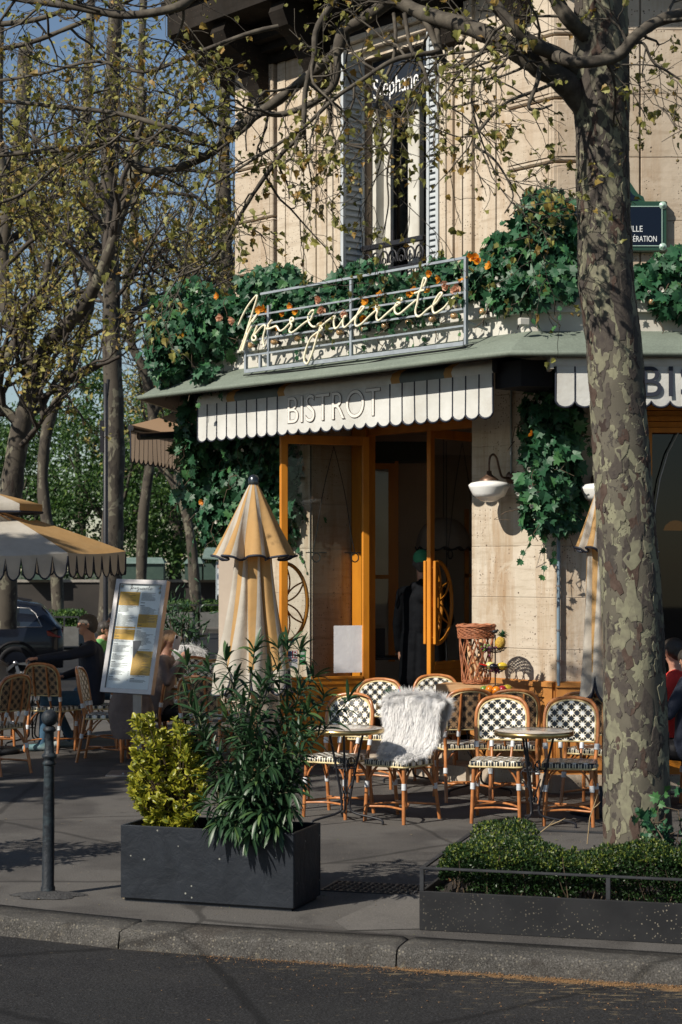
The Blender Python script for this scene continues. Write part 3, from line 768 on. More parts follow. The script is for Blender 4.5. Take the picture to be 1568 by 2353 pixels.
# bulbs along the fascia
bulbm = bpy.data.materials.new('bulb_glass'); t_ = NT(bulbm); t_.put(t_.b.inputs['Base Color'], (.75, .48, .24, 1)); t_.b.inputs['Roughness'].default_value = .12; t_.b.inputs['Transmission Weight'].default_value = .6
first = None
bl = [(585, 795), (640, 787), (694, 780), (741, 773), (791, 760), (846, 766), (895, 757), (950, 747), (1004, 742), (1054, 733), (1119, 722), (1181, 714)]
mb = MB(); mb.lathe([(.0001, 0), (.018, 0), (.018, .03), (.0001, .03)], 10, mat=1); mb.lathe([(.013, .03), (.016, .04), (.027, .06), (.031, .078), (.027, .095), (.015, .106), (.0001, .11)], 12, mat=0)
me = mb.mesh('light_bulb', [bulbm, M['iron']])
def bulb(pos, nrm):
    o = bpy.data.objects.new('light_bulb', me); col.objects.link(o); o.parent = B
    o.matrix_local = Matrix.Translation(pos) @ nrm.to_track_quat('Z', 'Y').to_matrix().to_4x4()
for x, y in bl: bulb(F1(T1(x, PF+.07), PF+.05, 4.18), n1)
bulb(F2(T2(1252, PF+.07), PF+.05, 4.18), V(0, -1, 0))
for k in range(3): bulb(F2(T2(1345+75*k, PF+.07), PF+.05, 4.215), V(0, -1, 0))
# floodlight on the fascia
fl = empty('floodlight', (0, 0, 0), 0, 'small white floodlight clipped to the bistro fascia near the building corner', 'floodlight')
mb = MB(); c_ = F1(T1(1204, PF+.2), PF+.2, Z1(1204, 739, PF+.2)); mb.box((-.045, -.025, -.03), (.045, .025, .03), 0, Matrix.Translation(c_) @ Matrix.Rotation(R(20), 4, 'Z'), .006); mb.build('lamp_head', M['white_paint'], fl)
mb = MB(); mb.tube([F1(T1(1200, PF+.05), PF+.05, 4.16), c_ + V(-.05, 0, -.06), c_ + V(0, .02, -.03)], .006, 6); mb.build('bracket', M['iron'], fl)

def scallop_curve(w, n=7, dip=.035):
    return [(w*i/(n-1), -dip*math.sin(math.pi*i/(n-1))**.6) for i in range(n)]
def valance(frame, t0, t1, p, ztop, zbot, ns, name, root, dip=.045, plain=None, mats=None, wav=.012, left_curve=True):
    """scalloped valance hanging at offset p; frame(t,p,z). dark piping at hems and between strips"""
    L = t1-t0; w = L/ns; rngv = random.Random(ns)
    rows = [[], [], [], []]; pip = MB(); cl = MB(); hemp = []
    for i in range(ns):
        for j in range(8):
            u = j/8; t_ = t0+w*(i+u); zz = zbot+dip*(1-math.sin(math.pi*u)**.55)
            ph = math.sin(t_*5.3)*wav+math.sin(t_*13)*wav*.4
            for k, f in enumerate((0, .33, .66, 1)):
                rows[k].append(frame(t_, p+ph*f*f, ztop+(zz-ztop)*f))
            hemp.append(frame(t_, p+ph+.001, zz))
    t_ = t1; ph = math.sin(t_*5.3)*wav+math.sin(t_*13)*wav*.4
    for k, f in enumerate((0, .33, .66, 1)): rows[k].append(frame(t_, p+ph*f*f, ztop+(zbot+dip-ztop)*f))
    hemp.append(frame(t_, p+ph, zbot+dip))
    cl.grid(rows, 0, True)
    cl.build('valance', mats or M['cloth_white'], root)
    pip.tube(hemp, .0095, 4, 0)
    pip.tube([rows[0][0], rows[1][0], rows[2][0], rows[3][0]], .008, 4)
    pip.tube([rows[0][-1], rows[1][-1], rows[2][-1], rows[3][-1]], .008, 4)
    for i in range(1, ns):
        tt = t0+w*i
        if plain and plain[0] < tt < plain[1]: continue
        k = i*8; pip.tube([rows[a_][k] + (rows[a_][k]-rows[a_][k])*0 + (frame(0, 1, 0)-frame(0, 0, 0))*.003 for a_ in range(4)], .0065, 4)
    pip.build('piping', M['piping'], root)

PV = .87
aw = empty('front_awning', (0, 0, 0), 0, 'white scalloped awning reading BISTROT over the open bistro doorway', 'awning')
tR, tLft = T1(1133, PV), T1(455, PV)
zvt = Z1(1133, 857, PV); zvb = Z1(1133, 960, PV)
tx0, tx1 = T1(889, PV), T1(648, PV)
valance(F1, tR, tLft, PV, zvt, zvb, 26, 'front', aw, plain=(tx0+.02, tx1-.02), wav=.004)
mb = MB(); tp = []
sm = mk('awning_slate', (.13, .16, .16), (.11, .13, .13), rough=.85); og = M['cloth_tan']
segs = [(tR, T1(1040, PV), 0), (T1(1040, PV), T1(1022, PV), 1), (T1(1022, PV), T1(920, PV), 2), (T1(920, PV), T1(900, PV), 1), (T1(900, PV), T1(655, PV), 0), (T1(655, PV), T1(640, PV), 1), (T1(640, PV), T1(540, PV), 2), (T1(540, PV), T1(522, PV), 1), (T1(522, PV), tLft, 0)]
for a_, b_, m_ in segs:
    rows = []
    for p_, z_ in ((PV+.0, zvt), (PV+.015, zvt+.04), (PV-.01, zvt+.09), (PV-.10, zvt+.135), (.4, zvt+.25), (.0, zvt+.40)):
        rows.append([F1(a_+(b_-a_)*i/6, p_, z_) for i in range(7)])
    mb.grid(rows, m_, True)
mb.build('canvas', [M['cloth_white'], og, sm], aw)
# lettering: dark outline with pale face
tc = (tx0+tx1)/2; zc = (zvt+zvb)/2+.03
text('BISTROT', .37, face1(tc, PV+.0075, zc) , mk('letter_line', (.11, .095, .085)), 'lettering', aw, depth=.0012, off_=.0015, shear=.0, sx=.93)
text('BISTROT', .37, face1(tc, PV+.0098, zc), mk('letter_face', (.66, .63, .58)), 'letter_face', aw, depth=.001, off_=-.0035, sx=.93)
mb = MB(); b1(mb, tR-.06, tR-.0, .0, PV+.03, zvt+.0, zvt+.14, 0, .02); mb.build('end_bracket', M['black'], aw); mb = MB(); b1(mb, tLft, tLft+.05, .0, PV+.02, zvt+.0, zvt+.13, 0, .02); mb.build('end_bracket', M['black'], aw)
# street-face awning
aw2 = empty('street_awning', (0, 0, 0), 0, 'white scalloped awning with navy lettering BIS partly hidden behind the plane tree', 'awning')
t0_ = T2(1278, 1.03); valance(F2, t0_, t0_+3.15, 1.03, Z2(842, 1.03), Z2(936, 1.03), 20, 'street', aw2, dip=.05, wav=.010, plain=(t0_+.63, t0_+3))
mb = MB(); rows = [[F2(t0_-.03+(3.2)*i/8, p_, z_) for i in range(9)] for p_, z_ in ((1.03, Z2(842, 1.03)), (1.05, Z2(834, 1.03)), (1.04, Z2(818, 1.03)), (.98, Z2(812, 1.03)), (.3, 3.80), (0, 3.84))]
mb.grid(rows); mb.build('canvas', M['cloth_white'], aw2)
text('BISTROT', .36, face2(T2(1467, 1.04), 1.045, (Z2(842, 1.03)+Z2(936, 1.03))/2+.03), M['piping'], 'lettering', aw2, depth=.001, align='LEFT', spacing=1.12)
mb = MB(); b2(mb, t0_-.05, t0_-.02, .3, 1.06, Z2(842, 1.03)-.02, Z2(816, 1.03)); mb.build('end_bracket', M['white_paint'], aw2)
# dark box between the two awnings under the canopy corner
mb = MB(); mb.add([tuple(miter(.85)+V(0, 0, z)) for z in (3.5, 3.72)] + [tuple(F1(tR+.02, .82, z)) for z in (3.5, 3.72)] + [tuple(F2(t0_, .8, z)) for z in (3.5, 3.72)] +
   [tuple(F1(tR+.02, .3, z)) for z in (3.5, 3.72)] + [tuple(F2(t0_, .3, z)) for z in (3.5, 3.72)], [(0, 1, 3, 2), (0, 4, 5, 1), (2, 3, 7, 6), (4, 8, 9, 5), (0, 2, 6, 8, 4), (1, 5, 9, 7, 3)])
part(mb, 'awning_housing', M['black'])
# side awning on the left face, seen from behind the valance
aw0 = empty('side_awning', (0, 0, 0), 0, 'brown shaded side awning with scalloped hem on the left face of the building', 'awning')
NE = V(-2.2, 19.1, 0)
def FV(t, p, z): return NE + u0*t + n0*p + V(0, 0, z)
valance(FV, 0, 3.2, 0, 3.43, 3.08, 22, 'side', aw0, dip=.05, mats=mk('brown_cloth', (.33, .25, .19), (.28, .21, .16), rough=.9), wav=.01)
bpy.data.objects[[o.name for o in kids(aw0) if o.name.startswith('valance')][0]].data.materials[0] = leafmat('brown_valance', (.34, .26, .19), (.38, .29, .22), rough=.9, trans=.5)
mb = MB()
rows = []
for k in range(7):
    f = k/6; rows.append([(NE + u0*(3.2*i/6) + V(0, 0, 3.47)).lerp(F0(.1+3.2*i/6, .15, 3.86), f) + V(0, 0, -.03*math.sin(f*3.14)) for i in range(7)])
mb.grid(rows); mb.build('canvas', leafmat('brown_canvas', (.46, .30, .18), (.50, .34, .22), rough=.9, trans=.5), aw0)
mb = MB(); mb.tube([NE+V(0, 0, 3.44), NE+u0*3.2+V(0, 0, 3.44)], .035, 8); mb.build('front_bar', M['iron'], aw0)
for z_ in (0, 1.6, 3.0):
    mb = MB(); mb.tube([NE+u0*(z_+.1)+V(.05, 0, 3.36), (NE+F0(z_, .1, 0))*.5+V(.0, .25, 3.40), F0(z_+.4, .1, 3.5)], .04, 8); mb.build('folding_arm', M['iron'], aw0)

# ------------------------------------------------------------------ neon script sign on its grid frame
ng = empty('script_sign', (0, 0, 0), 0, 'cream neon tube script sign reading Marguerite on a grey metal grid above the awning', 'sign')
PS = .98
def S(x, y, p=PS): return F1(T1(x, p), p, Z1(x, y, p))
tA, tB = T1(1071, PS), T1(561, PS)
zb0 = Z1(1071, 791, PS)
zt0 = Z1(1071, 588, PS)
mb = MB()
b1(mb, tA, tA+.026, PS-.03, PS, zb0, zt0); b1(mb, tB-.026, tB, PS-.03, PS, zb0, zb0+.36)
b1(mb, tA+.035, tB, PS-.029, PS-.001, zb0-.005, zb0+.03)
b1(mb, tA+.026, tB-.25, PS-.029, PS-.001, zt0-.021, zt0)
for dz, q_ in ((.155, 0), (.30, 0), (.44, .0), (.535, .0)): b1(mb, tA+.035, tB-.035, PS-.024, PS-.006, zb0+dz, zb0+dz+.016)
for x_, top in ((805, 1), (615, 0)):
    tt = T1(x_, PS); b1(mb, tt-.014, tt+.014, PS-.0275, PS-.0025, zb0+.03, zt0-.03 if top else zb0+.62)
b1(mb, tB-.25, tB-.222, PS-.0275, PS-.0025, zb0+.03, zb0+.15)
for tt in (tA+.02, (tA+tB)/2, tB-.03): mb.tube([F1(tt, PS-.03, zb0+.2), F1(tt, PF+.04, zb0+.15)], .012, 6)
mb.build('grid_frame', M['zinc'], ng)
def sc(pts, ox, oy, k=3.136): return [((ox+x/k)*.5744, (oy+y/k)*.5744) for x, y in pts]
strokesA = [
 [(75,475),(130,350),(200,225),(285,118),(305,100),(312,112),(302,160),(270,260),(210,450),(150,640),(92,795)],
 [(100,795),(118,785),(150,690),(185,600),(182,555),(240,430),(315,330)],
 [(240,490),(185,610),(130,790)],
 [(318,330),(255,430)],
 [(312,478),(280,560),(250,620),(252,655),(275,665),(298,645),(290,610),(272,600),(300,570),(340,520),(375,485),(402,472),(415,485),(408,540),(390,610),(388,680),(402,745)],
 [(495,405),(470,440),(448,475),(452,495),(430,518),(470,515),(535,488),(560,490),(580,525),(605,545),(650,520),(700,470),(740,430),(770,415),(768,390),(750,378),(728,395),(730,440),(745,470),(735,500),(715,535),(735,568),(790,540),(860,480),(930,428),(985,400),(1010,340),(1030,300)],
 [(1040,290),(1000,288),(965,330),(950,380),(965,440),(1000,485),(1040,490),(1085,455),(1105,465),(1095,530),(1060,630),(1020,770),(985,870),(950,945),(928,955),(905,925),(905,860),(930,760),(980,640),(1050,575),(1100,545),(1130,515),(1115,490),(1180,430),(1270,365),(1290,365),(1275,420),(1280,490),(1298,515),(1340,480),(1390,400)],
 [(1435,360),(1405,365),(1390,420),(1390,480),(1415,498),(1470,450),(1540,385),(1566,370)]]
strokesB = [
 [(0,760),(60,690),(120,635),(170,580),(180,560),(150,555),(110,620),(75,710),(70,775),(95,798),(160,760),(250,670),(330,600),(362,575),(355,545),(335,545),(328,575),(348,620),(335,670),(345,720),(375,722),(440,665),(560,560),(620,520),(630,505),(595,505),(570,550),(565,610),(590,645),(640,635),(740,550),(840,465)],
 [(940,345),(885,360),(860,420),(850,500),(825,600),(835,660),(865,678),(910,650),(980,585),(1080,510),(1130,440),(1160,395),(1145,378),(1110,410),(1060,500),(1040,580),(1055,630),(1090,630),(1180,570),(1250,490),(1310,430)],
 [(925,300),(955,240),(958,205),(935,195),(915,250),(885,350),(815,385)],
 [(615,470),(625,450),(650,448),(655,470),(635,475)]]
def smooth(pts, k=4):
    out = []; n = len(pts)
    for i in range(n-1):
        p0, p1, p2, p3 = (Vector(pts[max(0, i-1)]), Vector(pts[i]), Vector(pts[i+1]), Vector(pts[min(n-1, i+2)]))
        for j in range(k):
            t = j/k; out.append(.5*((2*p1)+(p2-p0)*t+(2*p0-5*p1+4*p2-p3)*t*t+(3*p1-p0-3*p2+p3)*t**3))
    out.append(Vector(pts[-1])); return out
mb = MB()
NEON2D = []
for st, ox, oy in [(s_, 930, 1150) for s_ in strokesA] + [(s_, 1400, 1050) for s_ in strokesB]:
    pl = smooth(sc(st, ox, oy)); NEON2D.append(pl)
    mb.tube([S(p.x, p.y, PS+.035) for p in pl], .0105, 7)
mb.build('neon_tube', M['neon'], ng)
mb = MB(); mb.tube([S(x, y, PS+.01) for x, y in ((560, 862), (620, 858), (680, 852), (760, 842), (840, 835), (900, 822), (1000, 808), (1060, 798), (1090, 790))], .006, 5)
mb.tube([S(x, y, PS-.02) for x, y in ((755, 680), (750, 705), (760, 730), (790, 745), (815, 740), (830, 715), (830, 690))], .005, 5)
mb.build('cable', M['black'], ng)

# street name plate
sn = empty('street_name_plate', (0, 0, 0), 0, 'dark blue street name plate with green border on the wall above the ivy', 'street sign')
x0, x1 = T2(1300, .08), T2(1534, .08); zs0, zs1 = Z2(578, .08), Z2(462, .08)
mb = MB(); b2(mb, x0, x1, .0, .09, zs0, zs1, 0, .01); xm = (x0+x1)/2
pl = [(-.20, 0), (.20, 0), (.19, .03), (.15, .05), (.10, .12), (.05, .16), (0, .17), (-.05, .16), (-.10, .12), (-.15, .05), (-.19, .03)]
Mx = face2(xm, .03, zs1); mb.prism([(x*1.25, y*1.35) for x, y in pl], Mx, .05)
mb.build('green_border', mk('enamel_green', (.015, .05, .03), rough=.3), sn)
mb = MB(); b2(mb, x0+.055, x1-.055, .085, .096, zs0+.05, zs1-.05); mb.prism([(x*.95, y*1.05+.005) for x, y in pl], face2(xm, .075, zs1), .01); mb.build('blue_field', mk('enamel_blue', (.003, .007, .018), rough=.3, spec=.3), sn)
mb = MB()
for (a_, b_, c_, d_) in ((x0+.05, x1-.05, zs1-.052, zs1-.045), (x0+.05, x1-.05, zs0+.045, zs0+.052), (x0+.045, x0+.052, zs0+.05, zs1-.05), (x1-.052, x1-.045, zs0+.05, zs1-.05)): b2(mb, a_, b_, .09, .099, c_, d_)
for xx in (x0+.04, x1-.04):
    for zz in (zs0+.04, zs1-.04): mb.lathe([(.03, 0), (.035, .006), (.03, .012), (.012, .012), (.012, .016), (.0001, .018)], 14, mat=0, M=face2(xx, .09, zz))
mb.build('white_line', mk('enamel_line', (.30, .42, .36), rough=.3), sn)
wl = mk('enamel_white', (.7, .72, .72), rough=.3)
text('HÔTEL DE VILLE', .075, face2(xm, .098, Z2(527, .08)), wl, 'lettering', sn, depth=.001, sx=.84)
text('ESPLANADE DE LA LIBÉRATION', .072, face2(xm, .098, Z2(550, .08)), wl, 'lettering', sn, depth=.001, sx=.70)

# wall lamps, down pipes
def wall_lamp(name, base, nrm, label):
    r = empty(name, base, math.atan2(nrm.y, nrm.x) - math.pi/2, label, 'wall lamp', 'opal glass wall lamps on the stone pier')
    r.location = base
    mb = MB(); mb.lathe([(.0001, 0), (.055, 0), (.055, .02), (.03, .035), (.0001, .036)], 16, M=Matrix.Rotation(R(-90), 4, 'X')); mb.build('wall_plate', M['bronze'], r)
    mb = MB(); pts = [(0, .02, 0), (0, .08, -.005), (0, .13, .01), (0, .165, .09), (0, .19, .16), (0, .23, .2), (0, .275, .18), (0, .29, .12), (0, .29, .04)]
    mb.tube([Vector((p.x, p.y, 0)) if False else Vector((0, p.x, p.y)) for p in smooth([(q[1], q[2]) for q in pts])], .010, 8); mb.build('gooseneck_arm', M['bronze'], r)
    mb = MB(); mb.lathe([(.0001, .055), (.022, .05), (.025, .02), (.05, .0), (.085, -.025), (.088, -.045)], 20, c=(0, .29, 0)); mb.build('cap', M['bronze'], r)
    mb = MB(); mb.lathe([(.085, -.04), (.16, -.055), (.185, -.075), (.178, -.10), (.15, -.155), (.135, -.18), (.11, -.19), (.09, -.2), (.075, -.215), (.03, -.225), (.0001, -.227)], 32, c=(0, .29, 0)); mb.build('opal_globe', M['opal'], r)
    return r
wall_lamp('wall_lamp', F1(T1(1176), .0, Z1(1176, 1100)+.01), n1, 'white opal glass lamp on a curved bronze arm left of the hanging ivy')
wall_lamp('wall_lamp', F2(T2(1372), .0, Z2(1103)), V(0, -1, 0), 'white opal glass lamp half hidden behind the plane tree trunk')
dp = empty('wall_pipe', (0, 0, 0), 0, 'thin blue grey pipe running down the pier into the wooden dado', 'pipe')
mb = MB(); xx = T2(1284, .04)
mb.tube([F2(xx, .04, Z2(1575)), F2(xx, .04, Z2(1200))], .016, 10); mb.build('pipe', mk('pipe_blue', (.16, .22, .27), rough=.4), dp)
for y_ in (1240, 1348, 1450, 1520): mb = MB(); mb.tube([F2(xx, .04, Z2(y_)), F2(xx, .04, Z2(y_-4))], .021, 10); mb.build('clamp', M['steel'], dp)
dp = empty('wall_conduit', (0, 0, 0), 0, 'narrow vertical conduit on the pier above the opal wall lamp', 'pipe')
mb = MB(); tt = T1(1175, .02); mb.tube([F1(tt, .02, Z1(1175, 1090)), F1(tt, .02, 3.6)], .010, 8); mb.build('conduit', mk('conduit', (.25, .27, .26), rough=.5), dp)
mb = MB(); mb.tube([F1(tt, .02, 3.0), F1(tt, .02, 3.03)], .014, 8); mb.build('clamp', M['steel'], dp)

# ------------------------------------------------------------------ doors
def leaf_door(name, A, Bp, z0, z1, label, out):
    """glazed leaf from A (free edge) to Bp (hinge)"""
    d = (Bp-A); L = d.length; d.normalize(); nn = V(d.y, -d.x, 0)
    Mx = Matrix(((d.x, -nn.x, 0, A.x), (d.y, -nn.y, 0, A.y), (0, 0, 1, z0), (0, 0, 0, 1)))   # local x along leaf, -y towards camera
    r = empty(name, (0, 0, 0)); r.parent = B
    if label: r['label'] = label
    H = z1-z0; mb = MB(); st = .075
    mb.box((0, -.025, 0), (st, .025, H), 0, Mx, .006); mb.box((L-st, -.025, 0), (L, .025, H), 0, Mx, .006)
    mb.box((st, -.024, H-.09), (L-st, .024, H), 0, Mx, .005); mb.box((st, -.024, .68), (L-st, .024, .76), 0, Mx, .005)
    mb.box((st, -.012, .0), (L-st, .012, .68), 0, Mx); mb.box((st, -.028, .0), (L-st, .0, .10), 0, Mx, .004)
    mb.box((st+.05, -.02, .16), (L-st-.05, .0, .60), 0, Mx, .006); mb.box((st, -.035, .735), (L-st, -.02, .765), 0, Mx, .004)
    o = MB
    mb.build('door_frame', M['orange'], r)
    mb = MB(); mb.box((st, -.003, .76), (L-st, .003, H-.09), 0, Mx); mb.build('glass', M['glass'], r)
    return r, Mx, L, H
def flower_handle(r, Mx, zc, hgt, side, xo=.012):
    mb = MB(); y = -.06*side
    mb.box((xo, y-.016, zc-hgt/2), (xo+.055, y+.016, zc+hgt/2), 0, Mx, .006)
    Rr = hgt*.49; cx = xo+.05
    def arc(cx_, cz_, r_, a0, a1, wd, k=14):
        pts = []
        for i in range(k+1):
            a = a0+(a1-a0)*i/k; pts.append(Mx @ V(cx_+r_*math.cos(a), y, cz_+r_*math.sin(a)))
        mb.tube(pts, wd, 6)
    def e(a, r_): return (cx+r_*.62*math.cos(a), zc+r_*math.sin(a))
    pts = [Mx @ V(cx+Rr*.62*math.cos(a), y, zc+Rr*math.sin(a)) for a in np.linspace(-math.pi/2, math.pi/2, 22)]
    mb.tube(pts, .020, 6)
    for a in (R(88), R(32), R(-32), R(-88)):        # petals, each of two bowed ribs
        tx, tz = e(a, Rr)
        for sgn in (-1, 1):
            pp = []
            for i in range(11):
                f = i/10; x_ = cx+(tx-cx)*f; z_ = zc+(tz-zc)*f
                L_ = math.hypot(tx-cx, tz-zc); px, pz = -(tz-zc)/L_, (tx-cx)/L_
                o_ = sgn*math.sin(f*math.pi)*L_*.14
                xx = max(cx-.01, x_+px*o_); pp.append(Mx @ V(xx, y, z_+pz*o_))
            mb.tube(pp, .009, 6)
    mb.tube([Mx @ V(cx, y, zc-.05), Mx @ V(cx, y, zc+.05)], .03, 8)
    for dz in (-hgt*.42, hgt*.42): mb.tube([Mx @ V(xo+.03, y, zc+dz), Mx @ V(xo+.03, 0, zc+dz)], .012, 6)
    mb.build('handle', M['orange'], r)
A1, B1_ = V(-.603, 18.1, 0), V(.281, 18.42, 0)
dl, ML, LL, HL = leaf_door('glazed_door', A1, B1_, .13, 3.30, 'left door leaf folded out beside the ivy, with stickers and a paper notice', 1)
zc = 2 - (1385-1300)/4200*18.2 - .13
flower_handle(dl, ML, zc, .80, -1)
# stickers and notice on the glass
def onglass(mb, Mx, x0_, x1_, z0_, z1_, mat=0, y=-.006, th=.0015): mb.box((x0_, y-th, z0_), (x1_, y, z1_), mat, Mx)
sx = lambda xd: LL*((xd-644)/(848-644))
zz = lambda yd, Yd=18.4: EYE-(yd-HY)/FOC*Yd-.13
mb = MB(); onglass(mb, ML, sx(766), sx(832), zz(1545), zz(1437)); mb.build('paper_notice', mk('paper', (.80, .80, .82), (.74, .74, .77), rough=.7, vs=6, bump=.3, bs=6, bd=.02), dl)
mb = MB(); onglass(mb, ML, sx(657), sx(683), zz(1532), zz(1510), 2); onglass(mb, ML, sx(657), sx(671), zz(1510), zz(1492), 0); onglass(mb, ML, sx(671), sx(683), zz(1510), zz(1492), 1)
onglass(mb, ML, sx(659), sx(665), zz(1517), zz(1512), 3, -.0076); onglass(mb, ML, sx(663), sx(669), zz(1517), zz(1512), 1, -.0077)
st = mb.build('card_sticker', [mk('st_blue', (.03, .08, .22)), mk('st_red', (.45, .04, .04)), mk('st_white', (.6, .6, .6)), mk('st_or', (.7, .3, .03))], dl)
MT = ML @ Matrix.Translation((sx(670), -.009, zz(1501))) @ Matrix.Rotation(R(90), 4, 'X')
text('CB', .10, MT, mk('st_txt', (.75, .75, .75)), 'lettering', st, depth=.0004)
MT = ML @ Matrix.Translation((sx(676), -.009, zz(1515))) @ Matrix.Rotation(R(90), 4, 'X')
text('VISA', .035, MT, mk('st_navy', (.02, .03, .2)), 'lettering', st, depth=.0004)
mb = MB(); onglass(mb, ML, sx(687), sx(702), zz(1525), zz(1491), 0); onglass(mb, ML, sx(690), sx(699), zz(1502), zz(1496), 1, -.0077); onglass(mb, ML, sx(690), sx(699), zz(1514), zz(1508), 1, -.0077)
mb.build('green_sticker', [mk('st_green', (.02, .22, .07)), mk('st_w2', (.5, .55, .5))], dl)
# curtain rods with ring and bowed wires behind both leaves
def rods(r, Mx, L, zt, zm):
    mb = MB(); y = .05
    mb.tube([Mx @ V(L*.36, y, .1), Mx @ V(L*.36, y, zt)], .006, 6)
    a = [Mx @ V(p.x, y, p.y) for p in smooth([(L*.62, zt), (L*.50, zt-.45), (L*.42, zt-.9), (L*.38, zm)])]; mb.tube(a, .005, 6)
    a = [Mx @ V(p.x, y, p.y) for p in smooth([(L*.62, zt), (L*.74, zt-.45), (L*.82, zt-.9), (L*.86, zm)])]; mb.tube(a, .005, 6)
    for q in (.42, .86):
        mb.tube([Mx @ V(L*q-.11, y, zm), Mx @ V(L*q+.11, y, zm)], .006, 6)
        mb.tube([Mx @ V(L*q+.04*math.cos(a_), y, zm-.05+.045*math.sin(a_)) for a_ in np.linspace(0, 6.28, 13)], .007, 6)
    mb.build('curtain_rod', M['iron_grey'], r)
rods(dl, ML, LL, HL-.1, zz(1270))
A2 = V(.868, 18.13, 0); B2_ = A2 + V(.63, .78, 0)*1.05
dr, MR, LR, HR = leaf_door('glazed_door', A2, B2_, .28, 3.36, 'right door leaf ajar with half flower handles behind the breadstick basket', 1)
zc2 = 2 - (1385-1300)/4200*18.13 - .28
flower_handle(dr, MR, zc2, .83, 1); flower_handle(dr, MR, zc2, .83, -1)
rods(dr, MR, LR, HR-.1, 2 - (1262-1300)/4200*18.2 - .28)
# fixed door frame in the thickness of the wall
mb = MB(); pI = -.57
ta, tb, tcx, td = T1(985, pI), T1(808, pI), T1(848, pI), T1(836, pI)
b1(mb, tcx, tb, pI-.09, pI, .28, 3.42); b1(mb, tcx+.02, tb-.04, pI, pI+.025, .28, 3.42); b1(mb, TP-.1, tb, pI-.09, pI, 3.34, 3.45); b1(mb, TP-.1, tb, pI-.0, pI+.02, 3.40, 3.45)
b1(mb, TP-.08, TP+.08, pI-.09, pI, .28, 3.40)
part(mb, 'door_case', M['orange'])
# inner glazed screen with lamp reflected, seen through the doorway
scn = empty('inner_screen', (0, 0, 0)); scn.parent = B
def PX(x, y, Y): return P(x, y, Y)
mb = MB(); Ys = 20.3
def fb(x0_, x1_, y0_, y1_, d=.06, Y=Ys, mat=0):
    a_, b_ = P(x0_, y1_, Y), P(x1_, y0_, Y); mb.box((a_.x, Y-d/2, a_.z), (b_.x, Y+d/2, b_.z), mat)
fb(848, 858, 1058, 1570); fb(893, 908, 1065, 1520); fb(858, 893, 1065, 1078); fb(858, 893, 1321, 1330); fb(908, 916, 1060, 1500, .04)
mb.build('frame', M['orange'], scn)
mb = MB(); fb(858, 893, 1078, 1321, .01); fb(858, 893, 1330, 1500, .01); mb.build('glass', M['glass'], scn)
mb = MB(); fb(840, 990, 1018, 1062, .5, 20.6); part(mb, 'ceiling_moulding', mk('mould', (.03, .045, .04), rough=.6))
mb = MB(); fb(1068, 1078, 1170, 1500, .05, 20.2); fb(1068, 1110, 1318, 1326, .05, 20.2); part(mb, 'inner_window_bar', M['orange'])
# ------------------------------------------------------------------ leaves and plants
def leaf_shape(pts, fold=.12, droop=.15):
    """pts: outline (x,y), y along the leaf 0..1, symmetric; returns verts with centre spine, faces"""
    n = len(pts); vs = []
    for x, y in pts: vs.append((x, y, fold*abs(x) - droop*y*y))
    c = (0, .42, -droop*.42*.42); vs.append(c)
    fs = [(i, (i+1) % n, n) for i in range(n)]
    return np.array(vs), np.array(fs)
MAPLE = leaf_shape([(0, 0), (.16, .06), (.40, .02), (.34, .20), (.60, .36), (.38, .48), (.44, .72), (.19, .66), (0, 1.0), (-.19, .66), (-.44, .72), (-.38, .48), (-.60, .36), (-.34, .20), (-.40, .02), (-.16, .06)], .18, .22)
PLANE = leaf_shape([(0, 0), (.24, .04), (.44, .26), (.34, .42), (.40, .64), (.20, .72), (0, .98), (-.20, .72), (-.40, .64), (-.34, .42), (-.44, .26), (-.24, .04)], .7, .45)
OVAL = leaf_shape([(0, 0), (.20, .22), (.26, .55), (.14, .85), (0, 1), (-.14, .85), (-.26, .55), (-.20, .22)], .5, .25)
TINY = (np.array([(0, 0, 0), (.3, .5, .08), (0, 1, -.05), (-.3, .5, .08)]), np.array([(0, 1, 2), (0, 2, 3)]))
def rots(dirs, ups=None, rng=np.random):
    """rotation matrices with local y along dirs and z near ups"""
    y = dirs/(np.linalg.norm(dirs, axis=1)[:, None]+1e-9)
    if ups is None: ups = rng.normal(size=y.shape)
    x = np.cross(y, ups); x /= (np.linalg.norm(x, axis=1)[:, None]+1e-9)
    z = np.cross(x, y)
    return np.stack([x, y, z], 2)
def scatter(mb, shape, pos, rot, sc, mat=0, rnd=None, smooth=False):
    v, f = shape; n = len(pos)
    if n == 0: return
    if np.isscalar(sc): sc = np.full(n, sc)
    vv = np.einsum('nij,kj->nki', rot, v)*sc[:, None, None]+pos[:, None, :]
    ff = f[None]+(np.arange(n)*len(v))[:, None, None]
    if rnd is None: rnd = np.random.rand(n)
    mb.add(vv.reshape(-1, 3), ff.reshape(-1, f.shape[1]), mat, smooth, np.repeat(rnd, len(v)))

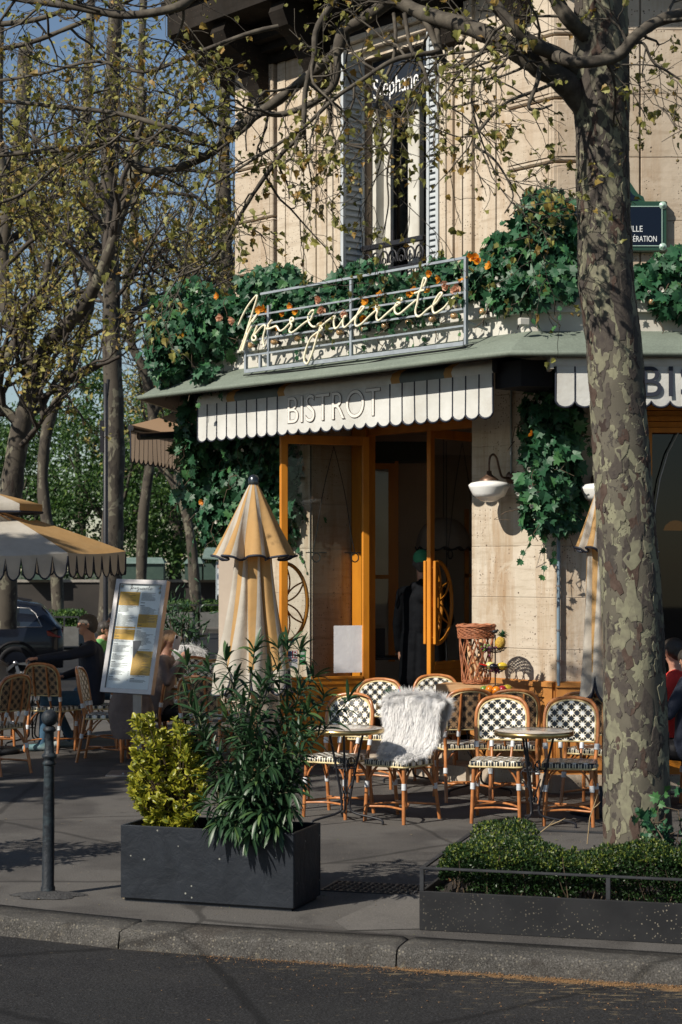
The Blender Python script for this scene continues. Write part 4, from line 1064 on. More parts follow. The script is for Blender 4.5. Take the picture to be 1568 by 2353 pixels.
M['ivy'] = leafmat('ivy', (.014, .062, .028), (.030, .115, .050), (.06, .17, .05), rough=.5, trans=.18, spec=.4)
M['stem'] = mk('stem', (.09, .06, .035), (.05, .035, .02), rough=.8, vs=30)
def ivy(name, label, blobs, n, seed, facing, sz=(.07, .125), flowers=(), cat='ivy', group=None):
    """blobs: (centre, radii along face/out/up, frame vector u); leaves hang outward and down"""
    rng = np.random.RandomState(seed)
    r = empty(name, (0, 0, 0), 0, label, cat, group)
    vol = np.array([b[1][0]*b[1][2] for b in blobs]); vol = vol/vol.sum()
    pos = []; dirs = []
    for b, w_ in zip(blobs, vol):
        k = int(n*w_); c = np.array(tuple(b[0])); ru, ro, rz = b[1]; u = np.array(tuple(b[2])); o = np.array(tuple(b[3]))
        d = rng.normal(size=(k, 3)); d /= np.linalg.norm(d, axis=1)[:, None]
        rad = rng.uniform(.55, 1.06, k)*(1+.13*np.sin(d[:, 0]*7+seed)*np.cos(d[:, 2]*6))
        q = d*rad[:, None]
        p = c+q[:, :1]*ru*u+np.abs(q[:, 1:2])*ro*o*1.0+q[:, 2:3]*rz*np.array([0, 0, 1.])
        pos.append(p)
        outw = d[:, :1]*u*.6+np.abs(d[:, 1:2])*o*1.0+np.array([0, 0, 1.])*(d[:, 2:3]*.5)
        dirs.append(outw)
    pos = np.concatenate(pos); dirs = np.concatenate(dirs)
    n = len(pos)
    up = dirs+rng.normal(size=(n, 3))*.35
    dd = np.cross(np.cross(up, rng.normal(size=(n, 3))*.6+np.array([0, 0, -1.1])), up)
    dd = rng.normal(size=(n, 3))*.45+np.array([0, 0, -.75])+dirs*.35
    mb = MB(); rot = rots(dd, up, rng)
    scatter(mb, MAPLE, pos, rot, rng.uniform(sz[0]*.6, sz[1]*1.1, n), 0, rng.rand(n)**1.3)
    mb.build('ivy_leaves', M['ivy'], r)
    mb = MB()
    for i in range(max(14, n//45)):
        a = pos[rng.randint(n)]; k = 5; pl = [a]
        for j in range(k): pl.append(pl[-1]+np.array([rng.normal()*.05, rng.normal()*.03, -.05+rng.normal()*.05]))
        mb.tube(pl, .004, 4, rnd=.2)
    mb.build('stems', M['stem'], r)
    tb = MB(); tp_ = []; td = []            # loose trailing shoots with small leaves
    for i in range(max(6, n//110)):
        q = pos[rng.randint(n)].copy(); dr_ = np.array([rng.normal()*.5, -abs(rng.normal())*.3, rng.choice([-1.0, -.9, .7])]); pl = [q.copy()]
        for j in range(7):
            q = q+dr_*.045+rng.normal(size=3)*.014; dr_[2] -= .12; pl.append(q.copy()); tp_.append(q.copy()); td.append(dr_+rng.normal(size=3)*.9)
        tb.tube(pl, .0025, 3)
    tp_, td = np.array(tp_), np.array(td); scatter(tb, MAPLE, tp_, rots(td, rng.normal(size=td.shape)*.5+np.array(tuple(facing)), rng), rng.uniform(.035, .075, len(tp_)), 0, rng.rand(len(tp_))*.6+.4)
    tb.build('trailing_shoots', M['ivy'], r)['kind'] = 'stuff'
    for fpos, kind in flowers: flower(r, Vector(fpos), kind, facing, rng)
    return r
def petal_mat(name, a, b): return leafmat(name, a, b, None, rough=.6, trans=.3)
FM = {'orange': petal_mat('petal_orange', (.75, .22, .01), (.80, .36, .02)), 'peach': petal_mat('petal_peach', (.70, .36, .22), (.78, .52, .38)), 'white': petal_mat('petal_white', (.62, .60, .52), (.70, .68, .62))}
M['flower_heart'] = mk('flower_heart', (.16, .05, .02), rough=.8)
FLMESH = {}
def flower_mesh(kind, k):
    key = (kind, k)
    if key in FLMESH: return FLMESH[key]
    rng = np.random.RandomState(k*7+len(kind)); mb = MB()
    npet = {'orange': 6, 'peach': 12, 'white': 5}[kind]; R_ = {'orange': .046, 'peach': .058, 'white': .025}[kind]
    pet = leaf_shape([(0, 0), (.28, .3), (.42, .7), (.25, 1.0), (0, .92), (-.25, 1.0), (-.42, .7), (-.28, .3)], .3, -.35)
    a = np.arange(npet)/npet*2*math.pi*(2 if kind == 'peach' else 1)+rng.rand(npet)*.3
    el = rng.uniform(.2, .7, npet) if kind != 'peach' else np.linspace(.2, 1.1, npet)
    dirs = np.stack([np.cos(a)*np.cos(el), np.sin(a)*np.cos(el), np.sin(el)], 1)
    scatter(mb, pet, np.zeros((npet, 3)), rots(dirs, np.tile([0, 0, 1.], (npet, 1))), np.full(npet, R_)*rng.uniform(.85, 1.15, npet), 0, rng.rand(npet))
    mb.ball((0, 0, R_*.2), R_*.2, 6, 1)
    FLMESH[key] = mb.mesh('flower', [FM[kind], M['flower_heart']]); return FLMESH[key]
def flower(parent, pos, kind, nrm, rng):
    o = bpy.data.objects.new('flower', flower_mesh(kind, rng.randint(3))); col.objects.link(o); o.parent = parent
    q = (nrm+Vector(rng.normal(size=3)*.35)).to_track_quat('Z', 'Y'); s_ = rng.uniform(.85, 1.2)
    o.matrix_local = Matrix.Translation(pos) @ q.to_matrix().to_4x4() @ Matrix.Scale(s_, 4)
def blob1(x, y, rx, ry, p, po, z=None):
    s_ = FOC/F1(T1(x, p), p, 0).y
    return (S(x, y, p), (rx/s_/.72, po, ry/s_), u1, n1)
def blob2(x, y, rx, ry, p, po):
    s_ = FOC/(C0.y-p); return (F2(T2(x, p), p, Z2(y, p)), (rx/s_, po, ry/s_), V(1, 0, 0), V(0, -1, 0))
fc = n1
# garland over the left end of the canopy and along the fascia
fl1 = [((x, y), k) for x, y, k in ((512, 728, 'peach'), (540, 735, 'peach'), (600, 712, 'orange'), (415, 766, 'orange'), (428, 770, 'orange'), (455, 672, 'white'), (650, 725, 'orange'), (640, 748, 'orange'), (680, 716, 'orange'), (672, 705, 'orange'), (504, 680, 'orange'))]
def fS(lst, p): return [(S(x, y, p), k) for (x, y), k in lst]
ivy('ivy_garland', 'bushy dark green ivy garland over the left corner of the green canopy', [blob1(470, 735, 75, 90, .55, .62), blob1(425, 800, 42, 70, .75, .5), blob1(520, 760, 70, 75, .6, .5), blob1(400, 850, 22, 35, .9, .3), blob1(490, 860, 22, 30, .9, .25)], 1700, 1, n1, flowers=fS(fl1[:6], 1.05)+fS(fl1[10:], 1.05))
ivy('ivy_garland', 'ivy garland behind the first letters of the script sign', [blob1(640, 665, 85, 55, .50, .35), blob1(700, 710, 70, 45, .66, .2), blob1(600, 720, 60, 50, .66, .2), blob1(760, 700, 60, 45, .66, .2)], 1700, 2, n1,
    flowers=fS([((602, 706), 'orange'), ((610, 712), 'orange'), ((652, 722), 'orange'), ((640, 752), 'orange'), ((672, 703), 'orange'), ((684, 716), 'orange'), ((738, 690), 'peach'), ((740, 714), 'peach'), ((622, 716), 'orange')], .93))
ivy('ivy_garland', 'ivy garland with orange flowers below the iron window rail', [blob1(845, 640, 55, 42, .5, .3), blob1(900, 680, 95, 45, .5, .35), blob1(985, 665, 80, 45, .5, .35), blob1(790, 700, 60, 42, .66, .2), blob1(880, 705, 80, 38, .68, .18), blob1(985, 680, 70, 38, .68, .18), blob1(1040, 640, 40, 40, .5, .3)], 2300, 3, n1,
    flowers=fS([((800, 718), 'peach'), ((846, 695), 'orange'), ((876, 680), 'orange'), ((870, 708), 'orange'), ((838, 730), 'orange'), ((944, 674), 'orange'), ((958, 668), 'orange'), ((987, 672), 'orange'), ((990, 630), 'orange'), ((1014, 642), 'orange'), ((1050, 668), 'peach'), ((1030, 656), 'peach'), ((870, 650), 'white')], .93))
ivy('ivy_garland', 'tall ivy mass climbing the corner left of the street name plate', [blob1(1120, 640, 60, 60, .5, .35), blob1(1180, 605, 60, 75, .45, .28), blob1(1240, 555, 50, 62, .35, .25), blob2(1290, 530, 36, 85, .35, .25), blob2(1280, 650, 65, 55, .5, .35), blob1(1265, 480, 35, 50, .35, .3), blob1(1210, 670, 70, 40, .6, .3)], 2400, 4, n1, sz=(.08, .14),
    flowers=fS([((1094, 595), 'orange'), ((1102, 603), 'orange'), ((1088, 590), 'orange'), ((1130, 612), 'orange'), ((1145, 640), 'white'), ((1150, 655), 'white'), ((1060, 650), 'orange')], .95))
ivy('ivy_garland', 'ivy garland along the fascia right of the plane tree under the street name plate', [blob2(1480, 650, 70, 45, .5, .35), blob2(1560, 625, 70, 60, .5, .35), blob2(1540, 690, 60, 40, .6, .3), blob2(1400, 660, 60, 40, .5, .3), blob2(1700, 650, 120, 60, .5, .4)], 1500, 5, V(0, -1, 0), flowers=[(F2(T2(1490, .9), .9, Z2(668, .9)), 'white'), (F2(T2(1520, .9), .9, Z2(665, .9)), 'white')])
fw = [(F2(T2(x, .42), .42, Z2(y, .42)), k) for x, y, k in ((1222, 960, 'white'), (1225, 1000, 'orange'), (1240, 925, 'white'), (1215, 1078, 'white'), (1218, 1115, 'white'), (1190, 1135, 'white'), (1238, 1132, 'white'), (1219, 1163, 'white'), (1266, 1060, 'white'))]
ivy('hanging_ivy', 'bushy ivy hanging from under the canopy onto the sunlit stone pier', [blob2(1262, 960, 70, 72, .12, .35), blob2(1265, 1040, 68, 60, .12, .36), blob2(1262, 1115, 72, 62, .12, .38), blob2(1240, 1180, 45, 38, .1, .25), blob2(1290, 1180, 50, 35, .1, .25), blob2(1275, 895, 35, 45, .1, .2)], 1450, 6, V(0, -1, 0), sz=(.08, .14), flowers=fw)
ivy('hanging_ivy', 'ragged ivy column hanging behind the closed striped parasol', [blob1(500, 1030, 75, 70, .0, .4), blob1(480, 1110, 45, 80, .05, .4), blob1(560, 1120, 80, 110, .0, .35), blob1(640, 1080, 60, 90, -.0, .3), blob1(670, 1170, 32, 80, -.0, .25), blob1(520, 1190, 45, 70, .1, .3), blob1(445, 960, 22, 70, .5, .2), blob1(455, 1030, 22, 50, .4, .2), blob1(620, 1010, 80, 50, .0, .3)], 2900, 8, n1, flowers=fS([((468, 1152), 'orange'), ((560, 1035), 'white'), ((585, 1100), 'white'), ((500, 1200), 'white')], .45))

# ------------------------------------------------------------------ branching wood
class Tree:
    def __init__(s, seed): s.rng = np.random.RandomState(seed); s.wood = MB(); s.L = []; s.D = []; s.tips = []
    def limb(s, pts, r0, r1, n=8, k=4, mb=None):
        pts = [Vector(p) for p in pts]; out = []
        m = len(pts)
        for i in range(m-1):
            p0, p1, p2, p3 = pts[max(0, i-1)], pts[i], pts[i+1], pts[min(m-1, i+2)]
            for j in range(k):
                t = j/k; out.append(.5*((2*p1)+(p2-p0)*t+(2*p0-5*p1+4*p2-p3)*t*t+(3*p1-p0-3*p2+p3)*t**3))
        out.append(pts[-1]); N = len(out)
        rr = np.linspace(r0, r1, N)*(1+.05*s.rng.normal(size=N))
        (mb or s.wood).tube(out, rr, n, 0)
        return out, rr
    def grow(s, p, d, r, L, depth, droop=.0, up=0.0, kids=(3, 5), leaf=.05, leafn=5, wig=.16, spread=.9, sides=5, minr=.0022):
        rng = s.rng; k = max(4, min(9, int(L/.09)))
        pts = [np.array(p)]; d = np.array(d)/np.linalg.norm(d); st = L/k; dirs = [d]
        for i in range(k):
            d = d+rng.normal(size=3)*wig+np.array([0, 0, up-droop*(i/k)]); d /= np.linalg.norm(d)
            pts.append(pts[-1]+d*st); dirs.append(d)
        rr = np.linspace(r, max(minr, r*.45), k+1)
        s.wood.tube(pts, rr, sides if depth > 1 else 4 if depth == 1 else 3, 0, cap=False)
        if depth > 0:
            nk = rng.randint(kids[0], kids[1]+1)
            for j in range(nk):
                i = min(k, max(1, int(round(k*(.22+.78*(j+rng.rand()*.7)/nk)))))
                q = rng.normal(size=3); q -= dirs[i]*q.dot(dirs[i]); q /= np.linalg.norm(q)
                a = rng.uniform(.5, 1.0)*spread
                dd = dirs[i]*math.cos(a)+q*math.sin(a)
                s.grow(pts[i], dd, max(minr, rr[i]*rng.uniform(.5, .72)), L*rng.uniform(.42, .68), depth-1, droop, up, kids, leaf, leafn, wig*1.1, spread, sides, minr)
        if depth <= 1:
            m = leafn if depth == 0 else max(1, leafn//2)
            for j in range(m):
                i = rng.randint(1, k+1) if rng.rand() < .5 else k
                s.L.append(pts[i]+rng.normal(size=3)*leaf*.35); s.D.append(dirs[i]+rng.normal(size=3)*.8+np.array([0, 0, -.35]))
        if depth == 0: s.tips.append(pts[-1])
        return pts
    def leaves(s, name, shape, size, mat, root, frac=1.0, var=.45):
        P_ = np.array(s.L); D_ = np.array(s.D); rng = s.rng
        if frac < 1: i = rng.rand(len(P_)) < frac; P_, D_ = P_[i], D_[i]
        mb = MB(); n = len(P_)
        scatter(mb, shape, P_, rots(D_, rng.normal(size=(n, 3))*.6+np.array([-.3, -.3, .9]), rng), size*rng.uniform(1-var, 1+var, n), 0, rng.rand(n))
        mb.build(name, mat, root)

def bark_mat(name, base, pale, dark, brown, sc=1.0):
    m = bpy.data.materials.new(name); t = NT(m); o = t.obj()
    w_ = t.n('ShaderNodeMix', {'data_type': 'VECTOR'}, _0=.10, _4=o, _5=t.noise(o, 5*sc, 4, out='Color')).outputs[1]
    v = t.scale(w_, (1, 1, .55))
    def flake(scl, th, off_, ed=.02):
        vv = t.n('ShaderNodeMapping', None, Vector=v, Location=(off_, off_*.7, off_*1.3)).outputs[0]
        n_ = t.noise(vv, scl, 3, .6, dist=.5)
        return t.ramp(n_, th, th+ed)
    cc = t.mix(t.ramp(t.noise(o, 2.5*sc, 4), .4, .6), base, tuple(x*.82 for x in base))
    a = flake(4.6*sc, .57, 3.1); b = flake(6.0*sc, .585, 11.); c = flake(8.*sc, .64, 23.); d = flake(3.6*sc, .60, 41.)
    cc = t.mix(t.m('MULTIPLY', b, .85), cc, dark); cc = t.mix(a, cc, pale); cc = t.mix(t.m('MULTIPLY', d, .8), cc, tuple(x*.72 for x in dark)); cc = t.mix(c, cc, brown)
    cc = t.mix(t.m('MULTIPLY', t.ramp(t.noise(t.scale(o, (1, 1, .25)), 20.*sc, 5, .7), .5, .7), .35), cc, tuple(x*.6 for x in base))
    t.put(t.b.inputs['Base Color'], cc); t.b.inputs['Roughness'].default_value = .85; t.b.inputs['Specular IOR Level'].default_value = .25
    h = t.m('ADD', t.m('MULTIPLY', t.noise(o, 40*sc, 5, .7), .35), t.m('SUBTRACT', t.m('ADD', t.m('MULTIPLY', b, .7), t.m('MULTIPLY', c, 1.)), t.m('MULTIPLY', a, .7)))
    t.bump(h, .55, .006)
    return m
M['plane_bark'] = bark_mat('plane_bark', (.105, .095, .073), (.20, .195, .13), (.046, .039, .037), (.034, .023, .020), 2.3)
M['plane_branch'] = mk('plane_branch', (.058, .050, .041), (.10, .088, .07), rough=.85, vs=14, lo=.42, hi=.6, bump=.4, bs=60, dirt=(.035, .028, .022), ds=9, spec=.2)
M['far_bark'] = bark_mat('far_bark', (.075, .064, .050), (.14, .13, .095), (.04, .034, .029), (.03, .022, .018), .8)
M['far_branch'] = mk('far_branch', (.032, .025, .020), (.055, .044, .034), rough=.9, vs=4)
M['young_leaf'] = leafmat('young_leaf', (.15, .155, .035), (.31, .30, .075), (.33, .19, .04), rough=.55, trans=.35)
M['budding_leaf'] = leafmat('budding_leaf', (.20, .185, .045), (.36, .33, .085), (.30, .19, .05), rough=.7, trans=.3)
M['seed'] = mk('seed', (.10, .075, .03), (.15, .12, .05), rough=.95, vs=90, bump=1, bs=200)

# the near plane tree
Yt = 10.8
def TP_(x, y, Y=Yt): return P(x, y, Y)
tr = Tree(21)
pt = empty('plane_tree', (1.756, Yt, 0), 0, 'big plane tree with flaking patchy bark rising from the hedge box', 'tree')
def loc(p): return Vector(p)
trunk = MB()
prof = [(2085, 1466, 172), (2000, 1466, 162), (1915, 1466.5, 157), (1830, 1464, 152), (1723, 1461, 149), (1560, 1457, 142), (1445, 1454, 139), (1300, 1446, 137), (1200, 1439, 135), (1092, 1431, 130), (980, 1425, 127), (775, 1410, 126), (660, 1394, 128), (520, 1390, 122), (409, 1387, 121), (300, 1386, 122), (220, 1382, 131), (170, 1380, 133), (110, 1382, 126), (40, 1381, 122), (-100, 1376, 112), (-300, 1362, 100), (-600, 1345, 84), (-900, 1340, 60)]
rngt = np.random.RandomState(3); rows = []
for i in range(len(prof)-1):
    for j in range(5):
        f = j/5; rows.append([prof[i][k]*(1-f)+prof[i+1][k]*f for k in range(3)])
rows.append(list(prof[-1])); N = 40; VV = []
for (y, x, w_) in rows:
    c = TP_(x, y); r = w_/2*Yt/FOC; a = np.arange(N)/N*2*math.pi
    z = c.z
    rr = r*(1+.018*np.sin(3*a+z*1.3)+.014*np.sin(5*a-z*3)+.008*np.sin(9*a+z*9))
    if z < .25: rr = rr*(1+.9*(.25-z)**1.5*(1+.4*np.sin(4*a)))
    VV.append(np.stack([c.x+rr*np.cos(a), c.y+rr*np.sin(a), np.full(N, z)], 1))
# swelling under the fork and a scar
VV = np.array(VV); m_ = len(VV)
i = np.arange(m_-1)[:, None]; j = np.arange(N)[None]; j2 = (j+1) % N
trunk.add(VV.reshape(-1, 3), np.stack([(i+1)*N+j, (i+1)*N+j2, i*N+j2, i*N+j], -1).reshape(-1, 4)[:, ::-1].copy(), 0, True)
Zc = VV[:, :, 2].mean(1)
def on_trunk(a, z, o_):
    k = np.searchsorted(-Zc, -z) if Zc[0] > Zc[-1] else np.searchsorted(Zc, z)
    k = int(min(max(k, 1), m_-1)); f = (z-Zc[k-1])/(Zc[k]-Zc[k-1]+1e-9); i_ = a/(2*math.pi)*N % N; i0 = int(i_) % N; i1 = (i0+1) % N; g = i_-int(i_)
    p0 = VV[k-1, i0]*(1-g)+VV[k-1, i1]*g; p1 = VV[k, i0]*(1-g)+VV[k, i1]*g; p = p0*(1-f)+p1*f; d = np.array([math.cos(a), math.sin(a), 0]); return p+d*o_
rgb_ = np.random.RandomState(8)
for q_ in range(620):       # peeling bark plates, slightly proud with raised rims
    a0 = rgb_.uniform(math.pi*.95, math.pi*2.05); z0 = rgb_.uniform(.35, 6.3); s_ = rgb_.uniform(.010, .034)*(1.0 if rgb_.rand() < .8 else 1.8); el = rgb_.uniform(1.0, 2.6); nn = 13
    ph = rgb_.rand(3)*6.28; rads = [s_*(1+.38*math.sin(2*b_+ph[0])+.24*math.sin(3*b_+ph[1])+.16*math.sin(5*b_+ph[2])) for b_ in np.arange(nn)/nn*6.283]
    th_ = rgb_.uniform(.0022, .0048); vs = [on_trunk(a0, z0, th_*.8)]
    for sc_, o_ in ((.82, th_), (1.0, th_*.9), (1.04, -.001)):
        for j_ in range(nn):
            b_ = j_/nn*6.283; vs.append(on_trunk(a0+rads[j_]*sc_*math.cos(b_)/.19, z0+rads[j_]*sc_*math.sin(b_)*el, o_))
    fs = [(0, 1+j_, 1+(j_+1) % nn) for j_ in range(nn)]+[(1+r_*nn+j_, 1+(r_+1)*nn+j_, 1+(r_+1)*nn+(j_+1) % nn, 1+r_*nn+(j_+1) % nn) for r_ in (0, 1) for j_ in range(nn)]
    trunk.add(vs, fs, int(rgb_.choice([1, 2, 3, 1, 2])), False)
to = trunk.build('trunk', [M['plane_bark'], mk('bark_plate_dark', (.052, .044, .040), (.072, .062, .052), rough=.9, vs=30, spec=.2, bump=.5, bs=80), mk('bark_plate_pale', (.19, .185, .125), (.14, .132, .095), rough=.9, vs=25, spec=.2), mk('bark_plate_brown', (.052, .034, .027), (.080, .056, .045), rough=.9, vs=30, spec=.2, bump=.6, bs=80)])
LIMBS = [ # (points (x,y,depth), r0, r1)
 ([(1390, 360, 10.85), (1352, 262, 10.8), (1300, 190, 10.72), (1240, 150, 10.65), (1190, 118, 10.65), (1140, 88, 10.7), (1080, 62, 10.8), (1020, 45, 10.9), (960, 25, 11), (900, -10, 11.1), (840, -60, 11.2)], .082, .036, 1),
 ([(1345, 180, 10.8), (1290, 130, 10.65), (1235, 105, 10.45), (1190, 70, 10.4), (1150, 25, 10.4), (1110, -30, 10.4), (1060, -110, 10.4)], .050, .025, 1),
 ([(1278, 128, 10.42), (1310, 140, 10.35), (1360, 142, 10.3), (1420, 128, 10.3), (1450, 95, 10.3), (1480, 68, 10.3), (1530, 42, 10.35), (1600, 32, 10.4), (1700, 40, 10.5)], .034, .034, 1),
 ([(1345, 80, 10.7), (1310, 45, 10.6), (1285, 10, 10.6), (1250, -50, 10.6), (1200, -150, 10.7)], .05, .035, 1),
 ([(1000, -90, 11.3), (930, -30, 11.3), (896, 0, 11.3), (831, 48, 11.3), (790, 72, 11.3), (775, 117, 11.3), (742, 149, 11.35), (706, 177, 11.4), (638, 230, 11.5), (557, 286, 11.6), (520, 320, 11.7), (474, 358, 11.8), (390, 390, 11.8), (320, 385, 11.8), (256, 330, 11.9), (180, 340, 12), (60, 350, 12.2), (-60, 362, 12.4)], .046, .016, 1),
 ([(476, 326, 11.6), (420, 300, 11.6), (366, 286, 11.6), (271, 260, 11.7), (150, 246, 11.8), (0, 232, 11.9), (-120, 235, 12)], .020, .012, 1),
 ([(474, 358, 11.7), (417, 345, 11.7), (322, 322, 11.7), (220, 326, 11.8), (139, 374, 11.9), (66, 436, 12), (0, 465, 12), (-90, 480, 12)], .018, .010, 1),
 ([(520, -60, 11), (440, -5, 11), (400, 18, 11), (293, 34, 11.1), (183, 16, 11.2), (73, 0, 11.3), (-60, -20, 11.4)], .030, .022, 1),
 ([(790, -20, 10.9), (758, 16, 10.9), (726, 72, 10.9), (722, 133, 10.9), (702, 209, 11), (694, 302, 11), (650, 350, 11.1), (597, 423, 11.2), (549, 500, 11.3), (517, 560, 11.4), (470, 610, 11.5), (395, 640, 11.5)], .022, .008, 1),
 ([(775, 110, 11.2), (770, 190, 11.2), (720, 235, 11.25), (650, 262, 11.3), (600, 262, 11.35), (560, 300, 11.4), (500, 345, 11.5)], .026, .010, 1),
 ([(960, 20, 11), (985, 60, 10.95), (1004, 109, 10.9), (1002, 120, 10.85), (960, 125, 10.8), (900, 140, 10.8), (830, 185, 10.8), (770, 225, 10.85), (700, 290, 10.9), (640, 330, 11), (560, 380, 11.2), (480, 430, 11.3)], .022, .007, 1),
 ([(1005, 60, 10.95), (1010, 110, 10.9), (1025, 145, 10.9), (1060, 150, 10.85), (1110, 120, 10.8), (1160, 95, 10.7)], .018, .010, 1),
 ([(905, 30, 10.95), (910, 90, 10.9), (900, 150, 10.9), (870, 210, 10.9), (868, 260, 10.9), (878, 310, 10.9), (850, 340, 10.9), (790, 330, 11)], .012, .006, 1),
 ([(930, 30, 10.9), (945, 110, 10.85), (975, 160, 10.8), (990, 215, 10.8), (1010, 240, 10.8), (1045, 245, 10.8), (1100, 230, 10.75)], .014, .006, 1),
 ([(868, 220, 10.8), (905, 260, 10.8), (900, 330, 10.8), (890, 400, 10.8), (893, 470, 10.8), (880, 540, 10.8)], .008, .004, 1),
 ([(1300, 178, 10.5), (1240, 205, 10.45), (1165, 235, 10.4), (1110, 290, 10.4), (1090, 330, 10.4), (1130, 360, 10.4), (1160, 400, 10.4), (1180, 450, 10.4), (1160, 490, 10.4)], .012, .004, 1),
 ([(1160, 150, 10.5), (1120, 160, 10.45), (1090, 170, 10.4), (1085, 240, 10.4), (1110, 330, 10.4), (1140, 400, 10.4)], .010, .004, 1),
 ([(1240, 150, 10.5), (1235, 190, 10.45), (1215, 245, 10.4), (1240, 250, 10.4), (1270, 240, 10.4)], .016, .006, 0),
 ([(1455, 100, 10.3), (1480, 100, 10.3), (1500, 140, 10.3), (1530, 160, 10.3), (1568, 185, 10.3)], .010, .005, 1),
 ([(1355, 140, 10.35), (1420, 148, 10.3), (1500, 150, 10.3), (1550, 175, 10.35), (1600, 210, 10.4)], .006, .003, 1),
 ([(-60, 120, 12.5), (60, 100, 12.4), (160, 62, 12.3), (260, 20, 12.2), (350, -30, 12.1)], .018, .012, 1),
 ([(-60, 60, 12.5), (80, 45, 12.4), (170, 10, 12.3), (230, -40, 12.2)], .02, .014, 1),
 ([(640, 60, 11.5), (560, 80, 11.5), (430, 130, 11.6), (330, 165, 11.7), (220, 140, 11.8), (90, 170, 12), (-40, 190, 12.2)], .016, .008, 1),
]
tr2 = tr
for pts, r0, r1, _k in LIMBS:
    W_ = [TP_(x, y, Y) for x, y, Y in pts]
    out, rr = tr.limb(W_, r0, r1, 9)
    if not _k: continue
    seg = len(out); tot_ = sum((out[i+1]-out[i]).length for i in range(seg-1)); nb = max(3, int(tot_/.20))
    for q_ in range(nb):
        i = int(seg*(.22+.78*(q_+tr.rng.rand())/nb)); i = min(seg-1, max(1, i))
        t_ = np.array(out[i]-out[i-1]); t_ /= np.linalg.norm(t_)
        ax = tr.rng.normal(size=3); ax[1] *= .8; ax[2] -= .35; ax -= t_*ax.dot(t_); ax /= np.linalg.norm(ax)
        dd = t_*.55+ax*.8
        left = out[i].x < .3
        tr.grow(np.array(out[i]), dd, min(.010, rr[i]*.6), tr.rng.uniform(.35, .75), 2, droop=.05, kids=(2, 4), leaf=.06, leafn=3, wig=.20, minr=.0020, sides=5)
for k in range(20):      # crown above the picture, added on the sunny side to shade the trunk
    a_ = R(196+k*3.2); z_ = 5.9+.32*(k % 6); d_ = .3+.0*k; tr.grow(np.array([1.62, 10.75, max(6.3, z_)]), (math.cos(a_), math.sin(a_), d_ if z_ < 6.5 else .05), .04, 2.0, 2, up=.0, kids=(3, 5), leaf=.16, leafn=9, minr=.004)
tr.wood.build('branches', M['plane_branch'])
bo = bpy.data.objects['branches']
for o_ in (to, bo): o_.parent = pt; o_.location = -pt.location
kl = len(bpy.data.objects)
tr.leaves('leaves', PLANE, .042, M['young_leaf'], pt, .62)
lo_ = kids(pt)[-1]; [setattr(k_, 'location', -pt.location) for k_ in kids(pt)]
mb = MB(); vis = [i for i in range(len(tr.tips)) if abs(tr.tips[i][0]/tr.tips[i][1]) < .19 and tr.tips[i][2] < 2+tr.tips[i][1]*.31]
idx = [vis[i] for i in tr.rng.permutation(len(vis))[:int(len(vis)*.42)]]; idx.sort(key=lambda i: tr.tips[i][1])
sb_ = MB(); sb_.ball((0, 0, 0), .009, 8); sb_.tube([(0, 0, .008), (.002, 0, .03)], .0013, 3, cap=False); sm_ = sb_.mesh('seed_ball', M['seed'])
for n_, i in enumerate(idx):
    p_ = Vector(tr.tips[i])+V(0, 0, -.03)
    if n_ < 100: o_ = bpy.data.objects.new('seed_ball', sm_); col.objects.link(o_); o_.parent = pt; o_.location = p_-pt.location
    else: mb.ball(p_, tr.rng.uniform(.007, .010), 6)
o_ = mb.build('seed_balls', M['seed'], pt); o_.location = -pt.location; o_['kind'] = 'stuff'
print('near tree leaves', len(tr.L), 'tips', len(tr.tips))

# ------------------------------------------------------------------ trees across the street
def far_tree(label, trunk_pts, r0, Y, seed, forks=(), depth=3, L=3.0, nl=5, group='trees along the river side', lsz=.115, frac=1, extra=10, top=None):
    t = Tree(seed); rt = empty('plane_tree', (0, 0, 0), 0, label, 'tree', group)
    W_ = [P(x, y, Y) for x, y in trunk_pts]
    tm_ = MB(); out, rr = t.limb(W_, r0, r0*.62, 10, 5, tm_); ro = []
    for f_ in forks:
        o2, r2 = t.limb([P(x, y, Y+dz) for x, y, dz in f_[0]], f_[1], f_[1]*.5, 8, 5, tm_); ro.append((o2, r2))
    tm_.build('trunk', M['far_bark'], rt)
    for o2, r2 in ([(out, rr)] + ro):
        seg = len(o2)
        for q_ in range(int(extra*.72)):
            i = min(seg-1, int(seg*(.45+.55*(q_+t.rng.rand())/extra)))
            if o2[i].z < 4.0: continue
            t_ = np.array(o2[i]-o2[i-1]); t_ /= np.linalg.norm(t_)+1e-9
            ax = t.rng.normal(size=3); ax -= t_*ax.dot(t_); ax /= np.linalg.norm(ax)
            t.grow(np.array(o2[i]), t_*.6+ax*.8, min(.07, r2[i]*.6), t.rng.uniform(.6, 1.15)*L, depth, up=.06, kids=(2, 4), leaf=.3, leafn=nl, wig=.17, minr=.007, sides=4)
    t.wood.build('branches', M['far_branch'], rt)
    t.leaves('leaves', TINY, lsz, M['budding_leaf'], rt, frac)
    print(label, len(t.L))
    return rt
far_tree('dark forked plane tree at the far left edge behind the striped parasol', [(10, 1445), (18, 1200), (45, 1000), (75, 890), (85, 850)], .23, 33, 31,
    [([(84, 870, 0), (60, 800, 0), (20, 720, .3), (5, 600, .6), (15, 480, .8), (-5, 300, 1), (0, 50, 1.4)], .17), ([(84, 870, 0), (110, 790, -.3), (180, 720, -.5), (235, 620, -.8), (270, 520, -1), (310, 380, -1), (330, 200, -1.2)], .15), ([(60, 990, 0), (20, 950, 0), (-40, 900, 0)], .12)], L=2.2, extra=9)
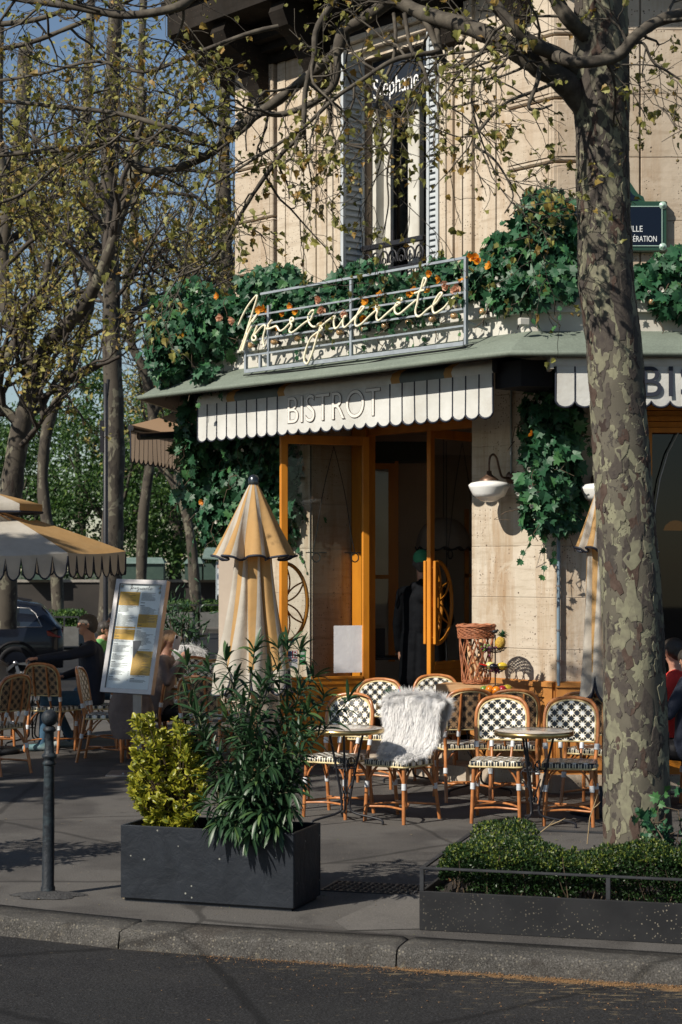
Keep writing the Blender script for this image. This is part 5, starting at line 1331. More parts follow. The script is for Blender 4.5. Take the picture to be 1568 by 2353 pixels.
far_tree('straight pale plane tree behind the seated man between parasol and menu board', [(250, 1450), (256, 1300), (262, 1100), (262, 950), (257, 800), (256, 650), (252, 500), (250, 330), (262, 120), (270, -150)], .26, 42, 32,
    [([(258, 760, 0), (300, 720, .4), (350, 690, .8), (400, 660, 1)], .09), ([(256, 470, 0), (300, 400, 0), (340, 300, 0)], .12), ([(254, 560, 0), (200, 470, 0), (150, 430, 0), (60, 400, 0)], .12)], L=2.6, extra=12)
far_tree('slim grey plane tree leaning left of the tall pole', [(135, 1450), (128, 1300), (108, 1200), (98, 1100), (110, 980), (150, 880), (190, 760), (215, 640), (215, 480), (200, 260), (210, 0)], .19, 52, 33, [([(110, 990, 0), (90, 900, 0), (70, 800, 0), (60, 700, 0), (30, 560, 0)], .13)], L=3.2, extra=12)
far_tree('slim plane tree rising behind the top of the menu board', [(322, 1445), (325, 1320), (330, 1180), (348, 1040), (350, 940), (330, 850), (300, 780), (290, 650), (310, 480), (320, 250), (330, 0)], .18, 56, 34, [([(348, 960, 0), (385, 880, 0), (400, 800, 0), (430, 650, 0), (440, 450, 0)], .14)], L=3.4, extra=12)
far_tree('pollarded plane tree with knobbly fork right of the menu board', [(455, 1440), (448, 1350), (440, 1250), (425, 1170), (405, 1120)], .21, 60, 35, [([(405, 1125, 0), (385, 1090, 0), (360, 1060, 0), (350, 980, 0), (345, 800, 0)], .12), ([(408, 1125, 0), (410, 1080, 0), (425, 1040, 0), (440, 950, 0), (450, 700, 0), (470, 500, 0)], .15), ([(412, 1125, 0), (435, 1090, 0), (440, 1050, 0), (480, 900, 0), (500, 700, 0), (500, 400, 0)], .13)], L=3.4, extra=11)
far_tree('plane tree partly hidden behind the corner of the building', [(560, 1440), (550, 1200), (545, 1000), (530, 800), (520, 600), (515, 350), (520, 100)], .25, 50, 36, [([(545, 900, 0), (500, 780, 0), (450, 680, 0), (400, 560, 0)], .13)], L=3.4, extra=11)
far_tree('plane tree with bare limbs beyond the forked tree', [(-90, 1450), (-80, 1200), (-50, 950), (-30, 800), (-10, 600), (40, 400), (60, 100)], .3, 48, 37, [([(-50, 950, 0), (0, 850, 0), (60, 740, 0), (110, 620, 0), (120, 450, 0)], .16)], L=3.4, extra=12)

# street tree added out of view so its crown shades the left terrace
def side_tree(X, Y, seed, label):
    t = Tree(seed); rt = empty('plane_tree', (0, 0, 0), 0, label, 'tree', 'plane trees added out of view for shade')
    tm_ = MB(); out, rr = t.limb([(X, Y, 0), (X+.1, Y, 2.5), (X-.05, Y+.1, 5), (X+.1, Y, 7.5)], .22, .14, 12, 5, tm_); tm_.build('trunk', M['plane_bark'], rt)
    for k in range(14):
        a = k*2.4; i = min(len(out)-1, int(len(out)*(.62+.36*k/14))); t.grow(np.array(out[i]), (math.cos(a), math.sin(a), .35), .07, t.rng.uniform(1.3, 1.8), 3, up=.03, kids=(3, 5), leaf=.2, leafn=5, minr=.006)
    t.wood.build('branches', M['plane_branch'], rt); t.leaves('leaves', PLANE, .15, M['young_leaf'], rt)
side_tree(-9.1, 12.3, 51, 'unseen plane tree added past the left edge to shade the terrace')

# dense green trees beyond the river wall
M['dense_leaf'] = leafmat('dense_leaf', (.026, .070, .014), (.055, .13, .022), (.13, .22, .035), rough=.6, trans=.3)
def dense_tree(label, x, ytop, Y, rad, seed, n=6500):
    rng = np.random.RandomState(seed); c = P(x, ytop, Y); H = c.z; r = empty('leafy_tree', (c.x, Y, .7), 0, label, 'tree', 'dense green trees beyond the river wall')
    mb = MB(); mb.tube([(0, 0, 0), (.15, 0, H*.3), (-.1, .1, H*.6)], [.3, .22, .12], 7)
    for k in range(5):
        a = k*1.3; mb.tube([(0, 0, H*.25+.3*k), (math.cos(a)*rad*.35, math.sin(a)*rad*.3, H*.5), (math.cos(a)*rad*.6, math.sin(a)*rad*.5, H*.7)], [.12, .08, .03], 5)
    mb.build('trunk', M['far_bark'], r)
    nb = 26; cs = []; 
    for k in range(nb):
        zz = rng.uniform(.12, .93); w_ = math.sin(math.pi*min(1, zz*.75+.2))**.6
        a = rng.rand()*6.28; q = rng.uniform(.25, .85)*w_*rad
        cs.append((q*math.cos(a), q*math.sin(a), zz*H, rng.uniform(.16, .30)*rad))
    k = n//nb; P_ = []; D_ = []
    for cx_, cy_, cz_, cr_ in cs:
        d = rng.normal(size=(k, 3)); d /= np.linalg.norm(d, axis=1)[:, None]; q = rng.uniform(.5, 1.15, k)[:, None]
        P_.append(np.array([cx_, cy_, cz_])+d*q*cr_*np.array([1.2, 1.2, .8])); D_.append(d+rng.normal(size=(k, 3))*.8)
    P_ = np.concatenate(P_); D_ = np.concatenate(D_); mb = MB()
    scatter(mb, TINY, P_, rots(D_, None, rng), rng.uniform(.10, .26, len(P_)), 0, rng.rand(len(P_))**1.4); mb.build('crown', M['dense_leaf'], r)
for k, (x, yt, Y, rad, s_) in enumerate(((20, 1030, 76, 3.6, 1), (110, 960, 84, 4.6, 2), (180, 830, 82, 4.2, 3), (260, 950, 76, 3.8, 4), (330, 880, 86, 4.6, 5), (400, 900, 78, 4.2, 6), (480, 840, 84, 4.6, 7), (560, 900, 78, 4.2, 8), (640, 850, 86, 5, 9), (-70, 960, 84, 4.5, 10))):
    lab = ['low dense dark green tree at the left edge beyond the wall', 'dense green tree behind the slim leaning plane trunk', 'tallest leafy green tree left of the dark pole', 'dense green tree directly behind the pale straight trunk', 'dense green tree behind the menu board', 'dark leafy tree between the two slim right trunks', 'leafy tree under the shaded side awning', 'dense green tree behind the hanging ivy column', 'leafy tree hidden mostly behind the ivy and building corner', 'leafy tree just past the left edge of the picture'][k]
    dense_tree(lab, x, yt, Y, rad, s_)

# ------------------------------------------------------------------ slate planter with two shrubs
pl = empty('slate_planter', (0, 0, 0), 0, 'long dark slate planter box near the kerb holding two shrubs', 'planter')
pa = G(277, 2071); pb = G(675, 2097); du = (pb-pa).normalized(); dv = V(-du.y, du.x, 0); LP = (pb-pa).length; DP = .47; HP = .455
MP = Matrix(((du.x, dv.x, 0, pa.x), (du.y, dv.y, 0, pa.y), (0, 0, 1, 0), (0, 0, 0, 1)))
slate = bpy.data.materials.new('slate'); t = NT(slate); o_ = t.obj()
cl = t.noise(o_, 4.5, 7, .66, dist=.5)
c_ = t.mix(t.ramp(cl, .35, .7), (.008, .0105, .015), (.017, .021, .028))
vo = t.n('ShaderNodeTexVoronoi', None, Vector=o_, Scale=24.); rn = t.n('ShaderNodeSeparateColor', None, Color=vo.outputs['Color']).outputs[0]
c_ = t.mix(t.m('MULTIPLY', t.m('MULTIPLY', t.ramp(vo.outputs['Distance'], .16, .10), t.ramp(rn, .88, .90)), .8), c_, (.30, .30, .26))
t.put(t.b.inputs['Base Color'], c_); t.b.inputs['Roughness'].default_value = .5; t.b.inputs['Specular IOR Level'].default_value = .3
t.bump(t.m('ADD', t.m('MULTIPLY', cl, .5), t.m('MULTIPLY', t.noise(o_, 11., 4, .6, dist=.8), .35)), .55, .02)
def pbox(a, b, M_, mat, name, root, bev=.004):
    mb = MB(); mb.box(a, b, 0, M_, bev); return mb.build(name, mat, root)
mb = MB(); th = .022
mb.box((0, 0, .02), (LP, th, HP), 0, MP, .004); mb.box((0, DP-th, .02), (LP, DP, HP), 0, MP, .004); mb.box((0, th, .02), (th, DP-th, HP-.001), 0, MP, .003); mb.box((LP-th, th, .02), (LP, DP-th, HP-.001), 0, MP, .003)
mb.box((.02, .02, .0), (LP-.02, DP-.02, .05), 0, MP); mb.build('box', slate, pl)
mb = MB(); mb.box((th, th, .1), (LP-th, DP-th, HP-.07), 0, MP); mb.build('soil', mk('soil', (.05, .035, .025), (.03, .02, .015), rough=1, vs=30, bump=1, bs=60, bd=.02), pl)
# yellow edged euonymus
rng = np.random.RandomState(12)
M['euonymus'] = leafmat('euonymus', (.055, .11, .018), (.44, .41, .035), (.56, .50, .06), rough=.38, trans=.3)
eu = empty('euonymus_shrub', MP @ V(.28, .24, HP-.08), 0, 'rounded shrub with yellow green variegated leaves at the left end of the slate planter', 'shrub')
def world_pt(x, y, d): # on the planter at depth d metres behind its front
    # intersect view ray with plane offset d from planter front
    n_ = dv; o0 = pa+dv*d; k_ = V((x-CX)/FOC, 1, -(y-HY)/FOC); s_ = (o0-V(0, 0, EYE)).dot(n_)/k_.dot(n_); return V(0, 0, EYE)+k_*s_
mb = MB(); st = MB(); base = eu.location
PP = []; DD = []; WW = []
for k in range(430):
    # clump tips inside an outline
    while True:
        x = rng.uniform(296, 470); y = rng.uniform(1640, 1900)
        cx_ = 385; w_ = 88 if y > 1720 else 70
        if abs(x-385) > 60 and y > 1860: continue
        if y < 1680 and not (x < 350 or x > 400): continue
        if ((x-cx_)/w_)**2+((y-1785)/135)**2 < 1.0 or (x < 350 and 1640 < y < 1700 and x > 303): break
    d = rng.uniform(.02, .42) if y < 1860 else rng.uniform(.05, .3)
    tip = world_pt(x, y, d); 
    ax = (tip-(base+V(0, 0, -.1))).normalized()
    if k % 2 == 0: st.tube([base+V(rng.normal()*.05, rng.normal()*.04, 0)-base, tip.lerp(base, .4)+V(0, 0, .03)-base, tip-base], [.004, .003, .002], 4)
    for j in range(rng.randint(7, 11)):
        a = j*2.4; el = rng.uniform(.15, 1.25)
        dd = (np.array(tuple(ax))*.6+np.array([0, -.15, .6]))*math.sin(el)+np.array([math.cos(a), math.sin(a)*.9, .05])*math.cos(el)
        PP.append(np.array(tuple(tip-base))-np.array(tuple(ax))*rng.uniform(0, .06)); DD.append(dd); WW.append(rng.uniform(.034, .055))
PP, DD, WW = np.array(PP), np.array(DD), np.array(WW)
hz = (PP[:, 2]-PP[:, 2].min())/np.ptp(PP[:, 2])
OV2 = leaf_shape([(0, 0), (.15, .14), (.25, .38), (.27, .60), (.16, .86), (0, 1), (-.16, .86), (-.27, .60), (-.25, .38), (-.15, .14)], .6, .35)
scatter(mb, OV2, PP, rots(DD, rng.normal(size=PP.shape)*.7+[0, -.3, .8], rng), WW*1.0, 0, rng.rand(len(PP)), True)
rr_ = mb.r[-1].reshape(len(PP), -1); lv = rng.rand(len(PP), 1); edge = np.ones(rr_.shape[1]); edge[-1] = 0; mb.r[-1] = (np.clip(edge*(.35+.65*lv)+(1-edge)*.12*lv, 0, 1)).astype(np.float32).reshape(-1)
mb.build('leaves', M['euonymus'], eu); st.build('stems', M['stem'], eu)
# oleander
M['oleander'] = leafmat('oleander', (.020, .055, .024), (.034, .080, .032), (.10, .17, .05), rough=.42, trans=.15, spec=.45)
ol = empty('oleander_shrub', MP @ V(.72, .24, HP-.08), 0, 'tall dark oleander with long narrow leaves filling the right of the slate planter', 'shrub')
base = ol.location; mb = MB(); st = MB()
def blade(p, d, L, wd, droop, rnd):
    """long narrow bent leaf, two strips"""
    d = d.normalized(); side = d.cross(V(0, 0, 1)); side = side.normalized() if side.length > .1 else V(1, 0, 0)
    side = (side + V(rng.normal()*.3, rng.normal()*.3, rng.normal()*.3)).normalized()
    n_ = 6; rows = [[], [], []]; q = Vector(p); dd = d.copy()
    nrm = side.cross(dd)
    for i in range(n_+1):
        f = i/n_; w_ = wd*(math.sin(math.pi*min(1, f*.86+.10))**.8) if i < n_ else .0003
        rows[0].append(q-side*w_+nrm*w_*.35); rows[1].append(q.copy()); rows[2].append(q+side*w_+nrm*w_*.35)
        dd = (dd+V(0, 0, -droop/n_)).normalized(); q = q+dd*(L/n_)
    mb.grid(rows, 0, True, rnd)
tips = [(585, 1500, .25), (520, 1520, .2), (660, 1495, .15), (640, 1490, .3), (690, 1500, .3), (480, 1545, .3), (430, 1530, .35), (600, 1580, .1), (560, 1620, .05), (705, 1640, .2), (745, 1605, .35), (800, 1610, .4), (690, 1680, .1), (520, 1650, .1), (470, 1700, .08), (500, 1800, .02), (560, 1760, 0), (610, 1720, 0), (640, 1800, .02), (580, 1850, -.04), (545, 1840, -.02), (680, 1790, .1), (660, 1640, .2), (600, 1660, .2), (540, 1570, .3), (455, 1640, .2), (720, 1560, .4), (620, 1560, .2), (690, 1590, .2), (575, 1700, .05), (430, 1600, .35), (500, 1740, .1), (660, 1860, .0), (615, 1880, -.05), (680, 1740, .05), (530, 1700, .2), (650, 1700, .3), (505, 1890, -.10), (540, 1900, -.13), (575, 1915, -.12), (600, 1870, -.14), (560, 1840, -.12), (630, 1900, -.08), (590, 1800, -.13), (620, 1760, -.12), (530, 1780, -.10), (670, 1820, -.08), (480, 1850, -.05), (650, 1740, -.05), (700, 1700, -.05)]
rngp = random.Random(8)
for x, y, d in tips:
    tip = world_pt(x, y, d+.06)-base
    b0_ = V(rngp.uniform(-.25, .28), rngp.uniform(-.12, .12), 0); b0_ = du*b0_.x+dv*b0_.y
    if (x < 470): b0_ = -du*.15
    mid = b0_.lerp(tip, .5)+V(0, 0, .10); pth = [b0_, b0_.lerp(mid, .5)+V(0, 0, .05), mid, mid.lerp(tip, .6), tip]
    ps = Tree(1).limb(pth, .006, .003, 5, 4, st)[0]
    nL = len(ps)
    for i in range(int(nL*(.62 if x > 715 else .28)), nL):
        for j in range(3 if i < nL-1 else 9):
            a = i*1.05+j*2.094+rngp.random()*.4; ax = (ps[i]-ps[i-1]).normalized()
            e1 = ax.cross(V(0, 1, .2)).normalized(); e2 = ax.cross(e1)
            el = rngp.uniform(.5, .95) if i < nL-1 else rngp.uniform(.75, 1.35)
            dd = ax*math.sin(el)+(e1*math.cos(a)+e2*math.sin(a))*math.cos(el)
            L_ = rngp.uniform(.10, .17)
            blade(ps[i], dd, L_, L_*rngp.uniform(.065, .09), rngp.uniform(.5, 1.5), min(1, rngp.random()*.75+(.22 if i == nL-1 else 0)))
mb.build('leaves', M['oleander'], ol); st.build('stems', mk('ole_stem', (.10, .11, .05), (.07, .06, .035), rough=.6), ol)

# planter copy added out of view so its shrub throws shadow over the pavement
for src, lab in ((pl, 'second slate planter, unseen, added past the left edge to shadow the pavement'), (ol, 'unseen oleander added in the second slate planter to shadow the pavement')):
    c = copy_tree(src); c.location = c.location+V(-2.62, .98, 0); c['label'] = lab
pl['group'] = 'slate planters along the kerb'; [o.__setitem__('group', 'slate planters along the kerb') for o in bpy.data.objects if o.get('label', '').startswith('second slate')]
# ------------------------------------------------------------------ hedge box around the tree
hb = empty('hedge_box', (0, 0, 0), 0, 'low dark steel planter with a rail round the foot of the plane tree', 'planter')
ha = G(964, 2138); hd = V(1.37, -.38, 0).normalized(); hv = V(-hd.y, hd.x, 0)
MH = Matrix(((hd.x, hv.x, 0, ha.x), (hd.y, hv.y, 0, ha.y), (0, 0, 1, 0), (0, 0, 0, 1)))
LH, DH, HH = 2.9, 1.62, .215
spk = bpy.data.materials.new('speckled_steel'); t = NT(spk); o_ = t.obj()
c_ = t.mix(t.ramp(t.noise(o_, 4., 5), .4, .6), (.013, .0135, .015), (.019, .0195, .021))
for sc_, th_, cut in ((48., .17, .62), (19., .06, .80), (75., .22, .72)):
    vo = t.n('ShaderNodeTexVoronoi', None, Vector=t.scale(o_, (1.0, 1, 1)), Scale=sc_); rn = t.n('ShaderNodeSeparateColor', None, Color=vo.outputs['Color']).outputs[0]
    c_ = t.mix(t.m('MULTIPLY', t.ramp(vo.outputs['Distance'], th_+.04, th_), t.m('MULTIPLY', t.ramp(rn, cut, cut+.03), t.ramp(t.noise(o_, 3., 4), .40, .60))), c_, (.19, .17, .13))
t.put(t.b.inputs['Base Color'], c_); t.b.inputs['Roughness'].default_value = .6; t.b.inputs['Specular IOR Level'].default_value = .2
mb = MB(); mb.box((0, 0, 0), (LH, .02, HH), 0, MH, .003); mb.box((0, DH-.02, 0), (LH, DH, HH), 0, MH, .003); mb.box((0, .02, 0), (.02, DH-.02, HH-.001), 0, MH, .002); mb.box((LH-.02, .02, 0), (LH, DH-.02, HH-.001), 0, MH, .002)
mb.build('steel_box', spk, hb)
mb = MB(); rt_ = .346; w_ = .028
for y0 in (.0, DH-w_): mb.box((0, y0, rt_-.012), (LH, y0+w_, rt_), 0, MH, .002)
for x0 in (.0, LH-w_): mb.box((x0, w_, rt_-.0125), (x0+w_, DH-w_, rt_-.0005), 0, MH, .002)
for xp in (.0, 1.02, 1.98, LH-w_):
    for y0 in (.001, DH-w_): mb.box((xp+.001, y0, HH), (xp+w_-.003, y0+.022, rt_-.012), 0, MH, .002)
mb.build('rail', M['iron_grey'], hb)
mb = MB(); mb.box((.02, .02, .02), (LH-.02, DH-.02, .17), 0, MH); mb.build('soil', mk('soil2', (.028, .020, .015), (.018, .013, .010), rough=1, vs=25, bump=1, bs=50, bd=.02), hb)
rng = np.random.RandomState(5)
mb = MB(); n = 380; q = np.stack([rng.uniform(.03, LH-.03, n), np.where(rng.rand(n) < .6, rng.uniform(.03, .14, n), rng.uniform(.03, DH-.05, n)), rng.uniform(.172, .19, n)], 1)
q = q @ np.array(MH.to_3x3()).T+np.array(MH.translation); scatter(mb, PLANE, q, rots(rng.normal(size=(n, 3))*[1, 1, .25], rng.normal(size=(n, 3))*.3+[0, 0, 1], rng), rng.uniform(.015, .04, n), 0, rng.rand(n))
mb.build('dry_leaves', leafmat('dry_leaf', (.14, .06, .025), (.26, .14, .06), (.34, .24, .14), rough=.85, trans=.1), hb)['kind'] = 'stuff'
# box hedge
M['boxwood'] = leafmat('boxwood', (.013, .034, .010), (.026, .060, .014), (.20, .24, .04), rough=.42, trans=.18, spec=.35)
bh = empty('box_hedge', MH @ V(1.4, .8, .17), 0, 'clipped small leaved box hedge inside the low steel planter', 'hedge')
base = np.array(tuple(bh.location)); mb = MB(); n = 90000
x = rng.uniform(.09, LH-.08, n); y = rng.uniform(.08, DH-.12, n)
face = rng.rand(n); fr = face < .42
y = np.where(fr, rng.uniform(.07, .20, n), y)
def hz_(x, y):
    h = .445-.03*(y > .3)*(x > .8)+.028*np.sin(x*5.1+1)+.02*np.sin(x*11+y*6)+.02*np.sin(y*7)+.018*np.sin(x*23+y*17)
    h = h-np.clip((.22-y), 0, 1)*.35-np.clip((.30-x), 0, 1)*.45
    h = h+.035*np.exp(-((x-.50)**2/.04+(y-.85)**2/.05))
    return h
top = hz_(x, y)
tx_, ty_ = 1.22, .78
gap = ((x-1.42)**2+(y-.82)**2) < .26**2
z = np.where(fr, rng.uniform(.17, 1, n)*0+.20+(top-.20)*rng.rand(n)**.8, top-np.abs(rng.normal(0, .022, n)))
lat = rng.normal(0, .010, n); 
hole = (np.sin(x*17+z*21)+np.sin(x*7-z*33+2) > 1.05) & fr & (z < .27)
keep = ~hole & ~(gap & (z > .2)) & ((y < .48+.03*np.sin(x*9)) | (x < .56-.4*np.clip(y-.75, 0, 1)) & (y < 1.10))
pos = np.stack([x, y+np.where(fr, lat-.03*(z-.3), 0), z], 1)[keep]; frk = fr[keep]
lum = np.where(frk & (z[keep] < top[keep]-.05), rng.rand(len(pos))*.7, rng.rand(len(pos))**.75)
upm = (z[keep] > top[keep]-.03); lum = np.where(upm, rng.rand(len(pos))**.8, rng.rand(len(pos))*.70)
pos = pos @ np.array(MH.to_3x3()).T+np.array(MH.translation)-base
d_ = rng.normal(size=pos.shape)*.8+np.where(frk[:, None], [-.2, -.9, .5], [0, 0, 1.])
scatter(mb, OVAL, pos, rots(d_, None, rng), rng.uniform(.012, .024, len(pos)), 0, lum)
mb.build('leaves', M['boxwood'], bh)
st = MB()
for k in range(260):
    a = MH @ V(rng.uniform(.12, LH-.1), rng.uniform(.08, .35), .17); b_ = a+V(rng.normal()*.05, rng.normal()*.04, rng.uniform(.15, .26)); c_ = a.lerp(b_, .5)+V(rng.normal()*.015, 0, 0)
    o0 = Vector(base); st.tube([a-o0, c_-o0, b_-o0], [.004, .003, .002], 4)
st.build('stems', M['stem'], bh)
# wild ivy at the foot of the trunk and dead stalks
iv = ivy('ground_ivy', 'small sprig of pale green ivy growing up against the foot of the plane trunk', [(P(1500, 1905, 10.45), (.13, .05, .07), V(1, 0, 0), V(0, -1, 0)), (P(1480, 1870, 10.5), (.05, .04, .05), V(1, 0, 0), V(0, -1, 0)), (P(1545, 1900, 10.6), (.10, .05, .10), V(1, 0, 0), V(0, -1, 0))], 60, 44, V(0, -1, 0), sz=(.03, .065), cat='plant')
dk = empty('dead_stalk', (0, 0, 0), 0, 'thin dry stalk sticking up from the hedge left of the plane trunk', 'plant')
mb = MB(); b_ = P(1350, 1925, 10.9)
for pts in (((1350, 1940), (1356, 1880), (1368, 1845), (1374, 1825)), ((1362, 1860), (1374, 1850), (1380, 1843)), ((1240, 1915), (1262, 1898), (1290, 1886), (1300, 1880)), ((1262, 1898), (1275, 1884))):
    mb.tube([P(x, y, 10.95) for x, y in pts], [.003]*(len(pts)-1)+[.001], 4)
mb.build('stalks', mk('straw', (.30, .22, .12), rough=.9), dk)
# ------------------------------------------------------------------ rattan bistro chair
def make_chair(label):
    r = empty('bistro_chair', (0, 0, 0), 0, label, 'chair', 'rattan bistro chairs on the terrace')
    sw, sd, sz = .20, .20, .475
    def legs(mb, pts, rad=.0145): mb.tube([Vector(p) for p in smooth3(pts)], rad, 8)
    def smooth3(pts, k=4):
        out = []; n = len(pts); p = [Vector(q) for q in pts]
        for i in range(n-1):
            p0, p1, p2, p3 = p[max(0, i-1)], p[i], p[i+1], p[min(n-1, i+2)]
            for j in range(k):
                t = j/k; out.append(.5*((2*p1)+(p2-p0)*t+(2*p0-5*p1+4*p2-p3)*t*t+(3*p1-p0-3*p2+p3)*t**3))
        out.append(p[-1]); return out
    def by(z): return .195+(z-.47)*.17          # backrest rake
    for s in (-1, 1):
        mb = MB(); mb.tube([(s*.188, -.185, 0), (s*.180, -.175, .24), (s*.172, -.165, .455)], .0150, 8)
        mb.tube([(s*.172, -.13, .02+.10), (s*.172, -.135, .28), (s*.165, -.14, .44)], .010, 6)
        mb.tube([Vector(p) for p in smooth3([(s*.178, -.17, .27), (s*.150, -.165, .36), (s*.09, -.16, .43), (s*.03, -.16, .45)])], .0085, 6)
        mb.tube([Vector(p) for p in smooth3([(s*.178, -.16, .27), (s*.17, -.12, .36), (s*.165, -.04, .43)])], .0085, 6)
        leg = mb.build('leg', M['rattan'], r)
        mb = MB(); mb.tube([(s*.180, -.172, .265), (s*.1785, -.169, .315)], .0205, 10); mb.build('binding', M['wrap'], leg)
    for s in (-1, 1):
        mb = MB(); mb.tube([(s*.205, .275, 0), (s*.196, .225, .25), (s*.190, by(.47), .47)], .0150, 8)
        mb.tube([Vector(p) for p in smooth3([(s*.195, .215, .27), (s*.165, .19, .36), (s*.09, .18, .43), (s*.03, .18, .45)])], .0085, 6)
        mb.tube([Vector(p) for p in smooth3([(s*.195, .21, .27), (s*.18, .14, .36), (s*.17, .06, .43)])], .0085, 6)
        leg = mb.build('leg', M['rattan'], r)
        mb = MB(); mb.tube([(s*.197, .228, .245), (s*.195, .221, .29)], .0205, 10); mb.build('binding', M['wrap'], leg)
    # arch of the back
    arch = [(-.190, by(.47), .47), (-.203, by(.60), .60), (-.210, by(.75), .75), (-.198, by(.86), .86), (-.15, by(.93)+.012, .928), (-.07, by(.95)+.026, .950), (0, by(.955)+.03, .955),
            (.07, by(.95)+.026, .950), (.15, by(.93)+.012, .928), (.198, by(.86), .86), (.210, by(.75), .75), (.203, by(.60), .60), (.190, by(.47), .47)]
    mb = MB(); mb.tube(smooth3(arch), .0155, 8)
    for s in (-1, 1): mb.tube([(s*.075, .185, .465), (s*.085, by(.60)+.036, .62), (s*.085, by(.75)+.040, .75), (s*.08, by(.9)+.034, .925)], .0115, 6)
    ab = mb.build('back_frame', M['rattan'], r)
    for s in (-1, 1):
        mb = MB(); mb.tube([(s*.083, by(.565)+.012, .560), (s*.0845, by(.61)+.020, .605)], .0175, 8); mb.build('binding', M['wrap'], ab)
        mb = MB(); mb.tube([(s*.200, by(.565), .555), (s*.203, by(.61), .60)], .021, 8); mb.build('binding', M['wrap'], ab)
    # woven backrest with thickness
    def outline(n=22):
        o_ = []
        for i in range(n+1):
            a = math.pi*i/n; x = -.192*math.cos(a); 
            z = .76+.175*(math.sin(a)**.62)
            o_.append((x, z))
        return o_
    cols = 22; top = outline(cols); front = []; 
    def bow(x): return .028*(1-(x/.2)**2)
    rows = []
    for k in range(7):
        f = k/6; row = []
        for i in range(cols+1):
            x, zt = top[i]; zb = .615-.0*x; xx = x*(.965+.035*f) if k < 6 else x
            z = zb+(max(zt, .64)-zb)*f; row.append(V(xx, by(z)+bow(xx)-.010, z))
        rows.append(row)
    mb = MB(); mb.grid(rows, 0, True); o_ = mb.build('backrest', M['weave_back'], r)
    mb = MB(); mb.grid([[p+V(0, .014, 0) for p in row] for row in rows][::-1], 0, True)
    e = mb.build('backrest_rear', M['weave_rear'], r)
    mb = MB(); ed = [rows[k][0] for k in range(7)]+rows[6][1:-1]+[rows[k][-1] for k in range(6, -1, -1)]+rows[0][1:-1][::-1]
    mb.tube([p+V(0, .007, 0) for p in ed], .0095, 6, closed=True); mb.tube([p+V(0, .020, .006) for p in ed[2:-20]], .006, 5); mb.build('edge_trim', M['edge_cane'], r)
    # seat
    def sq(n, a, b_, z, ex=.24):
        return [V(math.copysign(abs(math.cos(t))**ex, math.cos(t))*a, math.copysign(abs(math.sin(t))**ex, math.sin(t))*b_-.0, z) for t in np.linspace(0, 2*math.pi, n, endpoint=False)]
    n = 40; rings = [sq(n, .208, .195, .440), sq(n, .212, .199, .452), sq(n, .212, .199, .474), sq(n, .204, .192, .485), sq(n, .15, .14, .490), sq(n, .07, .065, .486), sq(n, .001, .001, .484)]
    mb = MB(); mb.grid([rg+[rg[0]] for rg in rings], 0, True)
    mb.build('seat', M['weave_seat'], r)
    mb = MB(); mb.tube(sq(n, .213, .200, .442), .008, 6, closed=True); mb.build('seat_trim', M['edge_cane'], r)
    mb = MB(); z = .115
    c_ = [(-.185, -.175), (.185, -.175), (.205, .24), (-.205, .24)]
    mb.tube(smooth3([(-.19, -.178, z), (-.06, -.150, z+.006), (.0, -.145, z+.008), (.06, -.150, z+.006), (.19, -.178, z)]), .0095, 6)
    mb.tube(smooth3([(-.19, -.17, z+.012), (-.10, .0, z+.015), (.0, .06, z+.018), (.10, .0, z+.015), (.19, -.17, z+.012)]), .0095, 6)
    mb.tube(smooth3([(-.205, .25, z+.004), (-.10, .12, z+.018), (0, .06, z+.022), (.10, .12, z+.018), (.205, .25, z+.004)]), .0095, 6)
    mb.build('stretcher', M['rattan'], r)
    return r
chair0 = None
def place_chair(x, y, deg, label, z=0.0):
    global chair0
    if chair0 is None: chair0 = make_chair(label); c = chair0
    else: c = copy_tree(chair0)
    c.location = (x, y, z); c.rotation_euler = (0, 0, R(deg)); c['label'] = label
    return c
place_chair(-.045, 14.62, -28, 'patterned rattan chair behind the left round table beside the oleander')
chB = place_chair(.45, 14.35, -38, 'rattan chair draped with the large white sheepskin, next to the left round table')
place_chair(1.235, 14.32, -12, 'patterned rattan chair just left of the right round table')
place_chair(1.775, 14.18, -10, 'patterned rattan chair between the right round table and the plane trunk')
place_chair(.30, 16.55, -12, 'patterned rattan chair in the back row in front of the orange door panel')
place_chair(.885, 17.15, -4, 'small looking rattan chair in the doorway behind the set table')
place_chair(1.03, 15.70, 192, 'rattan chair seen from behind, right beside the sheepskin chair')
place_chair(1.475, 15.62, 176, 'rattan chair seen from behind under the fruit stand')
place_chair(2.13, 15.25, 150, 'rattan chair mostly hidden behind the plane trunk with two orange legs showing')
place_chair(-3.10, 19.75, 158, 'rattan chair seen from behind just left of the seated man in navy')
place_chair(-3.33, 17.6, 236, 'nearest rattan chair at the left edge of the picture, seen from the side')
place_chair(-3.80, 19.9, 30, 'rattan chair with a fur throw at the far left edge')
place_chair(-2.40, 18.75, 86, 'rattan chair partly hidden behind the left edge of the menu board')
place_chair(-2.72, 20.0, -84, 'rattan chair the man in navy sits on')
place_chair(-2.05, 18.9, -92, 'rattan chair behind the menu board under the woman with the phone')
place_chair(-1.66, 20.6, 8, 'patterned rattan chair facing the camera right of the woman with the phone')
place_chair(-1.42, 19.85, -4, 'patterned rattan chair close behind the left edge of the closed parasol')
place_chair(-1.26, 17.5, 160, 'rattan chair seen from behind half hidden by the oleander tips')
place_chair(-1.92, 23.2, 20, 'distant rattan chair under a white fur throw')
place_chair(3.05, 15.2, 180, 'rattan chair in shade right of the plane trunk')

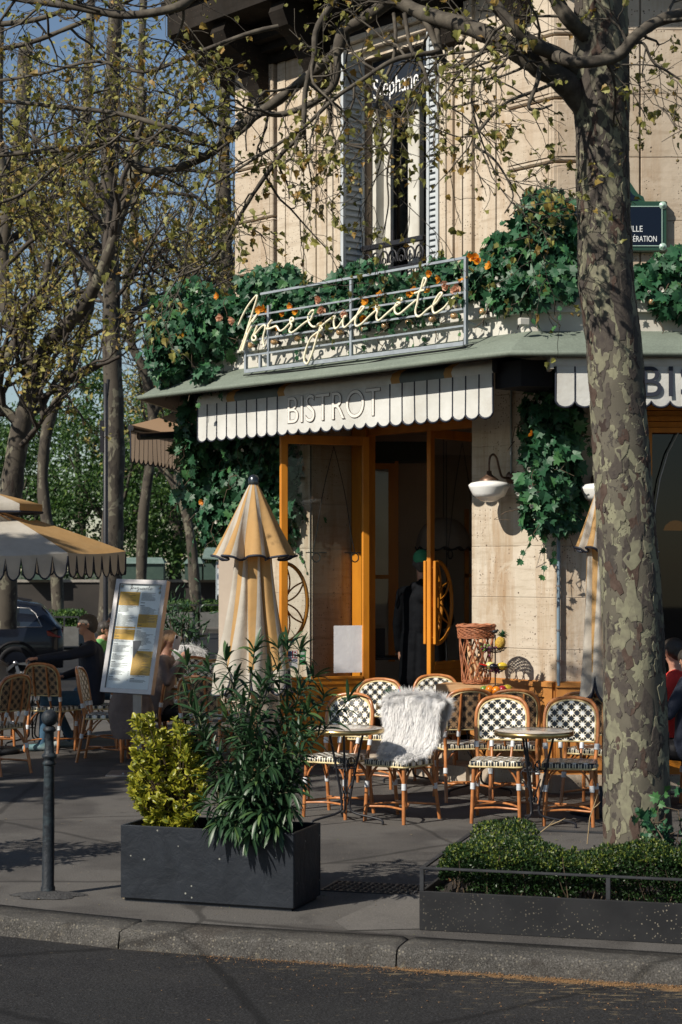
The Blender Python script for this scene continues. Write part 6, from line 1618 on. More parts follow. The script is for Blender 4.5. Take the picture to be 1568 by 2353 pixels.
# ------------------------------------------------------------------ round tables
def make_table(label):
    r = empty('round_table', (0, 0, 0), 0, label, 'table', 'round brass edged bistro tables')
    mb = MB(); mb.lathe([(.0001, .738), (.288, .738), (.293, .735)], 48); mb.lathe([(.29, .705), (.0001, .705)], 48); mb.build('table_top', M['marble'], r)
    mb = MB(); mb.lathe([(.288, .703), (.302, .703), (.304, .72), (.302, .738), (.290, .740), (.287, .738)], 48); mb.build('brass_rim', M['brass'], r)
    for k in range(3):
        a = R(120*k+95); c, s = math.cos(a), math.sin(a)
        mb = MB(); mb.tube([Vector((c*q.x, s*q.x, q.y)) for q in smooth([(.15, .70), (.085, .42), (.045, .22), (.04, .11), (.10, .075), (.22, .055), (.31, .035), (.315, .0)])], .0095, 7); mb.build('leg', M['iron'], r)
    mb = MB()
    for k in range(3):
        a = R(120*k+35); c, s = math.cos(a), math.sin(a)
        for (cr, cz, rr, a0, a1) in ((.055, .47, .032, -2.2, 3.4), (.03, .44, .018, -1, 4.4), (.05, .40, .05, 0.2, 2.6), (.022, .21, .02, 0, 6.28)):
            mb.tube([(c*(cr+rr*math.cos(t)), s*(cr+rr*math.cos(t)), cz+rr*math.sin(t)) for t in np.linspace(a0, a1, 14)], .0055, 5)
        mb.tube([(c*.09, s*.09, .36), (c*.03, s*.03, .27), (0, 0, .2)], .005, 5)
    mb.tube([(math.cos(t)*.085, math.sin(t)*.085, .43) for t in np.linspace(0, 6.2, 20)], .005, 5, closed=True)
    mb.build('scrollwork', M['iron'], r); return r
t1 = make_table('round marble table with brass rim standing before the sheepskin chair'); t1.location = (.035, 14.22, 0)
def put_table(x, y, deg, label):
    c = copy_tree(t1); c.location = (x, y, 0); c.rotation_euler = (0, 0, R(deg)); c['label'] = label; return c
put_table(1.478, 13.98, 15, 'round marble table with brass rim between two patterned chairs left of the plane trunk')
put_table(.62, 16.62, 40, 'round table in the back row set with cups and cutlery')
put_table(1.20, 16.10, 0, 'round table against the pier carrying the breadstick basket and fruit stand')
put_table(-1.60, 19.1, 20, 'round brass rimmed table beside the woman with the phone')
put_table(-3.45, 20.4, 0, 'round table with a dull brass rim left of the man in navy')

# ------------------------------------------------------------------ fur throws
furm = leafmat('fur', (.82, .81, .80), (.88, .87, .86), (.9, .9, .9), rough=.8, trans=.25)
furg = leafmat('fur_grey', (.30, .28, .27), (.40, .38, .36), rough=.85, trans=.2)
def fur(name, rows, label, n, hl, seed, mat=None, cat='throw', group='fur throws on the chairs'):
    mat = mat or furm
    rng = np.random.RandomState(seed); r = empty(name, (0, 0, 0), 0, label, cat, group)
    mb = MB(); mb.grid(rows, 0, True, .5); mb.build('hide', mat, r)
    A = np.array([[tuple(p) for p in row] for row in rows]); m, k = A.shape[:2]
    i = rng.rand(n)*(m-1.001); j = rng.rand(n)*(k-1.001)
    edge = rng.rand(n) < .18; j = np.where(edge, np.where(rng.rand(n) < .5, .01, k-1.02), j)
    i0 = i.astype(int); j0 = j.astype(int); fi = (i-i0)[:, None]; fj = (j-j0)[:, None]
    p = A[i0, j0]*(1-fi)*(1-fj)+A[i0+1, j0]*fi*(1-fj)+A[i0, j0+1]*(1-fi)*fj+A[i0+1, j0+1]*fi*fj
    du_ = A[i0+1, j0]-A[i0, j0]; dv_ = A[i0, j0+1]-A[i0, j0]; nr = np.cross(dv_, du_); nr /= np.linalg.norm(nr, axis=1)[:, None]+1e-9
    nr *= np.where(nr[:, 1:2] > 0, -1, 1)
    dn = du_/(np.linalg.norm(du_, axis=1)[:, None]+1e-9)
    clump = np.sin(p[:, :1]*45+p[:, 2:]*9)*.22
    side = dv_/(np.linalg.norm(dv_, axis=1)[:, None]+1e-9)
    d = nr*rng.uniform(.10, .42, (n, 1))+dn*1.1+side*clump+rng.normal(size=(n, 3))*.22+np.array([0, 0, -.25])+np.where(edge[:, None], side*np.where(j[:, None] > k/2, 1, -1)*.9, 0)
    d /= np.linalg.norm(d, axis=1)[:, None]
    L = rng.uniform(.6, 1.25, n)*hl
    blade_ = (np.array([(-.022, 0, 0), (.022, 0, 0), (.016, .5, .06), (-.016, .5, .06), (0, 1, -.04)]), np.array([(0, 1, 2), (0, 2, 3), (3, 2, 4)]))
    mb = MB(); scatter(mb, blade_, p, rots(d, nr, rng), L, 0, rng.rand(n)); o = mb.build('hair', mat, r); o['kind'] = 'stuff'
    return r
Mc = Matrix.Translation(chB.location) @ Matrix.Rotation(R(-38), 4, 'Z')
rows = []; rg = random.Random(5)
prof_f = [(.30, .60), (.315, .78), (.31, .90), (.29, .975), (.255, .985), (.215, .955), (.20, .87), (.185, .77), (.165, .66), (.12, .575), (.03, .53), (-.08, .515), (-.15, .505)]
for k, (y, z) in enumerate(prof_f):
    row = []; hw = [.19, .22, .245, .26, .265, .26, .25, .24, .225, .205, .185, .15, .08][k]; sh = [.02, .02, .01, 0, 0, 0, 0, .01, .01, .0, .03, .08, .12][k]
    for i in range(13):
        f = i/6-1; row.append(Mc @ V(sh+f*hw, y+.02*math.sin(i*2+k)*.4-.012*abs(f)**3, z-.035*abs(f)**3*(1 if 1 < k < 7 else .2)+rg.uniform(-.004, .004)))
    rows.append(row)
fur('sheepskin_throw', rows, 'large white long haired sheepskin hung over a chair back and seat', 30000, .08, 3)
def small_fur(x, y, deg, label, hl, seed, mat=None):
    Mx = Matrix.Translation((x, y, 0)) @ Matrix.Rotation(R(deg), 4, 'Z'); rows = []
    for k, (yy, z) in enumerate([(.32, .66), (.325, .84), (.30, .965), (.26, .98), (.215, .94), (.20, .80), (.17, .64)]):
        rows.append([Mx @ V((i/4-1)*.235, yy, z-.05*abs(i/4-1)**3) for i in range(9)])
    fur('fur_throw', rows, label, 2600, hl, seed, mat)
small_fur(-1.92, 23.2, 20, 'white fur throw on the distant chair right of the woman with the phone', .09, 4)
small_fur(-1.15, 21.6, 10, 'white shaggy fur throw just left of the closed striped parasol', .09, 6)
place_chair(-1.15, 21.6, 10, 'rattan chair under the shaggy white fur beside the closed parasol')
small_fur(-3.80, 19.9, 30, 'brownish grey fur throw on the chair at the far left edge', .07, 7, furg)

# ------------------------------------------------------------------ things on the back tables
bs = empty('breadstick_basket', (1.19, 16.08, .965), 0, 'tall open wicker basket with baguettes standing on a wooden crate', 'basket')
cr = empty('wooden_crate', (1.13, 16.08, .74), R(-20), 'light wooden crate under the wicker basket', 'crate')
mb = MB(); 
for z in (0.005, .08, .155): mb.box((-.26, -.16, z), (.26, -.148, z+.065)); mb.box((-.26, .148, z), (.26, .16, z+.065)); mb.box((-.26, -.148, z), (-.248, .148, z+.065)); mb.box((.248, -.148, z), (.26, .148, z+.065))
mb.build('slats', M['wood'], cr); mb = MB(); mb.box((-.247, -.147, .205), (.247, .147, .219)); mb.box((-.247, -.147, .005), (.247, .147, .02)); mb.build('boards', M['wood'], cr)
wick = mk('wicker', (.42, .16, .07), (.26, .09, .04), rough=.6, vs=40)
mb = MB(); N = 10; H = .50
def rad(z): return .125+.036*(z/H)**1.2
for s in (-1, 1):
    for k in range(N):
        a0 = k/N*2*math.pi
        mb.tube([(rad(z)*math.cos(a0+s*z*2.5), rad(z)*math.sin(a0+s*z*2.5), z) for z in np.linspace(.02, .42, 9)], .0044, 4)
        mb.tube([(rad(z)*math.cos(a0+.05+s*z*2.5), rad(z)*math.sin(a0+.05+s*z*2.5), z) for z in np.linspace(.02, .42, 9)], .0036, 4)
mb.build('lattice', wick, bs)
mb = MB(); rgb = random.Random(3)
for k in range(11):
    z = .40+k*.0095; mb.tube([((rad(z)+.004+.005*math.sin(a*14+k*2.1))*math.cos(a), (rad(z)+.004+.005*math.sin(a*14+k*2.1))*math.sin(a), z+rgb.uniform(-.002, .002)) for a in np.linspace(0, 6.283, 60)], .0050, 4)
for k in range(4):
    z = .503+.004*k; q = .166+.006*math.cos(k*1.5); mb.tube([((q+.004*math.sin(a*9+k))*math.cos(a), (q+.004*math.sin(a*9+k))*math.sin(a), z+.004*math.sin(a*9)) for a in np.linspace(0, 6.283, 50)], .0072, 5)
mb.build('woven_rim', wick, bs); mb = MB()
for k in range(4):
    z = .006+k*.009; mb.tube([((.120+.004*math.sin(a*12+k*3))*math.cos(a), (.120+.004*math.sin(a*12+k*3))*math.sin(a), z) for a in np.linspace(0, 6.283, 50)], .005, 4)
mb.lathe([(.0001, .004), (.115, .004)], 20); mb.build('woven_base', wick, bs)
bread = mk('bread', (.45, .26, .12), (.60, .42, .25), rough=.75, vs=14, bump=.5, bs=40)
def baguette(x, y, lx, ly, L, lab):
    r = empty('baguette', (1.19+x, 16.08+y, .98), 0, lab, 'bread', 'baguettes standing in the wicker basket'); mb = MB()
    n_ = 10; mb.tube([(lx*i/n_, ly*i/n_, L*i/n_) for i in range(n_+1)], [.030*(math.sin(math.pi*min(.97, max(.06, i/n_)))**.35) for i in range(n_+1)], 10); mb.build('loaf', bread, r)
    mb = MB()
    for i in range(1, 5): q = i/5; mb.tube([(lx*q-.018, ly*q-.024, L*q-.02), (lx*q+.010, ly*q-.029, L*q+.03)], .006, 5)
    mb.build('crust_ridge', M['rattan'], r)
baguette(-.04, -.02, -.02, .0, .36, 'left baguette in the wicker basket'); baguette(.02, .0, .03, .02, .38, 'tall middle baguette in the wicker basket'); baguette(.05, -.04, -.10, .02, .30, 'slanting short baguette in the wicker basket')
# fruit stand
fs_ = empty('fruit_stand', (1.345, 15.93, .74), 0, 'three tier black wire fruit stand with a little bird finial', 'fruit stand')
mb = MB(); mb.tube([(0, 0, 0), (0, 0, .66)], .006, 8); mb.ball((-.004, 0, .685), .018, 8, sc=(1.5, .8, .9)); mb.ball((.018, 0, .697), .010, 8); mb.tube([(-.02, 0, .687), (-.05, 0, .695)], [.006, .002], 5); mb.tube([(.026, 0, .697), (.036, 0, .694)], [.003, .001], 4); mb.build('centre_post', M['iron'], fs_)
def wire_bowl(z, rr, dep, name='wire_bowl'):
    mb = MB(); mb.tube([(rr*math.cos(a), rr*math.sin(a), z+dep) for a in np.linspace(0, 6.283, 32)], .0045, 5)
    for q, f in ((.8, .45), (.5, .14)): mb.tube([(rr*q*math.cos(a), rr*q*math.sin(a), z+dep*f) for a in np.linspace(0, 6.283, 28)], .002, 4)
    for k in range(22):
        a = k/22*6.283; mb.tube([(rr*q*math.cos(a), rr*q*math.sin(a), z+dep*q*q) for q in (.1, .4, .7, .9, 1)], .0018, 4)
    mb.build(name, M['iron'], fs_)
wire_bowl(.12, .14, .06); wire_bowl(.33, .13, .055); wire_bowl(.50, .10, .045)
mb = MB(); mb.tube([(.05*math.cos(a), .05*math.sin(a), .02) for a in np.linspace(0, 6.28, 16)], .004, 5)
for k in range(3): a = k*2.1; mb.tube([(0, 0, .12), (.06*math.cos(a), .06*math.sin(a), .06), (.10*math.cos(a), .10*math.sin(a), .0)], .004, 5)
mb.build('foot', M['iron'], fs_)
FRC = {'orange': (.75, .22, .01), 'red_apple': (.42, .02, .03), 'lemon': (.72, .52, .04), 'aubergine': (.012, .008, .018), 'grape': (.16, .02, .07), 'lime': (.12, .24, .03), 'melon': (.62, .58, .20)}
FRM = {k: mk('fruit_'+k, v, tuple(x*.8 for x in v), rough=.28, vs=20, coat=.3) for k, v in FRC.items()}
def fruit(kind, x, y, z, r_, lab, sc=(1, 1, 1), name=None):
    o = empty(name or kind, (1.345+x, 15.93+y, .74+z), 0, lab, 'fruit', 'fruit on the wire stand'); mb = MB(); mb.ball((0, 0, 0), r_, 14, sc=sc); mb.build('flesh', FRM[kind], o); mb = MB(); mb.tube([(0, 0, r_*sc[2]*.9), (.004, 0, r_*sc[2]+.01)], .002, 4); mb.build('stalk', M['stem'], o)
fruit('orange', -.055, -.10, .185, .040, 'shiny orange in the bottom wire bowl, left one'); fruit('orange', .0, -.115, .175, .042, 'largest orange at the front centre of the bottom wire bowl'); fruit('red_apple', .055, -.10, .185, .038, 'deep red apple between the orange and the lemon'); fruit('lemon', .10, -.05, .195, .034, 'yellow lemon at the right of the bottom bowl', (1.3, 1, 1))
fruit('lime', -.10, -.06, .185, .032, 'striped green melon at the left of the bottom bowl', (1.2, 1, 1), 'green_melon'); fruit('lemon', .055, -.05, .385, .036, 'bright yellow lemon in the middle wire bowl', (1.4, 1, 1)); fruit('melon', -.045, -.03, .39, .034, 'pale yellow melon in the middle wire bowl', (1.3, 1, 1)); fruit('aubergine', -.02, -.08, .385, .028, 'black aubergine in the middle wire bowl', (1.4, 1, 1))
def grapes(x, y, z, n, kind, lab, seed):
    o = empty('grape_bunch', (1.345+x, 15.93+y, .74+z), 0, lab, 'fruit', 'fruit on the wire stand'); mb = MB(); g_ = random.Random(seed)
    for i in range(n): mb.ball((g_.gauss(0, .022), g_.gauss(0, .015), g_.gauss(0, .018)), .011, 7)
    mb.build('grapes', FRM[kind], o); mb = MB(); mb.tube([(0, 0, 0), (.01, 0, .035)], .002, 4); mb.build('stalk', M['stem'], o)
grapes(.0, -.07, .355, 18, 'grape', 'dark red grapes spilling in the middle wire bowl', 1); grapes(-.045, -.04, .545, 16, 'grape', 'purple grapes beside the pineapple on the top tier', 2); grapes(-.085, -.01, .385+.17, 12, 'lime', 'green grapes at the left of the top tier', 3)
o = empty('chilli', (1.345-.13, 15.93-.05, .74+.40), 0, 'bright red chilli pepper poking out left of the middle bowl', 'fruit', 'fruit on the wire stand')
mb = MB(); mb.tube([(.05, 0, -.01), (.02, 0, 0), (-.02, 0, .008)], [.009, .008, .001], 7); mb.build('flesh', mk('chilli_red', (.6, .02, .01), rough=.25), o); mb = MB(); mb.tube([(.05, 0, -.01), (.07, 0, -.014)], .004, 5); mb.build('stalk', M['stem'], o)
pn = empty('pineapple', (1.345+.028, 15.90, .74+.535), 0, 'small pineapple with spiky green crown on the top tier', 'fruit', 'fruit on the wire stand'); pn.rotation_euler = (0, R(14), 0)
mb = MB(); rgp = [(.0001, -.01)]+[(.046*math.sin(math.pi*(.12+.76*i/12))**.6*(1+.04*(i % 2)), .105*i/12) for i in range(13)]+[(.0001, .108)]; mb.lathe(rgp, 18); mb.build('body', mk('pineapple', (.42, .22, .02), (.60, .40, .05), rough=.5, vs=70, bump=1, bs=110, bd=.01), pn)
mb = MB(); nn = 46; th = np.arange(nn)*2.4; el = np.linspace(.15, 1.45, nn); dd = np.stack([np.cos(th)*np.cos(el), np.sin(th)*np.cos(el), np.sin(el)], 1)
scatter(mb, leaf_shape([(0, 0), (.14, .3), (.09, .7), (0, 1), (-.09, .7), (-.14, .3)], .6, .12), np.tile([0, 0, .108], (nn, 1)), rots(dd, np.tile([0, 0, 1.], (nn, 1))), np.random.RandomState(1).uniform(.045, .075, nn)); mb.build('crown', M['ivy'], pn)
# back table setting
def item(name, x, y, z, lab, cat, parts_, group=None):
    o = empty(name, (x, y, z), 0, lab, cat, group)
    for nm, mb, m in parts_: mb.build(nm, m, o)
    return o
def L_(prof, n=18, c=(0, 0, 0)): return MB().lathe(prof, n, c)
cup_m = mk('cup_white', (.55, .55, .55), rough=.3)
tz = .742
item('mug', .72, 16.50, tz, 'pale mug on the right side of the back table', 'mug', [('body', L_([(.0001, 0), (.036, 0), (.040, .02), (.040, .09), (.037, .09), (.036, .01), (.0001, .008)]), cup_m), ('handle', MB().tube([(.038, 0, .07), (.062, 0, .065), (.062, 0, .03), (.038, 0, .022)], .005, 6), cup_m)])
item('sugar_pot', .60, 16.45, tz, 'small steel pot with a knob on the back table', 'pot', [('body', L_([(.0001, 0), (.04, 0), (.043, .03), (.035, .06), (.0001, .062)]), M['steel']), ('lid', L_([(.036, .061), (.02, .075), (.006, .08), (.009, .092), (.0001, .096)]), M['steel'])])
mbp = MB(); rg = random.Random(1)
for i in range(16): a = i*2.4; mbp.tube([(0, 0, .07), (.03*math.cos(a), .03*math.sin(a), .12), (.05*math.cos(a), .05*math.sin(a), .13+rg.random()*.05)], [.007, .005, .0008], 4)
item('potted_succulent', .44, 16.50, tz, 'little spiky green plant in a dark pot on the back table', 'pot plant', [('pot', L_([(.0001, 0), (.03, 0), (.038, .07), (.032, .07), (.0001, .066)]), mk('pot_dark', (.06, .035, .03), rough=.5)), ('leaves', mbp, M['ivy'])])
mbs = MB(); cols_ = []
for i in range(14): a = i*2.4; q = .022*math.sqrt(i/14); mbs.box((q*math.cos(a)-.006, q*math.sin(a)-.001, .03), (q*math.cos(a)+.006, q*math.sin(a)+.001, .13+.02*(i % 3)), i % 4)
o = item('sachet_holder', .525, 16.42, tz, 'glass of coloured sugar sachets and straws on the back table', 'holder', [('glass_jar', L_([(.0001, 0), (.036, 0), (.042, .08), (.039, .08), (.034, .004), (.0001, .004)]), M['glass'])])
mbs.build('sachets', [mk('sa', (.7, .7, .68)), mk('sb', (.12, .45, .2)), mk('sc', (.65, .2, .25)), mk('sd', (.15, .4, .6))], o)
item('saucer', -1.48, 19.0, tz, 'white plate on the brass rimmed table beside the woman', 'plate', [('rim', L_([(.05, .004), (.085, .014), (.088, .016)]), cup_m), ('well', L_([(.0001, .004), (.05, .004)]), cup_m)])

# ------------------------------------------------------------------ parasols
M['finial'] = mk('finial', (.07, .08, .09), rough=.25, metal=.8)
def closed_parasol(label, X, Y, ztop, zs, zb, r_s=.255, r_b=.245, tilt=0.0):
    r = empty('closed_parasol', (X, Y, 0), 0, label, 'parasol', 'closed striped parasols')
    N = 192
    def ring(z, rad_, amp, tw=0.0, seed=0, sharp=.7):
        out = []
        for i in range(N):
            a = i/N*2*math.pi
            f = math.sin(a*8+.5+tw); f = math.copysign(abs(f)**sharp, f)
            g = .5*math.sin(a*16+1.1+seed)+.5*math.sin(a*5+seed*2)
            q = rad_*(1+amp*(f*.62+g*.38)); out.append(V(q*math.cos(a+.10*math.sin(a*8+z*3)), q*math.sin(a+.10*math.sin(a*8+z*3)), z))
        return out
    def stripes(rows):  # alternate panels
        mats = []
        for k in range(len(rows)-1):
            for i in range(N): mats.append(int((i/N*8+.30) % 1.0 < .5)) 
        return mats
    for (z0, z1, ra, rb, amp0, amp1, nm, sd) in ((ztop-.045, zs, .035, r_s, .05, .30, 'vent_skirt', 0), (zs+.18, zb+.16, .135, r_b, .10, .26, 'canopy', 2)):
        rows = []
        for k in range(15):
            f = k/14; z = z0+(z1-z0)*f
            rr = ra+(rb-ra)*(f**.92 if nm == 'vent_skirt' else (f**1.6))
            rg_ = ring(z, rr, amp0+(amp1-amp0)*f, 0, sd, .8)
            if k == 14: rg_ = [p+V(0, 0, .018*math.sin(i/N*16*math.pi+1)) for i, p in enumerate(rg_)]
            rows.append(rg_+[rg_[0]])
        mb = MB(); mb.grid(rows, stripes(rows), True); mb.build(nm, [M['cloth_cream'], M['cloth_tan']], r)
        if nm == 'vent_skirt':
            mb = MB(); mb.tube([p+V(0, 0, 0) for p in rows[-1][:-1]], .010, 5, closed=True); mb.build('piping', M['piping'], r)
        else: last = rows[-1][:-1]
    # scalloped valance of the canopy
    mb = MB(); rows = [[], [], []]; hem = []
    for i in range(N+1):
        p = last[i % N]; a = math.atan2(p.y, p.x); u = (i/N*12) % 1; dz = .20*(math.sin(math.pi*u)**.35 if 0 < u < 1 else .0)
        o_ = V(math.cos(a), math.sin(a), 0)
        dz = max(dz, .02)
        for k, f in enumerate((0, .5, 1)): rows[k].append(p-V(0, 0, dz*f)+o_*(.012*f)*math.sin(math.pi*u)*1.5)
        hem.append(rows[2][-1])
    mb.grid(rows, 0, True); mb.build('valance', M['cloth_cream'], r); mb = MB(); mb.tube(hem[:-1], .010, 4, closed=True); mb.build('piping', M['piping'], r)
    mb = MB(); mb.lathe([(.0001, ztop+.035), (.022, ztop+.030), (.042, ztop+.005), (.044, ztop-.03), (.042, ztop-.045)], 18); mb.build('finial', M['finial'], r)
    mb = MB(); mb.tube([(0, 0, .04), (0, 0, ztop-.02)], .024, 12); mb.build('pole', M['wood'], r)
    mb = MB(); mb.lathe([(.0001, .0), (.28, .0), (.28, .05), (.26, .065), (.05, .075), (.05, .22), (.03, .22)], 24); mb.build('base', M['iron_grey'], r)
    return r
closed_parasol('closed parasol with cream and orange stripes standing behind the oleander', -.703, 14.7, 2+(1300-1100)/286., 2+(1300-1282)/286., 2-(1585-1300)/286., .285, .27)
r2 = closed_parasol('closed striped parasol half hidden behind the left side of the plane trunk', 2.13, 14.75, 2.75, 2.13, .97, .21, .16)
# open parasol
XO, YO = -3.73, 19.5; so = FOC/YO
op = empty('open_parasol', (XO, YO, 0), 0, 'large open parasol with cream and orange panels at the left edge', 'parasol')
mb = MB(); pipm = MB(); vm = MB(); Rr = 1.44; ang = [R(-90-2.5+45*k) for k in range(8)]
def oz(a, q): # canopy height with slight tilt
    return 2.13+.04*math.sin(a)*q+ (2.62-2.13)*(1-q**1.15) + .03*math.cos(a+.6)*q
cen = V(0, 0, 2.75)
for k in range(8):
    a0, a1 = ang[k], ang[(k+1) % 8]; rows = []
    for i in range(9):
        q = .34+.66*i/8; row = []
        for j in range(9):
            f = j/8; p0 = V(math.cos(a0), math.sin(a0), 0)*Rr*q; p1 = V(math.cos(a1), math.sin(a1), 0)*Rr*q; p = p0.lerp(p1, f); z = oz(a0, q)*(1-f)+oz(a1, q)*f; p.z = z-.02*math.sin(math.pi*f)*q
            row.append(p)
        rows.append(row)
    mb.grid(rows, k % 2, True)
    # vent cap
    rows2 = []
    for i in range(4):
        q = .02+.36*i/3; rows2.append([(V(math.cos(a0), math.sin(a0), 0).lerp(V(math.cos(a1), math.sin(a1), 0), j/4))*Rr*q+V(0, 0, 2.78-.13*(i/3)**1.1) for j in range(5)])
    rows2.append([p-V(0, 0, .085) for p in rows2[-1]])
    mb.grid(rows2, k % 2, True); pipm.tube(rows2[-1], .014, 5)
    # scallops
    ed = rows[-1]; ns = 7; vr = [[], [], []]; hem = []
    for i in range(ns*8+1):
        f = i/(ns*8); u = (f*ns) % 1; p = ed[0].lerp(ed[-1], f); p.z = (ed[0].z*(1-f)+ed[-1].z*f)-.02*math.sin(math.pi*f)
        dz = .03+.215*(math.sin(math.pi*u)**.32 if 0 < u < 1 else 0)
        o_ = V(p.x, p.y, 0).normalized()
        for kk, g in enumerate((0, .5, 1)): vr[kk].append(p-V(0, 0, dz*g)+o_*.012*math.sin(math.pi*u)*g)
        hem.append(vr[2][-1])
    vm.grid(vr, 0, True); pipm.tube(hem, .009, 4)
mb.build('canopy', [M['cloth_cream'], M['cloth_tan']], op); vm.build('valance', M['cloth_cream'], op); pipm.build('piping', M['piping'], op)
mb = MB(); mb.tube([(0, 0, .04), (0, 0, 2.76)], .026, 12); mb.build('pole', M['wood'], op)
for k in range(8): mb = MB(); mb.tube([(0, 0, 2.6), (math.cos(ang[k])*Rr*.98, math.sin(ang[k])*Rr*.98, oz(ang[k], .98)-.02)], .010, 5); mb.build('rib', M['wood'], op)
mb = MB(); mb.lathe([(.0001, .0), (.3, .0), (.3, .05), (.05, .07), (.05, .2)], 24); mb.build('base', M['iron_grey'], op)
# second open parasol, added out of view for its shade on the terrace
c2 = copy_tree(op); c2.location = (-6.9, 17.6, 0); c2['label'] = 'unseen open striped parasol added past the left edge to shade the terrace'; op['group'] = c2['group'] = 'open striped parasols'
c2.rotation_euler = (0, 0, .3)

# ------------------------------------------------------------------ menu board
mn = empty('menu_board', (0, 0, 0), 0, 'tilted steel menu display on a post, headed Marguerite, left of the closed parasol', 'menu board')
Yb = 17.4; bl_ = P(232, 1590, Yb+.18); br_ = P(349, 1597, Yb-.04)
wv = (br_-bl_); Wd = wv.length; wv.normalize()
tl_ = P(270, 1331, Yb+.36); hv_ = (tl_-bl_); hv_ = (hv_-wv*hv_.dot(wv)*.0); Hd = hv_.length; hv_.normalize()
nv = wv.cross(hv_).normalized()
MM = Matrix(((wv.x, hv_.x, nv.x, bl_.x), (wv.y, hv_.y, nv.y, bl_.y), (wv.z, hv_.z, nv.z, bl_.z), (0, 0, 0, 1)))
fw_ = .043
mb = MB()
def bx(x0, y0, x1, y1, z0, z1, mat=0): mb.box((x0, y0, z0), (x1, y1, z1), mat, MM)
def trap(pts, z0, z1): mb.prism(pts, MM @ Matrix.Translation((0, 0, z0)), z1-z0)
trap([(0, 0), (Wd, 0), (Wd-fw_, fw_), (fw_, fw_)], -.05, .02); trap([(Wd, 0), (Wd, Hd), (Wd-fw_, Hd-fw_), (Wd-fw_, fw_)], -.05, .0199); trap([(Wd, Hd), (0, Hd), (fw_, Hd-fw_), (Wd-fw_, Hd-fw_)], -.05, .02); trap([(0, Hd), (0, 0), (fw_, fw_), (fw_, Hd-fw_)], -.05, .0199)
bx(fw_, fw_, Wd-fw_, Hd-fw_, -.049, -.03); mb.build('steel_frame', M['steel'], mn)
mb = MB(); X0, Y0, X1, Y1 = fw_, fw_, Wd-fw_, Hd-fw_; pw, ph = X1-X0, Y1-Y0
bx(X0, Y0, X1, Y1, -.029, -.004); 
pp = mb.build('menu_sheet', mk('menu_paper', (.74, .77, .77), rough=.5), mn)
my = mk('menu_yellow', (.60, .34, .04), rough=.5); mt = mk('menu_ink', (.04, .045, .05), rough=.6)
mb = MB()
def yb(u0, v0, u1, v1): bx(X0+pw*u0, Y1-ph*v1, X0+pw*u1, Y1-ph*v0, -.004, -.0028)
for a_ in ((.02, .075, .49, .205), (.52, .285, .97, .41), (.02, .41, .49, .425), (.02, .435, .49, .535), (.52, .635, .97, .865)): yb(*a_)
mb.build('yellow_panel', my, pp)
mb = MB(); rgm = random.Random(6)
for c0 in (.04, .53):
    v = .09 if c0 < .5 else .08
    while v < .93:
        if rgm.random() < .09: v += .014; bx(X0+pw*c0, Y1-ph*(v+.006), X0+pw*(c0+.10), Y1-ph*v, -.0027, -.0022); v += .014; continue
        L = rgm.uniform(.2, .40); bx(X0+pw*c0, Y1-ph*(v+.0030), X0+pw*(c0+L), Y1-ph*v, -.0027, -.0022)
        if rgm.random() < .3: bx(X0+pw*(c0+.42), Y1-ph*(v+.003), X0+pw*(c0+.445), Y1-ph*v, -.0027, -.0022)
        v += .0088
mb.build('menu_lines', mt, pp)
mb = MB(); xs_ = [p.x for l in NEON2D for p in l]; x_min, x_max = min(xs_), max(xs_)
for l in NEON2D:
    pts = []
    for p in l:
        f = (p.x-x_min)/(x_max-x_min); yl = p.y-(760-(p.x-545)*.17)
        pts.append(MM @ V(X0+pw*(.24+.52*f), Y1-ph*.035-yl*.00048, -.0025))
    mb.tube(pts, .0015, 4)
mb.build('script_heading', mt, pp)
mb = MB()
def daisy(u, v, r_, sd):
    c = (X0+pw*u, Y1-ph*v); 
    for k in range(14):
        a = k/14*6.283; mb.tube([MM @ V(c[0]+r_*.25*math.cos(a), c[1]+r_*.25*math.sin(a), -.002), MM @ V(c[0]+r_*math.cos(a), c[1]+r_*math.sin(a), -.002)], .0016, 4, 0)
    mb.lathe([(r_*.25, 0), (.0001, .002)], 10, mat=1, M=MM @ Matrix.Translation((c[0], c[1], -.003)))
daisy(.93, .03, .028, 1); daisy(.94, .07, .02, 2); daisy(.05, .025, .022, 3)
mb.build('daisy_drawing', [mk('daisy_w', (.40, .44, .46)), my], pp)
mb = MB(); bx(X0, Y0, X1, Y1, .004, .007); mb.build('glass_cover', glassmat('menu_glass', (.97, .98, .98), .15, .0), mn)
mb = MB(); pc = (bl_+br_)/2; foot = V(P(312, 1700, Yb).x, Yb+.15, 0)
mb.box((foot.x-.04, foot.y-.03, .012), (foot.x+.04, foot.y+.03, pc.z+.5), 0); mb.build('post', M['steel'], mn)
mb = MB(); mb.box((foot.x-.28, foot.y-.22, 0), (foot.x+.20, foot.y+.22, .012)); 
for q in ((-.12, -.12), (.1, -.12)): mb.lathe([(.012, 0), (.012, .012), (.0001, .014)], 8, c=(foot.x+q[0], foot.y+q[1], .012))
mb.build('base_plate', M['steel'], mn)

